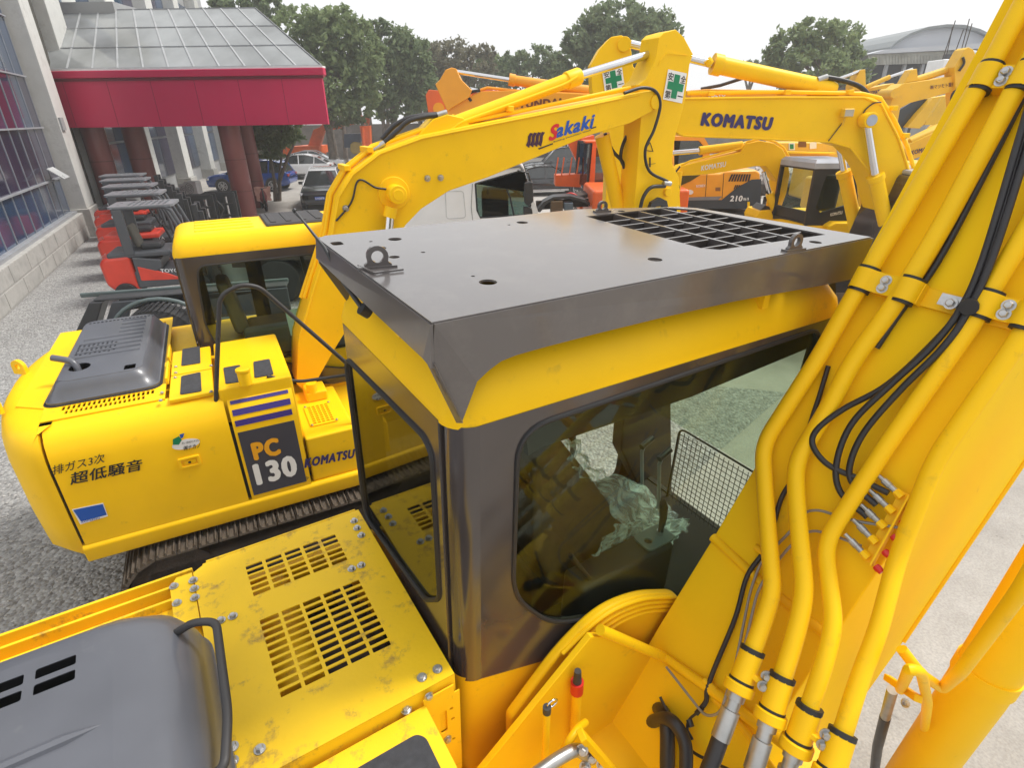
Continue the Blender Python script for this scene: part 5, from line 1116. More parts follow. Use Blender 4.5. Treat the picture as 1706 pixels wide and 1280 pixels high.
ex(Yh, 'counterweight', [(1065, 250), (1065, 200), (1125, 200), (1125, 300), (1065, 300)], .8, 2.2, ORY, ry, bevel=.1)
# orange-red folded arm behind it
Or = Fr((-2.2, 16.5), 0)
ro = Or.root('excavator', 'red orange excavator arm folded behind the amber boom', 'excavator')
ex(Or, 'arm', [(709, 158), (714, 149), (738, 151), (752, 190), (740, 192), (714, 192)], 0, .5, ORG, ro); ex(Or, 'boom', [(770, 155), (800, 149), (1000, 160), (1000, 170), (770, 172)], .2, .5, ORG, ro)
ptube(Or, 'cylinder_rod', [(785, 149), (800, 152)], .1, .05, CHR, ro); cyl('arm_pin', Or.p(731, 181, 'y', -.05), Or.p(731, 181, 'y', .5), .15, ORY, ro)
base(ro, 4.6, 7.4, .3, 2.6, 1.0, 1.9, ORG)
# --- orange excavator with cab between the arms
Oc = Fr((2.6, 19.5), 0)
rc = Oc.root('excavator', 'orange excavator whose cab faces the black saloon and tractor unit', 'excavator')
ex(Oc, 'boom', [(945, 236), (990, 225), (992, 262), (972, 292), (958, 262)], 1.2, .5, ORG, rc)
platepx(Oc, 'cab_side_frame', [(985, 238), (1045, 232), (1045, 324), (978, 318)], [[(993, 246), (1036, 242), (1036, 300), (1004, 304), (990, 310)]], 0, .08, ORG, rc)
platepx(Oc, 'cab_window', [(993, 246), (1036, 242), (1036, 300), (1004, 304), (990, 310)], [], .02, .01, GLC, rc)
a, b_ = Oc.p(985, 238, 'y', 0), Oc.p(978, 318, 'y', 0)
prism('cab_front_window', [a, b_*.9+a*.1, b_*.9+a*.1+np.array([-.3, .9, 0]), a+np.array([-.3, .9, 0])], (.02, 0, 0), GLC, rc)
m_ = MB(); Q = [a, b_, b_+np.array([-.3, .9, 0]), a+np.array([-.3, .9, 0])]
for i in range(4): m_.bar(Q[i], Q[(i+1) % 4], .08)
m_.build('cab_front_frame', BLK, rc); box('cab_roof', a[0]-.2, a[0]+1.3, -.05, 1.1, a[2], a[2]+.06, ORG, rc, bevel=.02); box('cab_back', a[0]+.9, a[0]+1.3, .1, 1.0, 1.0, a[2], BLK, rc)
base(rc, a[0]-.3, a[0]+3.0, -.05, 2.3, .85, 1.15, ORG); ex(Oc, 'tool_box', [(925, 292), (968, 290), (968, 312), (925, 310)], .6, .6, ORG, rc)
m_ = MB(); 
for x in (925, 935, 948, 960): m_.bar(Oc.p(x, 295, 'y', .6), Oc.p(x+5, 262, 'y', .6), .04)
m_.build('hand_rail', ORG, rc)
# --- right cluster: faded machines
def faded(lbl, yv, parts, bx, cat='excavator', m_=YF):
    F = Fr((bx, yv), 0); r_ = F.root('excavator', lbl, cat, GRP)
    for kind, pts, a_, b__ in parts:
        if kind in ('boom', 'arm', 'bracket', 'boom_plate'): ex(F, kind, pts, a_, b__, m_, r_)
        elif kind == 'rod': ptube(F, 'cylinder_rod', pts, a_, b__, CHR, r_, n=10)
        elif kind == 'cyl': ptube(F, 'arm_cylinder', pts, a_, b__, m_, r_, n=12)
        elif kind == 'hose': ptube(F, 'hydraulic_hose', pts, a_, b__, HOSE, r_, n=8, cr=1)
        elif kind == 'pin': c_ = F.p(*pts[0], 'y', a_); cyl('pin', c_, c_+np.array([0, .6, 0]), b__, m_, r_)
    return F, r_
F1, r1 = faded('faded yellow excavator with dark brushed characters on its raised boom', 16.5, [
    ('boom', [(1470, 215), (1482, 182), (1490, 150), (1504, 139), (1592, 126), (1600, 130), (1597, 150), (1517, 171), (1500, 180), (1494, 215)], 0, .5),
    ('arm', [(1590, 112), (1608, 82), (1614, 78), (1622, 82), (1632, 108), (1624, 122), (1612, 171), (1602, 190), (1594, 184), (1592, 150)], -.1, .4),
    ('bracket', [(1505, 139), (1519, 116), (1528, 114), (1530, 134)], .1, .3),
    ('cyl', [(1526, 133), (1594, 111)], .2, .09), ('rod', [(1618, 86), (1650, 94)], .1, .05), ('pin', [(1492, 155)], -.12, .12),
    ('hose', [(1618, 122), (1610, 145), (1590, 152), (1585, 168), (1595, 176)], -.15, .03), ('hose', [(1604, 95), (1606, 105), (1598, 118)], -.15, .03)], 9.5)
ptext(F1, 'y', 0, '㈱マツモト重機', (1549, 149), (1591, 143), (1549, 142), mat('maroon_ink', (.1, .02, .06), .6), (0, -1, 0), r1, fat=.01, lift=.02)
base(r1, F1.p(1440, 200, 'y', 0)[0], F1.p(1540, 200, 'y', 0)[0], .2, 2.6, 1.0, 2.0, YF)
F2, r2 = faded('faded yellow excavator with a short boom bearing navy KOMATSU letters', 14.0, [
    ('boom', [(1505, 250), (1515, 240), (1600, 200), (1640, 190), (1640, 222), (1584, 242), (1515, 268)], 0, .5),
    ('cyl', [(1516, 236), (1590, 204)], .1, .07), ('boom_plate', [(1512, 238), (1600, 198), (1600, 202), (1514, 243)], .2, .3)], 10.2)
ptext(F2, 'y', 0, 'KOMATSU', (1517, 258), (1557, 248), (1517, 251), NAVY, (0, -1, 0), r2, fat=.035, shear=.15, lift=.02)
base(r2, F2.p(1600, 200, 'y', 0)[0], F2.p(1720, 200, 'y', 0)[0], .2, 2.6, 1.0, 2.0, YF)
F3, r3 = faded('faded yellow excavator with slanting arm left of the brushed characters boom', 19.5, [
    ('boom', [(1400, 160), (1425, 150), (1445, 147), (1490, 138), (1488, 170), (1440, 175)], .3, .5), ('bracket', [(1420, 143), (1434, 116), (1442, 115), (1443, 150), (1420, 150)], .1, .4),
    ('rod', [(1398, 131), (1434, 118)], .2, .05), ('cyl', [(1443, 145), (1482, 128)], .2, .07), ('rod', [(1482, 128), (1520, 115)], .2, .045)], 11.5)
ptext(F3, 'y', .3, 'KOMATSU', (1447, 158), (1470, 154), (1447, 152), NAVY, (0, -1, 0), r3, fat=.03, shear=.15, lift=.02)
base(r3, F3.p(1400, 200, 'y', 0)[0], F3.p(1480, 200, 'y', 0)[0], .2, 2.6, 1.0, 2.2, YF)
for k, (pts, yv, lb) in enumerate((([(1512, 212), (1530, 190), (1556, 162), (1568, 160), (1545, 195), (1533, 214)], 21.0, 'yellow excavator arm leaning right, nearest the dark cab glass'),
                                ([(1540, 208), (1572, 160), (1592, 156), (1590, 168), (1562, 208)], 22.5, 'yellow excavator arm leaning right, middle of three slanting arms'),
                                ([(1556, 215), (1590, 168), (1606, 172), (1606, 200), (1580, 222)], 24.0, 'rust yellow excavator arm leaning right beside the big pipes'))):
    F, r_ = faded(lb, yv, [('arm', pts, 0, .4)], 12+k)
    base(r_, F.p(pts[0][0]-10, 225, 'y', 0)[0], F.p(pts[0][0]+40, 225, 'y', 0)[0], .1, 2.4, .9, 1.9, YF)
    if k == 0: platepx(F, 'cab_window', [(1488, 185), (1520, 165), (1540, 165), (1515, 210), (1482, 215)], [], .5, .5, CH2, r_)
    else: ptube(F, 'arm_cylinder', [(pts[0][0]-8, pts[0][1]), (pts[2][0]-8, pts[2][1]+6)], .1, .1, YF, r_)
F5, r5 = faded('yellow machine body carrying a green cross sign below the lettered boom', 22, [('boom_plate', [(1300, 262), (1300, 238), (1400, 238), (1412, 262)], 0, 1.5)], 17)
pf(F5, 'safety_sign', [(1314, 238), (1324, 238), (1324, 250), (1314, 250)], -.02, LWHT, r5); pf(F5, 'green_cross', [(1316, 240), (1322, 240), (1322, 248), (1316, 248)], -.04, GRN, r5)
pf(F5, 'dark_hatch', [(1330, 235), (1343, 235), (1343, 245), (1330, 245)], -.02, mat('rust_panel', (.2, .08, .01), .7), r5); pf(F5, 'white_notice', [(1349, 238), (1360, 236), (1360, 247), (1349, 248)], -.02, LWHT, r5)
ex(F5, 'step', [(1310, 252), (1392, 254), (1392, 257), (1310, 256)], -.3, .3, Y, r5); base(r5, F5.p(1300, 262, 'y', 0)[0], F5.p(1410, 262, 'y', 0)[0], .2, 2.5, .9, 1.3, UND)
# VOLVO grey boom glimpsed behind the lettered boom
Vv = Fr((6.0, 12.0), 0); rv = Vv.root('excavator', 'dark grey excavator boom with white VOLVO letters peeping over the big boom', 'excavator')
ex(Vv, 'boom', [(1150, 150), (1180, 148), (1440, 152), (1440, 190), (1150, 190)], 0, .5, ORY, rv); ptext(Vv, 'y', 0, 'VOLVO', (1178, 162), (1208, 160), (1178, 156), LWHT, (0, -1, 0), rv, fat=.04, lift=.02)
ptube(Vv, 'hydraulic_hose', [(1168, 148), (1200, 142), (1238, 130)], .3, .03, UND, rv); base(rv, 4.2, 6.6, .2, 2.5, 1.0, 1.8, ORY)
# --- far left rear: orange excavator and tan mini excavator
Ol = Fr((-15, 50), 0); rl_ = Ol.root('excavator', 'orange excavator with its arm bent down behind the white cars', 'excavator')
ex(Ol, 'body', [(469, 246), (500, 243), (531, 243), (533, 256), (469, 258)], 0, 2.5, ORG, rl_); ex(Ol, 'boom', [(512, 246), (522, 216), (532, 212), (540, 204), (566, 200), (566, 214), (540, 218), (532, 246)], .5, .5, ORG, rl_)
base(rl_, Ol.p(475, 256, 'y', 0)[0], Ol.p(530, 256, 'y', 0)[0], .1, 2.4, .6, 1.2, ORG)
ptube(Ol, 'arm', [(560, 206), (600, 198), (615, 202)], .7, .3, ORG, rl_)
Om = Fr((-11, 46), 0); rm_ = Om.root('excavator', 'tan and blue grey mini excavator with an upright orange arm', 'excavator')
ex(Om, 'counterweight', [(583, 240), (588, 236), (602, 238), (604, 255), (588, 257), (583, 252)], 0, 1.8, mat('tan_paint', (.42, .3, .08), .5), rm_, bevel=.1); ex(Om, 'cab', [(573, 223), (600, 222), (600, 245), (573, 246)], .3, 1.4, mat('blue_grey_cab', (.08, .10, .14), .4), rm_)
ex(Om, 'boom', [(599, 210), (616, 209), (618, 250), (606, 252)], -.3, .5, ORG, rm_); ptube(Om, 'arm_cylinder', [(604, 212), (606, 245)], -.35, .12, ORG, rm_)
base(rm_, Om.p(575, 255, 'y', 0)[0], Om.p(605, 255, 'y', 0)[0], .1, 1.8, .5, .8, UND)
# ================================================================ building on the left
WCON = mat('pale_render', (.60, .60, .575), .8, var=.12, vscale=1.5, dirt=(.25, .24, .22), dscale=1.5, dlo=.5, dhi=.9)
WCOL = mat('grey_column_concrete', (.33, .335, .34), .75, var=.08, vscale=1.2, dirt=(.24, .24, .23), dscale=1.1, dlo=.5, dhi=.9)
PLIN = mat('plinth_stone', (.42, .41, .385), .85, var=.25, vscale=2.5, dirt=(.17, .165, .15), dscale=2.5, dlo=.5, dhi=.8, bump=.3, bscale=12)
BGL = mat('blue_curtain_glass', (.02, .05, .11), .07, coat=.6, var=.5, vscale=.35)
PGL = mat('violet_curtain_glass', (.025, .02, .055), .1, coat=.5, var=.4, vscale=.35)
FRM = mat('steel_mullion', (.30, .31, .33), .4)
MAR = mat('maroon_cladding', (.20, .045, .04), .38, coat=.2, var=.12, vscale=1)
CRM = mat('crimson_fascia', (.56, .010, .075), .45, var=.06, vscale=.6)
p0, p1 = G(158, 388), G(0, 537)
hdf = math.degrees(math.atan2(p1[1]-p0[1], p1[0]-p0[0]))
Bu = Fr((p0[0], p0[1]), hdf)
rbu = Bu.root('office_building', 'office building with dark blue curtain glass behind a pale pilaster and stone plinth', 'building')
L0, HT = 14.0, 14.0
# the outward side of the facade faces the yard: find its sign
cam_l = Bu.C; sg = 1 if cam_l[1] > 0 else -1
def fb(name, x0, x1, y0, y1, z0, z1, m_, par=rbu, bevel=0): return box(name, x0, x1, min(y0*sg, y1*sg), max(y0*sg, y1*sg), z0, z1, m_, par, bevel=bevel)
zpl = Bu.p(60, 420, 'y', -.0)[2]
zpl = .88
fb('plinth', .2, L0, -.6, .0, 0, zpl, PLIN, bevel=.02)
for k in range(9): fb('plinth_block', .25+k*1.5, 1.70+k*1.5, .0, .012, .05, zpl/2-.02, PLIN, bevel=.012); fb('plinth_block', .9+k*1.5, 2.35+k*1.5, .0, .010, zpl/2+.02, zpl-.02, PLIN, bevel=.012)
fb('sill', 1.0, L0, -.5, -.12, zpl, zpl+.08, FRM)
fb('building_core', 1.0, L0, -8, -.42, 0, HT, mat('dark_room', (.02, .02, .022), .9))
xs = [1.25+k*.92 for k in range(14)]; zs = [zpl+.08, 2.12, 3.7, 5.2, 6.85, 8.5, 10.1, 11.7, 13.3]
for i in range(len(xs)-1):
    for j in range(len(zs)-1):
        gm = PGL if j in (1,) or (j == 2 and i % 3 == 0) else BGL
        fb('pane', xs[i]+.02, xs[i+1]-.02, -.30, -.28, zs[j]+.02, zs[j+1]-.02, gm)
for x in xs: fb('mullion', x-.014, x+.014, -.30, -.26, zs[0], HT, FRM)
for z in zs: fb('transom', xs[0], L0, -.30, -.20, z-.022, z+.022, FRM)
# one open hopper light
wx = Bu.p(80, 330, 'y', -.25*sg); 
MB().obox((2.6, (.05)*sg, 2.35), (1, 0, 0), (0, .75*sg, -.66), (0, .66*sg, .75), .85, .5, .03).build('open_window', mat('pale_sash', (.5, .52, .52), .3), rbu)
fb('pilaster', -.55, .85, -.6, .18, 1.0, HT, WCON, bevel=.02); fb('pilaster_foot', -.65, .95, -.6, .26, 0, 1.0, PLIN, bevel=.03)
fb('downpipe_box', .3, .8, .18, .24, 3.6, 4.0, WCOL)
# second wing running away behind the canopy
q0, q1 = G(206, 372), G(395, 283)
h2 = math.degrees(math.atan2(q1[1]-q0[1], q1[0]-q0[0])); W2 = Fr((q0[0]-.8, q0[1]), h2)
r2w = W2.root('office_wing', 'rear office wing with pale piers and grey panels seen under the red canopy', 'building')
L2 = float(np.hypot(*(q1-q0)[:2]))+6; s2 = 1 if W2.C[1] > 0 else -1
def wb(name, x0, x1, y0, y1, z0, z1, m_, bevel=0): return box(name, x0, x1, min(y0*s2, y1*s2), max(y0*s2, y1*s2), z0, z1, m_, r2w, bevel=bevel)
wb('wing_core', 0, L2, -8, -.4, 0, HT, WCOL)
for k in range(5):
    x = .2+k*L2/5
    wb('pier', x, x+1.3, -.4, .3, .6, HT, WCON, bevel=.03); wb('pier_foot', x-.1, x+1.4, -.4, .42, 0, .6, PLIN, bevel=.03)
    for i in range(3):
        for j in range(5):
            xx = x+1.4+i*(L2/5-1.5)/3; wb('pane', xx, xx+(L2/5-1.5)/3-.06, -.35, -.32, .9+j*2.1, 2.9+j*2.1, BGL if (i+k) % 3 else PGL)
# corner wall between both wings
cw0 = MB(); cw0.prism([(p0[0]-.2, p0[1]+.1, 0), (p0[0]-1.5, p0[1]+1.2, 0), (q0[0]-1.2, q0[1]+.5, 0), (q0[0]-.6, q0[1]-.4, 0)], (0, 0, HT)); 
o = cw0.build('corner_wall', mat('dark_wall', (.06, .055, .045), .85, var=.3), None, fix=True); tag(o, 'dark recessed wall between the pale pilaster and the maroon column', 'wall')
# --- entrance canopy
YC = 23.2
Cn = Fr((-12, YC), 0)
rcn = Cn.root('entrance_canopy', 'entrance canopy with crimson fascia, glazed hipped roof and maroon columns', 'canopy')
def cp_(x, y, yv=0): return Cn.p(x, y, 'y', yv)
TLc, TRc, BRc, BLc = cp_(70, 118), cp_(539, 110), cp_(539, 207), cp_(90, 213)
zt_, zb_ = (TRc[2]+TLc[2])/2, BRc[2]; xr = TRc[0]; xl = TLc[0]-1.0; dpt = 7.5; sx_ = 2.75
box('fascia', xl, xr-.12, 0, .15, zb_, zt_-.28, CRM, rcn, bevel=.01); prism('fascia', [(xr-.27, .15, zb_), (xr-.12, .15, zb_), (xr-.12-sx_, dpt, zb_), (xr-.27-sx_, dpt, zb_)], (0, 0, zt_-.28-zb_), CRM, rcn)
box('cornice', xl, xr, -.12, .2, zt_-.27, zt_-.03, CRM, rcn, bevel=.03); prism('cornice', [(xr-.25, .2, zt_-.27), (xr, .2, zt_-.27), (xr-sx_, dpt, zt_-.27), (xr-.25-sx_, dpt, zt_-.27)], (0, 0, .24), CRM, rcn)
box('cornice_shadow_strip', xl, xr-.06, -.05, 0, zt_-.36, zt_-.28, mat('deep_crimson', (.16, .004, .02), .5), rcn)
box('gutter_cap', xl, xr-.02, -.08, .3, zt_-.03, zt_+.03, WHT, rcn)
for k in range(1, 7): box('fascia_seam', xl+(xr-xl)*k/7-.006, xl+(xr-xl)*k/7+.006, -.004, .0, zb_+.01, zt_-.37, MAT['deep_crimson'], rcn)
box('soffit', xl, xr-.4-sx_, .15, dpt, zt_-.8, zt_-.7, mat('soffit_brown', (.12, .08, .05), .7), rcn)
tp0, tp1 = cp_(75, 13, 3.4), cp_(425, 13, 3.4); zr = tp1[2]; xr2 = tp1[0]; xl2 = xl-.5
GR = D.materials.new('canopy_glass'); GR.use_nodes = True; bs = GR.node_tree.nodes['Principled BSDF']; bs.inputs['Base Color'].default_value = (.20, .21, .22, 1); bs.inputs['Roughness'].default_value = .12; bs.inputs['Coat Weight'].default_value = .6
nt = GR.node_tree; nz = N(nt, 'ShaderNodeTexNoise'); nz.inputs['Scale'].default_value = .6; nz.inputs['Detail'].default_value = 5; cr = N(nt, 'ShaderNodeValToRGB'); cr.color_ramp.elements[0].color = (.19, .20, .20, 1); cr.color_ramp.elements[1].color = (.31, .325, .33, 1); cr.color_ramp.elements[0].position = .35; cr.color_ramp.elements[1].position = .65
tc = N(nt, 'ShaderNodeTexCoord'); nt.links.new(tc.outputs['Object'], nz.inputs['Vector']); nt.links.new(nz.outputs[0], cr.inputs[0]); nt.links.new(cr.outputs[0], bs.inputs['Base Color'])
zc = zt_+.04; nC, nR = 12, 3
def sl(u, w):  # front slope point
    a = np.array([xl+(xr-.1-xl)*u, 0.1, zc]); b__ = np.array([xl2+(xr2-xl2)*u, 3.4, zr]); return a*(1-w)+b__*w
fr_m = MB()
for i in range(nC):
    for j in range(nR):
        g_ = .006; P = [sl((i+g_*2)/nC, (j+.02)/nR), sl((i+1-g_*2)/nC, (j+.02)/nR), sl((i+1-g_*2)/nC, (j+.98)/nR), sl((i+g_*2)/nC, (j+.98)/nR)]
        prism('roof_pane', P, (0, .01, .02), GR, rcn)
for i in range(nC+1): fr_m.bar(sl(i/nC, 0), sl(i/nC, 1), .06)
for j in range(nR+1): fr_m.bar(sl(0, j/nR), sl(1, j/nR), .06)
def sl2(u, w):  # right hip
    a = np.array([xr-.1-sx_*u, .1+(dpt-.1)*u, zc]); b__ = np.array([xr2-sx_*.5*u, 3.4+(dpt-3.4)*u, zr]); return a*(1-w)+b__*w
for i in range(4):
    for j in range(nR): prism('roof_pane', [sl2((i+.02)/4, (j+.02)/nR), sl2((i+.98)/4, (j+.02)/nR), sl2((i+.98)/4, (j+.98)/nR), sl2((i+.02)/4, (j+.98)/nR)], (.01, 0, .02), GR, rcn)
for i in range(5): fr_m.bar(sl2(i/4, 0), sl2(i/4, 1), .06)
fr_m.build('glazing_bar', mat('zinc_bar', (.35, .36, .37), .4), rcn)
box('roof_top', xl2, xr2-1.5, 3.4, dpt, zr-.1, zr, WCOL, rcn)
for bx_, by_, r0 in ((428, 368, .40), (447, 345, .38), (222, 392, .42), (276, 362, .42)):
    g = G(bx_-14, by_); k_ = max(1.0, (YC+1.0)/g[1]); g = g*k_; tube('column', [(g[0]-(-12), g[1]-YC, 0), (g[0]+12, g[1]-YC, zt_-.7)], r0, MAR, rcn, n=28)
    for zz in (1.2, 2.4): tube('column_joint', [(g[0]+12, g[1]-YC, zz), (g[0]+12, g[1]-YC, zz+.03)], r0+.006, mat('maroon_joint', (.12, .025, .02), .5), rcn, n=28)
gC = Cn.p(103, 60, 'y', 4.6); tube('upper_column', [(gC[0], 4.6, zr-.6), (gC[0], 4.6, HT)], .85, WCON, rcn, n=32)
o = box('upper_slab', -24, -15.5, YC+3.2, YC+14, 7.6, 8.1, WCOL, rcn); o.location = (12, -YC, 0)
o = box('upper_wall', -25, -15.2, YC+7.6, YC+12, zr-.1-.0, 8.4, WCON, rcn); o.location = (12, -YC, 0)

# ================================================================ trees
LEAF = {}
def leaf_mat(name, c0, c1, sc=.55):
    m = D.materials.new(name); m.use_nodes = True; nt = m.node_tree; L = nt.links; b = nt.nodes['Principled BSDF']
    tc = N(nt, 'ShaderNodeTexCoord'); nz = N(nt, 'ShaderNodeTexNoise'); nz.inputs['Scale'].default_value = sc; nz.inputs['Detail'].default_value = 6; nz.inputs['Roughness'].default_value = .7
    cr = N(nt, 'ShaderNodeValToRGB'); cr.color_ramp.elements[0].position = .36; cr.color_ramp.elements[1].position = .66
    cr.color_ramp.elements[0].color = (*c0, 1); cr.color_ramp.elements[1].color = (*c1, 1)
    L.new(tc.outputs['Object'], nz.inputs['Vector']); L.new(nz.outputs[0], cr.inputs[0]); L.new(cr.outputs[0], b.inputs['Base Color']); b.inputs['Roughness'].default_value = .65
    b.inputs['Specular IOR Level'].default_value = .25
    tr = N(nt, 'ShaderNodeBsdfTranslucent'); L.new(cr.outputs[0], tr.inputs[0]); ms = N(nt, 'ShaderNodeMixShader'); ms.inputs[0].default_value = .38
    L.new(b.outputs[0], ms.inputs[1]); L.new(tr.outputs[0], ms.inputs[2]); L.new(ms.outputs[0], nt.nodes['Material Output'].inputs[0]); return m
LG = leaf_mat('olive_leaf', (.14, .195, .085), (.27, .335, .15)); LD = leaf_mat('dark_leaf', (.125, .175, .085), (.23, .29, .145)); LB = leaf_mat('brownish_leaf', (.15, .145, .10), (.26, .25, .165))
BARK = mat('grey_bark', (.16, .13, .105), .9, var=.3, vscale=4, bump=.4)
def crown_mesh(blobs, n, size, lm, par, name='crown'):
    """blobs: (centre, radii); leaves gather in clumps near each blob's surface"""
    w = np.array([b[1][0]*b[1][2] for b in blobs]); w = w/w.sum(); V = []
    ncl = max(30, n//26); cl = []
    for k in range(ncl):
        b = blobs[rng.choice(len(blobs), p=w)]; d = rng.normal(0, 1, 3); d /= np.linalg.norm(d)
        rr = rng.uniform(.55, 1.04)**.6; cl.append((np.array(b[0])+d*rr*np.array(b[1]), rng.uniform(.25, .62)*min(b[1])*.42))
    idx = rng.integers(0, ncl, n); cc = np.array([c[0] for c in cl])[idx]; cs_ = np.array([c[1] for c in cl])[idx]
    P = cc+rng.normal(0, 1, (n, 3))*cs_[:, None]*[.62, .62, .5]
    a = rng.normal(0, 1, (n, 3)); a /= np.linalg.norm(a, axis=1)[:, None]; t = rng.normal(0, 1, (n, 3)); b_ = np.cross(a, t); b_ /= np.linalg.norm(b_, axis=1)[:, None]
    s = size*rng.uniform(.6, 1.4, n)[:, None]
    Q = np.stack([P-a*s, P+b_*s*.5, P+a*s, P-b_*s*.5], 1).reshape(-1, 3)
    F = np.arange(4*n).reshape(-1, 4)
    me = D.meshes.new(name); me.from_pydata(Q.tolist(), [], F.tolist()); me.materials.append(lm)
    o = D.objects.new(name, me); COL.objects.link(o); o.parent = par; return o
def branches(par, h0, tips, r0, name='trunk'):
    mb = MB(); mb.tube([(0, 0, -.1), (.05*r0, 0, h0*.5), (0, 0, h0)], r0, 10, rs=[r0*1.25, r0*.9, r0*.75])
    for t in tips:
        t = np.array(t, float); mid = np.array([t[0]*.35, t[1]*.35, h0+(t[2]-h0)*.5]); mb.tube([(0, 0, h0*.9), mid, t], .1, 7, rs=[r0*.6, r0*.35, r0*.08])
        for k in range(2):
            e = t+rng.normal(0, .4, 3)*r0*3-np.array([0, 0, .2]); mb.tube([mid, (mid+e)/2+rng.normal(0, .1, 3), e], .1, 5, rs=[r0*.28, r0*.15, r0*.04])
    return mb.build(name, BARK, par, smooth=True)
def tree(Yd, base_px, crown_px, n, size, lm, label, grp='trees along the back of the yard', r0=None, name='broadleaf_tree'):
    """crown_px: list of (x, y, rx, ry) ellipses in the survey photo, at distance Yd"""
    def at_(x, y):
        d = WA[2]+(x-853)/FOC*WA[0]+(640-y)/FOC*WA[1]; return CAM+d*(Yd/d[1])
    gx = at_(base_px, 200)[0]; root = empty(name, (gx, Yd, 0), 0, label, 'tree', grp); B_ = []
    for (x, y, rx, ry) in crown_px:
        c = at_(x, y); ex_ = abs(at_(x+rx, y)[0]-c[0]); ez = abs(at_(x, y-ry)[2]-c[2]); dy = rng.uniform(-.3, .3)*ex_
        B_.append(((c[0]-gx, dy, c[2]), (ex_, ex_*.9, ez)))
    zmin = min(b[0][2]-b[1][2]*.5 for b in B_); crown_mesh(B_, n, size, lm, root)
    branches(root, max(1.2, zmin*.8), [(b[0][0]*.9, b[0][1], b[0][2]+b[1][2]*.05) for b in B_], r0 or .28); return root
tree(46, 545, [(545, 75, 62, 60), (500, 60, 45, 45), (590, 80, 50, 45), (540, 140, 80, 60), (610, 140, 32, 45), (570, 45, 50, 30), (490, 130, 40, 60), (560, 180, 62, 30)], 17000, .20, LG, 'tallest dense green tree rising right behind the glazed canopy roof')
tree(52, 420, [(400, 5, 45, 30), (440, 10, 40, 28), (380, 30, 40, 22)], 5500, .22, LD, 'dark tree crown showing above the top of the canopy')
tree(50, 655, [(650, 80, 38, 40), (680, 95, 38, 40), (640, 130, 42, 50), (690, 135, 36, 45), (660, 170, 50, 35), (630, 45, 16, 16)], 13000, .19, LD, 'dark green tree between the canopy tree and the bare brown one')
tree(58, 770, [(750, 95, 40, 30), (790, 110, 40, 32), (745, 130, 40, 30), (800, 85, 25, 14)], 7500, .17, LB, 'thin brownish tree behind the folded orange arm')
tree(64, 880, [(860, 105, 28, 22), (900, 100, 32, 24), (880, 125, 50, 24), (925, 115, 26, 22)], 7000, .2, LD, 'low dark tree left of the big round crown')
tree(56, 1040, [(1035, 35, 62, 34), (985, 65, 45, 40), (1085, 55, 48, 40), (1040, 80, 85, 45), (950, 100, 25, 30), (1120, 85, 25, 25)], 15000, .21, LD, 'big round crowned tree above the two safety signs')
tree(50, 1360, [(1355, 60, 40, 32), (1320, 85, 42, 36), (1390, 75, 40, 40), (1345, 115, 70, 34), (1420, 110, 38, 28), (1290, 95, 20, 24), (1420, 135, 30, 14)], 12000, .19, LG, 'loose grey green tree left of the arched hall')
tree(85, 1470, [(1455, 85, 26, 16), (1490, 88, 20, 14)], 2500, .26, LD, 'small far tree at the left end of the arched roof')
tree(75, 1240, [(1215, 112, 25, 10), (1250, 112, 26, 10), (1275, 110, 12, 8)], 2600, .24, LD, 'low far shrub line tree over the yellow arm cylinder')
tree(60, 700, [(715, 150, 30, 40), (745, 160, 30, 30)], 3000, .18, LB, 'sparse brown tree before the white house')
tree(60, 715, [(705, 95, 30, 28), (730, 120, 30, 34), (700, 140, 34, 34)], 6000, .19, LD, 'green tree filling the gap just left of the thin brownish tree')
tree(66, 830, [(815, 110, 26, 22), (840, 125, 34, 24), (800, 135, 30, 20)], 5500, .2, LG, 'low green tree between the thin brownish tree and the low dark tree')
tree(62, 945, [(935, 120, 22, 18), (960, 135, 30, 18)], 3500, .2, LG, 'low green tree tucked under the left edge of the big round crown')
g = G(466, 335)
tr0 = empty('young_tree', (g[0], g[1], 0), 0, 'young thin stemmed tree on the pavement before the blue car', 'tree')
def atY(x, y, Yd):
    d = WA[2]+(x-853)/FOC*WA[0]+(640-y)/FOC*WA[1]; return CAM+d*(Yd/d[1])
mb = MB()
for pts in (((466, 335), (466, 290), (470, 250), (469, 205)), ((462, 335), (452, 270), (445, 235)), ((466, 300), (480, 260), (490, 240)), ((459, 335), (457, 318))):
    q = [atY(x, y, g[1])-np.array([g[0], g[1], 0]) for x, y in pts]; mb.tube(q, .06, 7, rs=[.10, .07, .05, .03][:len(q)])
mb.build('trunk', BARK, tr0, smooth=True)
cb = []
for x, y, rx, ry in ((450, 225, 32, 22), (475, 218, 26, 20), (440, 245, 24, 16), (458, 252, 16, 12)):
    c = atY(x, y, g[1]); cb.append(((c[0]-g[0], 0, c[2]), (rx/29., rx/32., ry/29.)))
crown_mesh(cb, 7000, .09, LG, tr0)
# far bamboo and trunks row
for k, (x, lbn) in enumerate(((608, 'right of the tan mini excavator'), (622, 'second to the right of the tan mini excavator'), (640, 'under the middle of the second dark tree'), (652, 'thickest, beside the dark shed'), (560, 'left of the tan mini excavator'), (575, 'just behind the tan mini excavator'))):
    q = atY(x, 255, 58); o = tube('bare_trunk', [(q[0], 58, 0), (q[0]+rng.uniform(-.3, .3), 58, 3), (q[0]+rng.uniform(-.5, .5), 58, 7)], .18, BARK, None, rs=[.25, .18, .1])
    tag(o, 'bare grey tree trunk '+lbn, 'tree trunk', 'bare trunks under the trees')
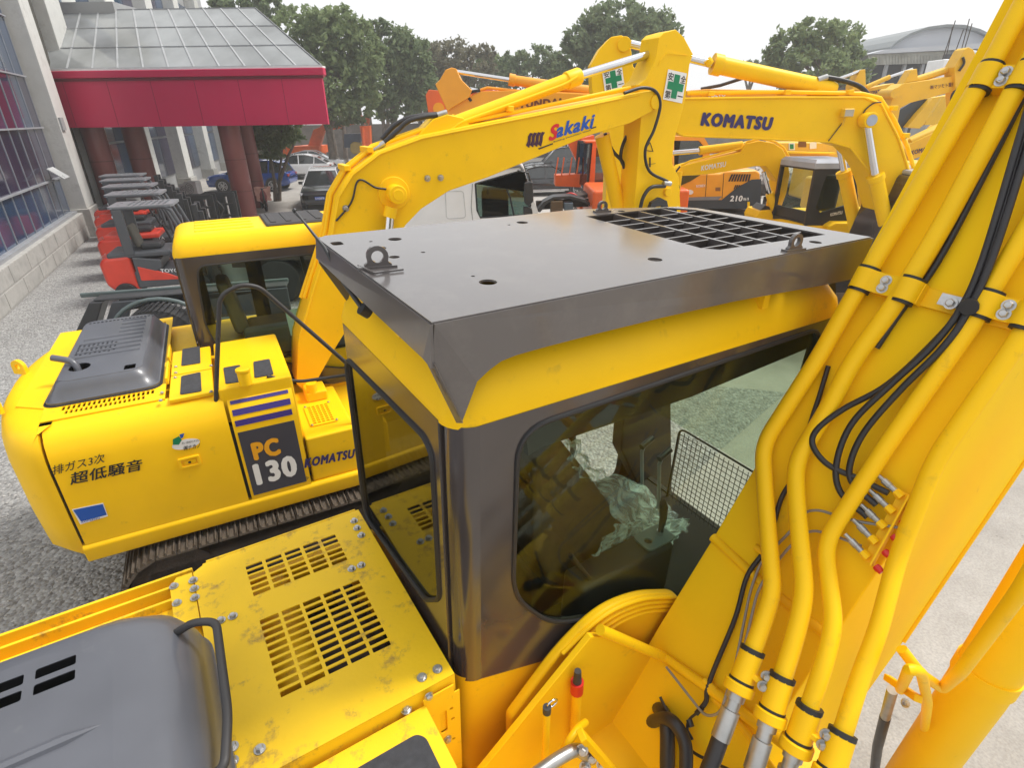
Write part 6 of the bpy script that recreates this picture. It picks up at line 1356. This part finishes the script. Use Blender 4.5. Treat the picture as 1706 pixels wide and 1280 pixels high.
# ================================================================ back wall, sheds, hall
WALL = mat('stained_wall', (.22, .2, .18), .85, var=.2, vscale=.5, dirt=(.1, .09, .08), dscale=.8, dlo=.45, dhi=.8)
o = box('boundary_wall', -45, 60, 62, 62.3, 0, 3.2, WALL); tag(o, 'long stained grey wall closing the yard under the trees', 'wall')
o = box('boundary_wall', 60, 60.3, 10, 62, 0, 3.2, WALL); tag(o, 'grey side wall closing the yard on the far right', 'wall')
hs0, hs1 = atY(683, 152, 80), atY(725, 190, 80)
rhs = empty('house', (hs0[0], 80, 0), 0, 'white house with teal windows behind the brownish trees', 'house')
w_ = hs1[0]-hs0[0]+3
box('wall', 0, w_, 0, 6, 0, hs0[2], WHT, rhs); box('roof', -.3, w_+.3, -.3, 6.3, hs0[2], hs0[2]+.3, WCOL, rhs)
for k in range(3): box('window', .5+k*1.7, 1.8+k*1.7, -.05, 0, hs1[2]+.4, hs0[2]-1.0, mat('teal_window', (.08, .25, .25), .2), rhs)
sh = empty('shed', (atY(760, 200, 60)[0], 60, 0), 0, 'low dark lean-to shed against the boundary wall', 'shed')
box('wall', -3, 9, 0, 1.6, 0, 3.4, mat('shed_dark', (.06, .06, .065), .8), sh); prism('roof', [(-3.3, -.5, 3.4), (9.3, -.5, 3.4), (9.3, 1.7, 4.1), (-3.3, 1.7, 4.1)], (0, 0, .1), mat('shed_roof', (.12, .12, .13), .6), sh)
for k in range(5): box('post', -3+k*3, -2.85+k*3, -.1, 0.0, 0, 3.4, FRM, sh)
# arched hall
HY = 58
hall = empty('arched_hall', (0, HY, 0), 0, 'large industrial hall with arched white roof on the right', 'hall')
PALE = mat('pale_cladding', (.50, .52, .56), .6, var=.06, vscale=.4); DIRTY = mat('streaked_cladding', (.36, .36, .33), .8, var=.25, vscale=.7, dirt=(.2, .2, .17), dscale=1.2, dlo=.5, dhi=.8)
def hq(x, y, dy=0): q = atY(x, y, HY+dy); return (q[0], dy, q[2])
arch = [hq(x, y) for x, y in ((1478, 83), (1490, 72), (1512, 60), (1540, 50), (1570, 46), (1600, 47), (1625, 54), (1650, 66), (1675, 80), (1700, 96))]
prism('gable', arch+[(arch[-1][0], 0, arch[0][2]-.9), (arch[0][0], 0, arch[0][2]-.9)], (0, .3, 0), PALE, hall)
mb = MB()
for i in range(len(arch)-1):
    a, b_ = np.array(arch[i]), np.array(arch[i+1]); mb.prism([a+[0, -.5, .0], b_+[0, -.5, .0], b_+[0, -.5, .22], a+[0, -.5, .22]], (0, 30, 0))
mb.build('arched_roof', mat('grey_roof_sheet', (.22, .24, .25), .5), hall, fix=True)
a, b_ = hq(1446, 90, -1.5), hq(1720, 76, -1.5)
prism('eaves_band', [a, b_, (b_[0], -1.5, b_[2]+.5), (a[0]+1.5, -1.5, a[2]+.35)], (0, 1.5, 0), PALE, hall)
c0, c1 = hq(1448, 108, -1.2), hq(1600, 90, -1.2)
prism('front_cladding', [hq(1448, 108, -1.2), hq(1583, 104, -1.2), hq(1583, 84, -1.2), hq(1448, 91, -1.2)], (0, .2, 0), DIRTY, hall)
sm_ = MB()
for k in range(26):
    x = 1451+k*5.2; q = hq(x, 106, -1.22); q2 = hq(x, 92, -1.22); sm_.bar(q, q2, .06)
o = sm_.build('cladding_rib', DIRTY, hall)
box('dark_interior', hq(1440, 200)[0], hq(1720, 200)[0]+8, .6, 20, 0, arch[0][2]-.9, mat('hall_dark', (.03, .035, .05), .8), hall)
for x in (1450, 1475, 1505, 1535, 1570, 1620, 1680): q = hq(x, 120, -.9); box('post', q[0]-.12, q[0]+.12, -.95, -.7, 0, arch[0][2]-.8, FRM, hall)
for x in range(1455, 1700, 16): q = hq(x, 120, -.5); box('window', q[0]-.45, q[0]+.40, -.02, .55, 3.4, 5.0, mat('hall_window', (.10, .12, .16), .3), hall)
q = hq(1575, 90, -1.3); box('dark_opening', q[0], q[0]+3.5, -1.35, -1.25, q[2]-1.2, q[2]+.0, MAT['hall_dark'], hall)
tk = empty('water_tank', (atY(1570, 110, 50)[0], 50, 0), 0, 'white block tank standing before the hall beside the brushed boom', 'tank')
z0, z1 = atY(1570, 130, 50)[2], atY(1570, 98, 50)[2]
box('tank_body', 0, 2.1, 0, 2, z0, z1, WHT, tk, bevel=.1); box('tank_stand', .1, 2.0, .1, 1.9, 0, z0, WCOL, tk)
mb = MB()
for dx, h in ((0, 1.4), (.25, 1.0), (1.3, 1.5), (1.5, 1.2), (.8, .8)): mb.bar((dx+.2, .5, z1), (dx+.2+rng.uniform(-.2, .2), .5, z1+h+1.2), .05)
mb.build('steel_starter_bar', UND, tk)
# rubble heap / pallets along the wall
def heap(name, x0, x1, y0, y1, h, n, m_, label, cat='rubble'):
    mb = MB()
    for k in range(n):
        c = (rng.uniform(x0, x1), rng.uniform(y0, y1), rng.uniform(0, h)); s = rng.uniform(.15, .5); a = rng.normal(0, 1, 3); a /= np.linalg.norm(a); t = np.cross(a, rng.normal(0, 1, 3)); t /= np.linalg.norm(t)
        mb.obox(c, a, t, np.cross(a, t), s, s*.7, s*.4)
    o = mb.build(name, m_); return tag(o, label, cat, kind='stuff')
heap('rubble', -16, -6, 42, 44, .7, 260, mat('pale_rubble', (.45, .40, .37), .9, var=.4), 'pale rubble and offcuts heaped behind the white cars')
heap('rubble', 8, 24, 26, 40, .5, 500, MAT['pale_rubble'], 'pale rubble strewn behind the amber wheeled machine')
# ================================================================ cars, truck, forklifts
def car(label, cx, cy, hd, col, L_=4.75, Wd=1.88, Hh_=1.68, kind='suv', roofcol=None, plate_txt=None, front_dark=False):
    root = empty('parked_car', (cx, cy, 0), R_(hd), label, 'car', 'cars parked in the yard')
    paint = mat('car_'+label[:14].replace(' ', '_'), col, .25, coat=.9, var=.03, rvar=.03); rp = mat('roof_'+label[:12].replace(' ', '_'), roofcol or col, .25, coat=.9, var=.03)
    hl = L_/2; wb_ = 1.42 if L_ > 4.6 else 1.35; sill = .30; belt = 1.0 if kind != 'sedan' else .88
    hood = .98 if kind != 'sedan' else .82
    # lower body rings from rear (-hl) to nose (+hl)
    def ring(x, zt, w, zb=sill): 
        return [(x, y*w, z) for y, z in ((-.86, zb), (-.98, zb+.12), (-1, zb+.35), (-.99, zt-.22), (-.93, zt-.04), (-.80, zt), (.80, zt), (.93, zt-.04), (.99, zt-.22), (1, zb+.35), (.98, zb+.12), (.86, zb))]
    w = Wd/2
    if kind == 'sedan': xs_ = [(-hl, .72, .80, .45), (-hl+.06, .88, .90, .38), (-hl+.5, .92, .97, .3), (-1.0, .90, 1, .3), (.6, .90, 1, .3), (1.0, .86, .99, .3), (hl-.6, .78, .95, .3), (hl-.12, .68, .86, .32), (hl, .56, .76, .38)]
    else: xs_ = [(-hl, .90, .86, .48), (-hl+.07, 1.04, .93, .40), (-hl+.4, 1.06, .98, .3), (-1.0, 1.05, 1, .3), (.7, 1.05, 1, .3), (1.05, 1.02, .99, .3), (hl-.55, .97, .96, .3), (hl-.12, .88, .90, .3), (hl, .72, .82, .36)]
    body = loft('body', [ring(x, z, w*s, zb) for x, z, s, zb in xs_], paint, root, angle=35)
    zt0 = .90 if kind == 'sedan' else 1.05
    if kind == 'sedan': g = [(-1.75, zt0-.02, .80), (-1.15, Hh_-.10, .66), (-.6, Hh_, .64), (.1, Hh_-.02, .64), (.45, Hh_-.14, .68), (1.15, zt0-.03, .82)]
    elif kind == 'fast': g = [(-2.15, zt0-.02, .82), (-1.45, Hh_-.16, .68), (-.7, Hh_, .66), (.1, Hh_, .66), (.4, Hh_-.1, .70), (1.25, zt0-.04, .84)]
    else: g = [(-2.2, zt0-.02, .82), (-1.95, Hh_-.16, .70), (-1.5, Hh_-.02, .68), (.05, Hh_, .68), (.4, Hh_-.10, .71), (1.2, zt0-.04, .84)]
    V = []; 
    for x, z, s in g: V += [(x, -w*s if z > zt0 else -w*.90, z), (x, w*s if z > zt0 else w*.90, z)]
    n = len(g); lowL = [(g[0][0], -w*.90, zt0-.03), (g[-1][0], -w*.90, zt0-.03)]
    sideL = [(x, -w*(.90-(z-zt0)*.42), z) for x, z, s in g]; sideR = [(x, -y, z) for x, y, z in sideL]
    F = [tuple(range(n))[::-1], tuple(range(n, 2*n))]+[(i, i+1, n+i+1, n+i) for i in range(n-1)]+[(n-1, 0, n, 2*n-1)]
    gh_ = fixn(mesh('greenhouse', sideL+sideR, F, GLC_S, root, bevel=.03))
    # roof skin and pillars
    def up(i, d=.012): return (sideL[i][0], sideL[i][1], sideL[i][2]+d), (sideR[i][0], sideR[i][1], sideR[i][2]+d)
    a1, b1 = up(1); a2, b2 = up(2); a3, b3 = up(3); a4, b4 = up(4)
    rr = [a1, a2, a3, a4, b4, b3, b2, b1]
    fixn(mesh('roof', rr, [(0, 1, 6, 7), (1, 2, 5, 6), (2, 3, 4, 5)], rp, root, smooth=True, angle=60))
    for S_ in (sideL, sideR):
        pm = MB()
        s_ = -1 if S_ is sideL else 1
        for i in range(n-1): pm.bar(np.array(S_[i])+[0, s_*.01, .01], np.array(S_[i+1])+[0, s_*.01, .01], .055, .035)
        for fx in ((-.25, .0), (-1.25, -.1)):
            xb = fx[0]; t_ = np.interp(xb, [q[0] for q in S_], [q[2] for q in S_]); yb = abs(w*(.90)); yt = w*(.90-(t_-zt0)*.42); pm.bar((xb, s_*(yb+.012), zt0-.05), (xb+fx[1]*.5, s_*(yt+.012), t_), .07, .03)
        pm.build('pillar_frame', rp, root)
    for sx in (-wb_, wb_):
        for sy in (-1, 1):
            r_w = .36 if kind != 'sedan' else .33
            arch_ = MB().tube([(sx, sy*(w*.80), r_w), (sx, sy*(w*1.003), r_w)], r_w+.07, 24); arch_.build('wheel_arch', BLK, root)
            ty = MB().tube([(sx, sy*(w*.80), r_w), (sx, sy*(w*.99), r_w), (sx, sy*(w*1.02), r_w)], r_w, 28, rs=[r_w, r_w, r_w*.93]).build('wheel', RUB, root, smooth=True)
            rm_ = MB(); rm_.tube([(sx, sy*w*1.015, r_w), (sx, sy*w*1.03, r_w)], r_w*.68, 22)
            ri = rm_.build('rim', BLK, ty)
            sp = MB(); 
            for k in range(10): a = k*math.pi/5+(0.08 if k % 2 else -.08); sp.bar((sx, sy*w*1.035, r_w), (sx+math.cos(a)*r_w*.66, sy*w*1.035, r_w+math.sin(a)*r_w*.66), .035, .02, up=(0, 1, 0))
            sp.tube([(sx+math.cos(a)*r_w*.68, sy*w*1.03, r_w+math.sin(a)*r_w*.68) for a in np.linspace(0, 6.284, 25)], .016, 6); sp.build('spokes', SILV, ty)
    for sy in (-1, 1):
        MB().obox((hl-.16, sy*w*.70, (xs_[-2][1]-.14)), (.95, sy*-.3, 0), (sy*.3, .95, 0), (0, 0, 1), .14, .42, .12).build('headlight', LAMP, root, bevel=.02)
        MB().obox((-hl+.05, sy*w*.72, xs_[1][1]-.16), (1, 0, 0), (0, 1, 0), (0, 0, 1), .1, .36, .16).build('tail_light', REDL, root, bevel=.02)
        MB().obox((.75, sy*(w*1.06), zt0+.05), (1, 0, 0), (0, 1, 0), (0, 0, 1), .14, .20, .13).build('wing_mirror', paint, root, bevel=.03)
        for xx in (.05, -.85): MB().obox((xx, sy*w*1.003, zt0-.16), (1, 0, 0), (0, 1, 0), (0, 0, 1), .18, .02, .025).build('door_handle', paint, root)
        MB().box(-wb_+.45, wb_-.45, sy*w*.985-.01, sy*w*.985+.01, .26, .36).build('sill_trim', BLK if kind != 'sedan' else SILV, root)
    gr = MB(); gr.box(hl-.06, hl+.012, -w*.55, w*.55, .50, .74); gr.build('grille', BLK if not front_dark else DRK, root, bevel=.02)
    MB().box(hl-.1, hl+.004, -w*.7, w*.7, .30, .44).build('bumper_intake', BLK, root)
    if plate_txt:
        MB().box(hl+.012, hl+.03, -.22, .22, .50, .64).build('number_plate', mat('plate_blue', (.01, .08, .42), .4), root)
        text(plate_txt, (hl+.031, -.19, .53), (hl+.031, .19, .53), (hl+.031, -.19, .61), (1, 0, 0), LWHT, root, fat=.02)
    return root
GLC_S = mat('car_window_glass', (.025, .03, .032), .06, coat=.8, var=.2); SILV = mat('alloy_silver', (.5, .5, .52), .3, metal=.8); LAMP = mat('lamp_clear', (.6, .62, .65), .1, coat=.5); REDL = mat('tail_red', (.3, .01, .01), .2, coat=.5)
NB = (.008, .05, .26)
g = (G(375, 321)+G(472, 320))/2
car('deep blue crossover car parked side on behind the maroon columns', g[0]-.35, g[1]+1.0, 183, NB)
g = G(505, 305); car('white crossover car parked nearest behind the blue one', g[0]-1.2, g[1]+3.0, 187, (.78, .78, .79), kind='fast', Hh_=1.58)
g = G(560, 292); car('white fastback car behind, partly covered by the big yellow boom', g[0]-2.1, g[1]+2.0, 8, (.78, .78, .79), kind='fast', Hh_=1.6)
g = G(548, 352); car('dark nosed car with blue number plate half hidden by the yellow boom', g[0]-.75, g[1]+2.4, -80, (.03, .032, .038), roofcol=(.5, .5, .52), plate_txt='E·XG8T8', front_dark=True)
g = G(905, 330); car('black saloon with chrome sill beside the white truck cab', g[0]+.3, g[1]+1.6, 8, (.012, .012, .016), kind='sedan', Hh_=1.45, L_=4.9)
g = G(935, 305); car('dark grey minivan behind the black saloon', g[0]+.2, g[1]+3.2, 182, (.03, .035, .045), Hh_=1.9, L_=5.1)
g = G(955, 270); car('white car far back above the dark grey minivan', g[0], g[1], -80, (.7, .7, .7), Hh_=1.6)
# --- white truck cab
T = Fr((-1.2, 12.6), 0)
rt = T.root('truck', 'white truck cab with tinted side window and black mirrors under the lettered boom', 'truck')
wp = [(792, 306), (872, 283), (884, 320), (880, 352), (872, 358), (800, 362), (795, 350)]
tb = [(676, 392), (676, 335), (690, 322), (730, 300), (800, 285), (845, 277), (866, 277), (876, 290), (888, 330), (898, 358), (901, 396)]
platepx(T, 'cab_side', tb, [wp], 0, .06, WHT, rt)
f = oplane(T, tb, 0)
mb = MB(); 
for i in range(len(f)-1): mb.add([f[i], f[i+1], f[i+1]+np.array([0, 2.3, 0]), f[i]+np.array([0, 2.3, 0])], [(0, 1, 2, 3)])
mb.build('cab_shell', WHT, rt, smooth=True, angle=30); platepx(T, 'cab_far_side', tb, [wp], 2.3, .06, WHT, rt)
platepx(T, 'side_window', wp, [], .02, .01, glass('truck_glass', (.35, .45, .42), .5), rt)
tube('window_seal', [q+np.array([0, -.03, 0]) for q in oplane(T, wp+[wp[0]], 0)], .018, RUB, rt, n=8); ptube(T, 'window_bar', [(838, 300), (850, 330), (856, 358)], .0, .02, RUB, rt, n=8)
ptube(T, 'door_seam', [(787, 306), (785, 345), (788, 372)], -.035, .008, mat('seam_grey', (.3, .3, .3), .8), rt, n=6)
sp_ = rpoly([(742, 318), (772, 318), (776, 362), (744, 364)], 5); tube('sleeper_panel_edge', [q+np.array([0, -.033, 0]) for q in oplane(T, sp_+[sp_[0]], 0)], .010, mat('off_white', (.6, .6, .6), .5), rt, n=6)
ex(T, 'wing_mirror', rpoly([(873, 304), (888, 302), (889, 336), (880, 344), (873, 338)], 4), -.45, .14, BLK, rt, bevel=.03); ptube(T, 'mirror_arm', [(862, 284), (880, 288), (885, 306)], -.35, .02, BLK, rt); ptube(T, 'mirror_arm', [(884, 340), (882, 356)], -.35, .02, BLK, rt)
ex(T, 'lower_mirror', rpoly([(872, 344), (886, 346), (888, 358), (872, 360)], 3), -.4, .12, BLK, rt, bevel=.02); ptube(T, 'roof_visor', [(800, 284), (866, 276), (872, 284)], -.05, .03, mat('visor_grey', (.2, .2, .2), .4), rt, n=8)
a = T.p(700, 350, 'y', .5); box('seat', a[0]+1.4, a[0]+2.0, .4, 1.0, 1.6, 2.4, BLK, rt, bevel=.05)
cx_ = [T.p(x, 380, 'y', 0)[0] for x in (690, 895)]; box('chassis', cx_[0]-4.5, cx_[1], .6, 1.7, .7, 1.0, UND, rt)
for x in (cx_[1]-.7, cx_[0]-.8, cx_[0]-3.2):
    for yy in (0, 1.95): cyl('wheel', (x, yy, .5), (x, yy+.35, .5), .5, RUB, rt, n=28, bevel=.04)
box('flat_bed', cx_[0]-5, cx_[0]-.2, 0, 2.3, 1.0, 1.12, UND, rt)
# --- black tractor unit chassis
Q_ = Fr((3.3, 17.2), 0); rq = Q_.root('tractor_unit', 'black lorry chassis with fifth wheel and big tyre behind the white cab', 'lorry')
ex(Q_, 'chassis_rail', [(893, 335), (1010, 330), (1010, 342), (893, 350)], .5, .15, UND, rq); ex(Q_, 'chassis_rail', [(893, 335), (1010, 330), (1010, 342), (893, 350)], 1.5, .15, UND, rq)
ex(Q_, 'mudguard', [(893, 352), (905, 337), (922, 328), (950, 326), (975, 332), (990, 343), (984, 343), (968, 336), (948, 331), (924, 333), (910, 341), (900, 354)], .1, .6, BLK, rq)
for x in (962, 1010, 905):
    c = Q_.p(x, 350, 'y', .15); cyl('wheel', (c[0], .1, .5), (c[0], .6, .5), .5, RUB, rq, n=30, bevel=.04); cyl('wheel_hub', (c[0], .05, .5), (c[0], .1, .5), .2, mat('hub_grey', (.2, .2, .2), .5), rq)
ex(Q_, 'battery_box', [(918, 336), (938, 335), (938, 356), (918, 357)], .0, .4, mat('rusty_box', (.12, .08, .04), .8), rq); ex(Q_, 'fuel_box', [(940, 338), (955, 338), (955, 350), (940, 351)], .0, .4, mat('blue_grey_tank', (.12, .16, .2), .4, metal=.5), rq)
ptube(Q_, 'air_line', [(930, 330), (950, 322), (962, 328), (958, 334)], .8, .03, RED, rq, cr=1); ex(Q_, 'fifth_wheel', [(935, 331), (985, 322), (995, 326), (950, 334)], .7, .9, UND, rq)
# --- forklifts, four in a row
FK = mat('forklift_graphite', (.075, .08, .09), .4, coat=.3, var=.1); FKR = mat('forklift_red', (.80, .05, .02), .35, coat=.4, var=.08)
def forklift(label, x, y, hd, red2=False):
    r_ = empty('forklift', (x, y, 0), R_(hd), label, 'forklift', 'forklifts parked in a row by the building')
    cwp = [(-.75, .95), (-.62, 1.08), (-.1, 1.10), (-.05, .25), (-.55, .25), (-.72, .45)]
    prism('counterweight', [(a, -.5, b) for a, b in cwp], (0, 1.0, 0), FKR, r_, bevel=.09, seg=3)
    box('engine_cover', -.55, .75, -.48, .48, 1.02, 1.16, FKR if red2 else FK, r_, bevel=.05)
    box('side_body', -.1, 1.25, -.52, .52, .32, .72, FK, r_, bevel=.05); prism('side_skirt', [(-.05, -.53, .55), (.5, -.53, .75), (.5, -.53, .95), (-.05, -.53, 1.05)], (0, 1.06, 0), FK, r_, bevel=.02)
    prism('red_flank', [(.0, -.535, .50), (.9, -.535, .45), (.6, -.535, .62), (.0, -.535, .85)], (0, 1.07, 0), FKR, r_, bevel=.02)
    for sy in (-.46, .46):
        mb = MB(); mb.obox((-.08, sy, 1.6), (1, 0, 0), (0, 1, 0), (0, 0, 1), .20, .10, 1.0); mb.build('guard_rear_pillar', FK, r_, bevel=.02)
        tube('guard_front_pillar', rnd([(-.15, sy, 2.12), (.95, sy, 2.12), (1.25, sy, 1.2), (1.28, sy, .7)], .15), .045, FK, r_)
    rfm = MB(); 
    plate('overhead_guard', rrect(-.25, 1.05, -.5, .5, .08), [rrect(.1+k*.12, .16+k*.12, -.38, .38, .02) for k in range(7)]+[circ(-.1, -.2, .04), circ(-.1, .2, .04)], (0, 0, 2.14), (1, 0, 0), (0, 1, 0), .05, mat('guard_light_grey', (.22, .23, .25), .4, coat=.3), r_)
    box('seat_cushion', .12, .55, -.25, .25, 1.16, 1.28, BLK, r_, bevel=.04); prism('seat_backrest', [(.02, -.24, 1.2), (.14, -.24, 1.2), (.04, -.24, 1.72), (-.08, -.24, 1.70)], (0, .48, 0), mat('seat_grey_brown', (.12, .11, .09), .7), r_, bevel=.05)
    tube('steering_column', [(.95, 0, .8), (.80, 0, 1.3)], .03, BLK, r_); tube('steering_wheel', [(.78+.05*math.cos(a)*.6, .17*math.sin(a), 1.33+.15*math.cos(a)*.5) for a in np.linspace(0, 6.284, 17)], .016, BLK, r_)
    for sy in (-.25, .25):
        box('mast_channel', 1.38, 1.50, sy-.06, sy+.06, .1, 2.1, BLK, r_, bevel=.01); box('mast_channel', 1.50, 1.60, sy-.05, sy+.05, .15, 1.95, BLK, r_, bevel=.01)
        cyl('lift_cylinder', (1.36, sy*.6, .3), (1.36, sy*.6, 1.7), .04, CHR, r_); box('fork', 1.68, 2.7, sy-.06, sy+.06, .05, .10, UND, r_)
    for z in (.35, 1.1, 2.0): box('mast_crossbar', 1.40, 1.46, -.3, .3, z, z+.08, BLK, r_)
    box('fork_carriage', 1.62, 1.68, -.5, .5, .15, .6, BLK, r_)
    for k in range(6): box('backrest_bar', 1.62, 1.65, -.5+k*.19, -.47+k*.19, .6, 1.2, BLK, r_)
    for xx, rr in ((-.35, .24), (1.15, .3)):
        for sy in (-.5, .5): cyl('wheel', (xx, sy-.09, rr), (xx, sy+.09, rr), rr, RUB, r_, n=22, bevel=.02)
    text('TOYOTA', (.45, -.536, .66), (1.0, -.536, .62), (.45, -.536, .74), (0, -1, 0), LWHT, r_, fat=.03)
    cyl('lamp', (-.15, -.47, 1.95), (-.2, -.47, 1.95), .03, LAMP, r_)
    text('TOYOTA', (-.74, -.25, .97), (-.74, .25, .97), (-.73, -.25, 1.06), (-1, 0, .3), LWHT, r_, fat=.03)
    return r_
FL = [('forklift with broad red tail and TOYOTA flank, nearest the yellow cab roof', 215, 500, False), ('second forklift from the yellow cab roof, red engine cover behind the nearest guard', 205, 462, True), ('third forklift from the yellow cab roof, grey cover over red tail', 198, 436, False), ('fourth forklift from the yellow cab roof, red engine cover and pale guard', 192, 415, True), ('farthest forklift of the row, beside the maroon column', 189, 399, False)]
for lb, x, y, rd in FL:
    g = G(x, y); forklift(lb, g[0]+.35, g[1]+.35, 20, rd)
# --- dark wheeled chassis close behind the second excavator
g = G(262, 640)
rx = empty('wheel_loader_chassis', (g[0]-.0, g[1]+.6, 0), R_(14), 'dark grey wheeled chassis with ribbed tyre between forklifts and yellow hood', 'chassis')
GT = mat('teal_grey_steel', (.09, .12, .12), .45, coat=.2, var=.15)
box('fender_deck', -1.0, 2.0, .25, .55, 1.22, 1.26, BLK, rx, bevel=.02); box('side_rail', -1.3, 2.0, .55, .60, 1.22, 1.30, GT, rx, bevel=.02); prism('rear_bracket', [(-1.5, .2, .6), (-1.05, .2, 1.22), (-.85, .2, 1.22), (-1.2, .2, .6)], (0, .35, 0), BLK, rx, bevel=.02)
prism('side_plate', [(-1.05, .18, .62), (-.72, .18, 1.2), (2.0, .18, 1.22), (2.0, .18, .7), (.8, .18, .62), (.55, .18, 1.0), (0, .18, 1.22), (-.5, .18, 1.05), (-.7, .18, .62)], (0, .1, 0), mat('slate_steel', (.05, .055, .065), .5), rx, bevel=.01)
mb = MB(); mb.tube([(0, -.42, .58), (0, -.36, .58), (0, .05, .58), (0, .1, .58)], .55, 36, rs=[.46, .58, .58, .46]); ty = mb.build('wheel', RUB, rx, smooth=True, angle=30)
mb = MB()
for k in range(44):
    a = 2*math.pi*k/44; c = np.array([math.cos(a)*.59, -.16, .58+math.sin(a)*.59]); mb.obox(c, (math.cos(a), 0, math.sin(a)), (0, 1, 0), (-math.sin(a), 0, math.cos(a)), .03, .5, .035)
mb.build('tread_lug', RUB, ty); cyl('rim', (0, -.43, .58), (0, -.38, .58), .3, GT, ty)
tube('fender', [(.78*math.cos(a), -.1, .58+.70*math.sin(a)) for a in np.linspace(.2, 2.94, 16)], .035, GT, rx); box('frame_rail', -1.3, 2.2, .0, .12, .5, .8, BLK, rx, bevel=.02)
for k in range(5): box('vent_rib', .9, 1.7, -.25, -.2, .55+k*.08, .59+k*.08, GT, rx)
# --- white tub seen through the second cab's glass
g = G(405, 470); tb_ = empty('water_tub', (g[0], g[1], 0), 0, 'round pale tub with lid seen through the second cab window', 'tub')
cyl('tub_wall', (0, 0, 0), (0, 0, .9), .75, mat('pale_green_tub', (.5, .58, .52), .5), tb_, n=30); cyl('lid', (0, 0, .9), (0, 0, 1.0), .82, mat('pale_lid', (.6, .66, .6), .5), tb_, n=30, bevel=.02)
# --- air conditioner units on the wing wall
for k, (x, y, lb) in enumerate(((298, 325, 'lowest white outdoor air conditioner unit behind the forklifts'), (318, 318, 'middle white outdoor air conditioner unit, raised on a bracket'), (330, 312, 'right hand white outdoor air conditioner unit, raised beside its twin'))):
    g = G(x, 352); zz = [0.0, .75, .85][k]; q = atY(x, y, g[1])
    r_ = empty('air_conditioner', (q[0], g[1]-.2*k, 0), R_(-20), lb, 'air conditioner', 'outdoor air conditioner units')
    z0 = q[2]-.3
    box('casing', -.35, .35, -.15, .15, z0, z0+.62, WHT, r_, bevel=.02)
    ring_ = MB(); 
    for rr in (.08, .15, .22): ring_.tube([(rr*math.cos(a)-.07, -.16, z0+.31+rr*math.sin(a)) for a in np.linspace(0, 6.284, 17)], .008, 5)
    ring_.build('fan_grille', BLK, r_); box('stand', -.3, .3, -.12, .12, 0, z0, FRM, r_, bevel=.01)
# --- dark racks beyond the forklifts
for k, (x, y, w_, lb) in enumerate(((345, 395, .9, 'black mast rack left of the last maroon column'), (378, 388, 1.0, 'black steel cage rack touching the maroon column'))):
    g = G(x, y); r_ = empty('mast_rack', (g[0], g[1], 0), R_(15), lb, 'rack', 'black steel racks by the forklifts')
    for sx in (-w_/2, w_/2):
        for sy in (0, .5): box('post', sx-.05, sx+.05, sy-.05, sy+.05, 0, 1.45, BLK, r_)
    box('back_plate', -w_/2, w_/2, .5, .54, .1, 1.45, BLK, r_)
    for z in (.2, .6, 1.0, 1.4): box('crossbar', -w_/2, w_/2, -.05, .0, z, z+.07, BLK if z > .3 else TRIM, r_)
    tube('chain_hose', curve_pts([(-.1, -.08, 1.2), (.1, -.1, .9), (-.05, -.1, .6), (.12, -.1, .3)]), .03, TRIM, r_); cyl('ram', (.2, .1, .1), (.2, .1, 1.3), .05, CHR, r_)
# --- scooter with a pink apron behind the column
g = G(441, 350); r_ = empty('scooter', (g[0], g[1], 0), R_(-60), 'maroon electric scooter with pink leg apron beside the column', 'scooter')
for xx in (-.6, .6): tube('wheel', [(xx+.22*math.cos(a), 0, .27+.22*math.sin(a)) for a in np.linspace(0, 6.284, 21)], .05, RUB, r_); 
cyl('hub', (.6, -.06, .27), (.6, .06, .27), .07, SILV, r_)
loft('body', [[(x, y, z) for y, z in circ(0, zc_, w_, 12, h_)] for x, zc_, w_, h_ in ((-.75, .65, .06, .05), (-.5, .62, .14, .18), (-.1, .5, .15, .15), (.2, .42, .16, .08), (.42, .62, .18, .26), (.52, .8, .1, .15))], mat('scooter_maroon', (.2, .02, .03), .3, coat=.5), r_)
box('saddle', -.6, .0, -.13, .13, .78, .86, BLK, r_, bevel=.03); tube('handlebar', [(.42, -.32, 1.05), (.48, 0, 1.0), (.42, .32, 1.05)], .02, BLK, r_); tube('steering_stem', [(.6, 0, .3), (.47, 0, 1.0)], .04, BLK, r_)
crumple('leg_apron', [(.50, -.36, 1.08), (.50, .36, 1.08), (.45, .3, .45), (.45, -.3, .45)], 8, 8, .02, r_, mat('pink_apron', (.55, .30, .25), .8))
# ================================================================ air
hz = MB().box(-262, 262, -62, 302, -1.0, 16.5).build('haze', None)
hm = D.materials.new('haze_air'); hm.use_nodes = True; nt = hm.node_tree; nt.nodes.remove(nt.nodes['Principled BSDF'])
vol = N(nt, 'ShaderNodeVolumePrincipled'); vol.inputs['Density'].default_value = .0016; vol.inputs['Color'].default_value = (.92, .94, .96, 1)
nt.links.new(vol.outputs[0], nt.nodes['Material Output'].inputs['Volume']); hz.data.materials.append(hm); tag(hz, kind='stuff')
SC.cycles.volume_bounces = 1
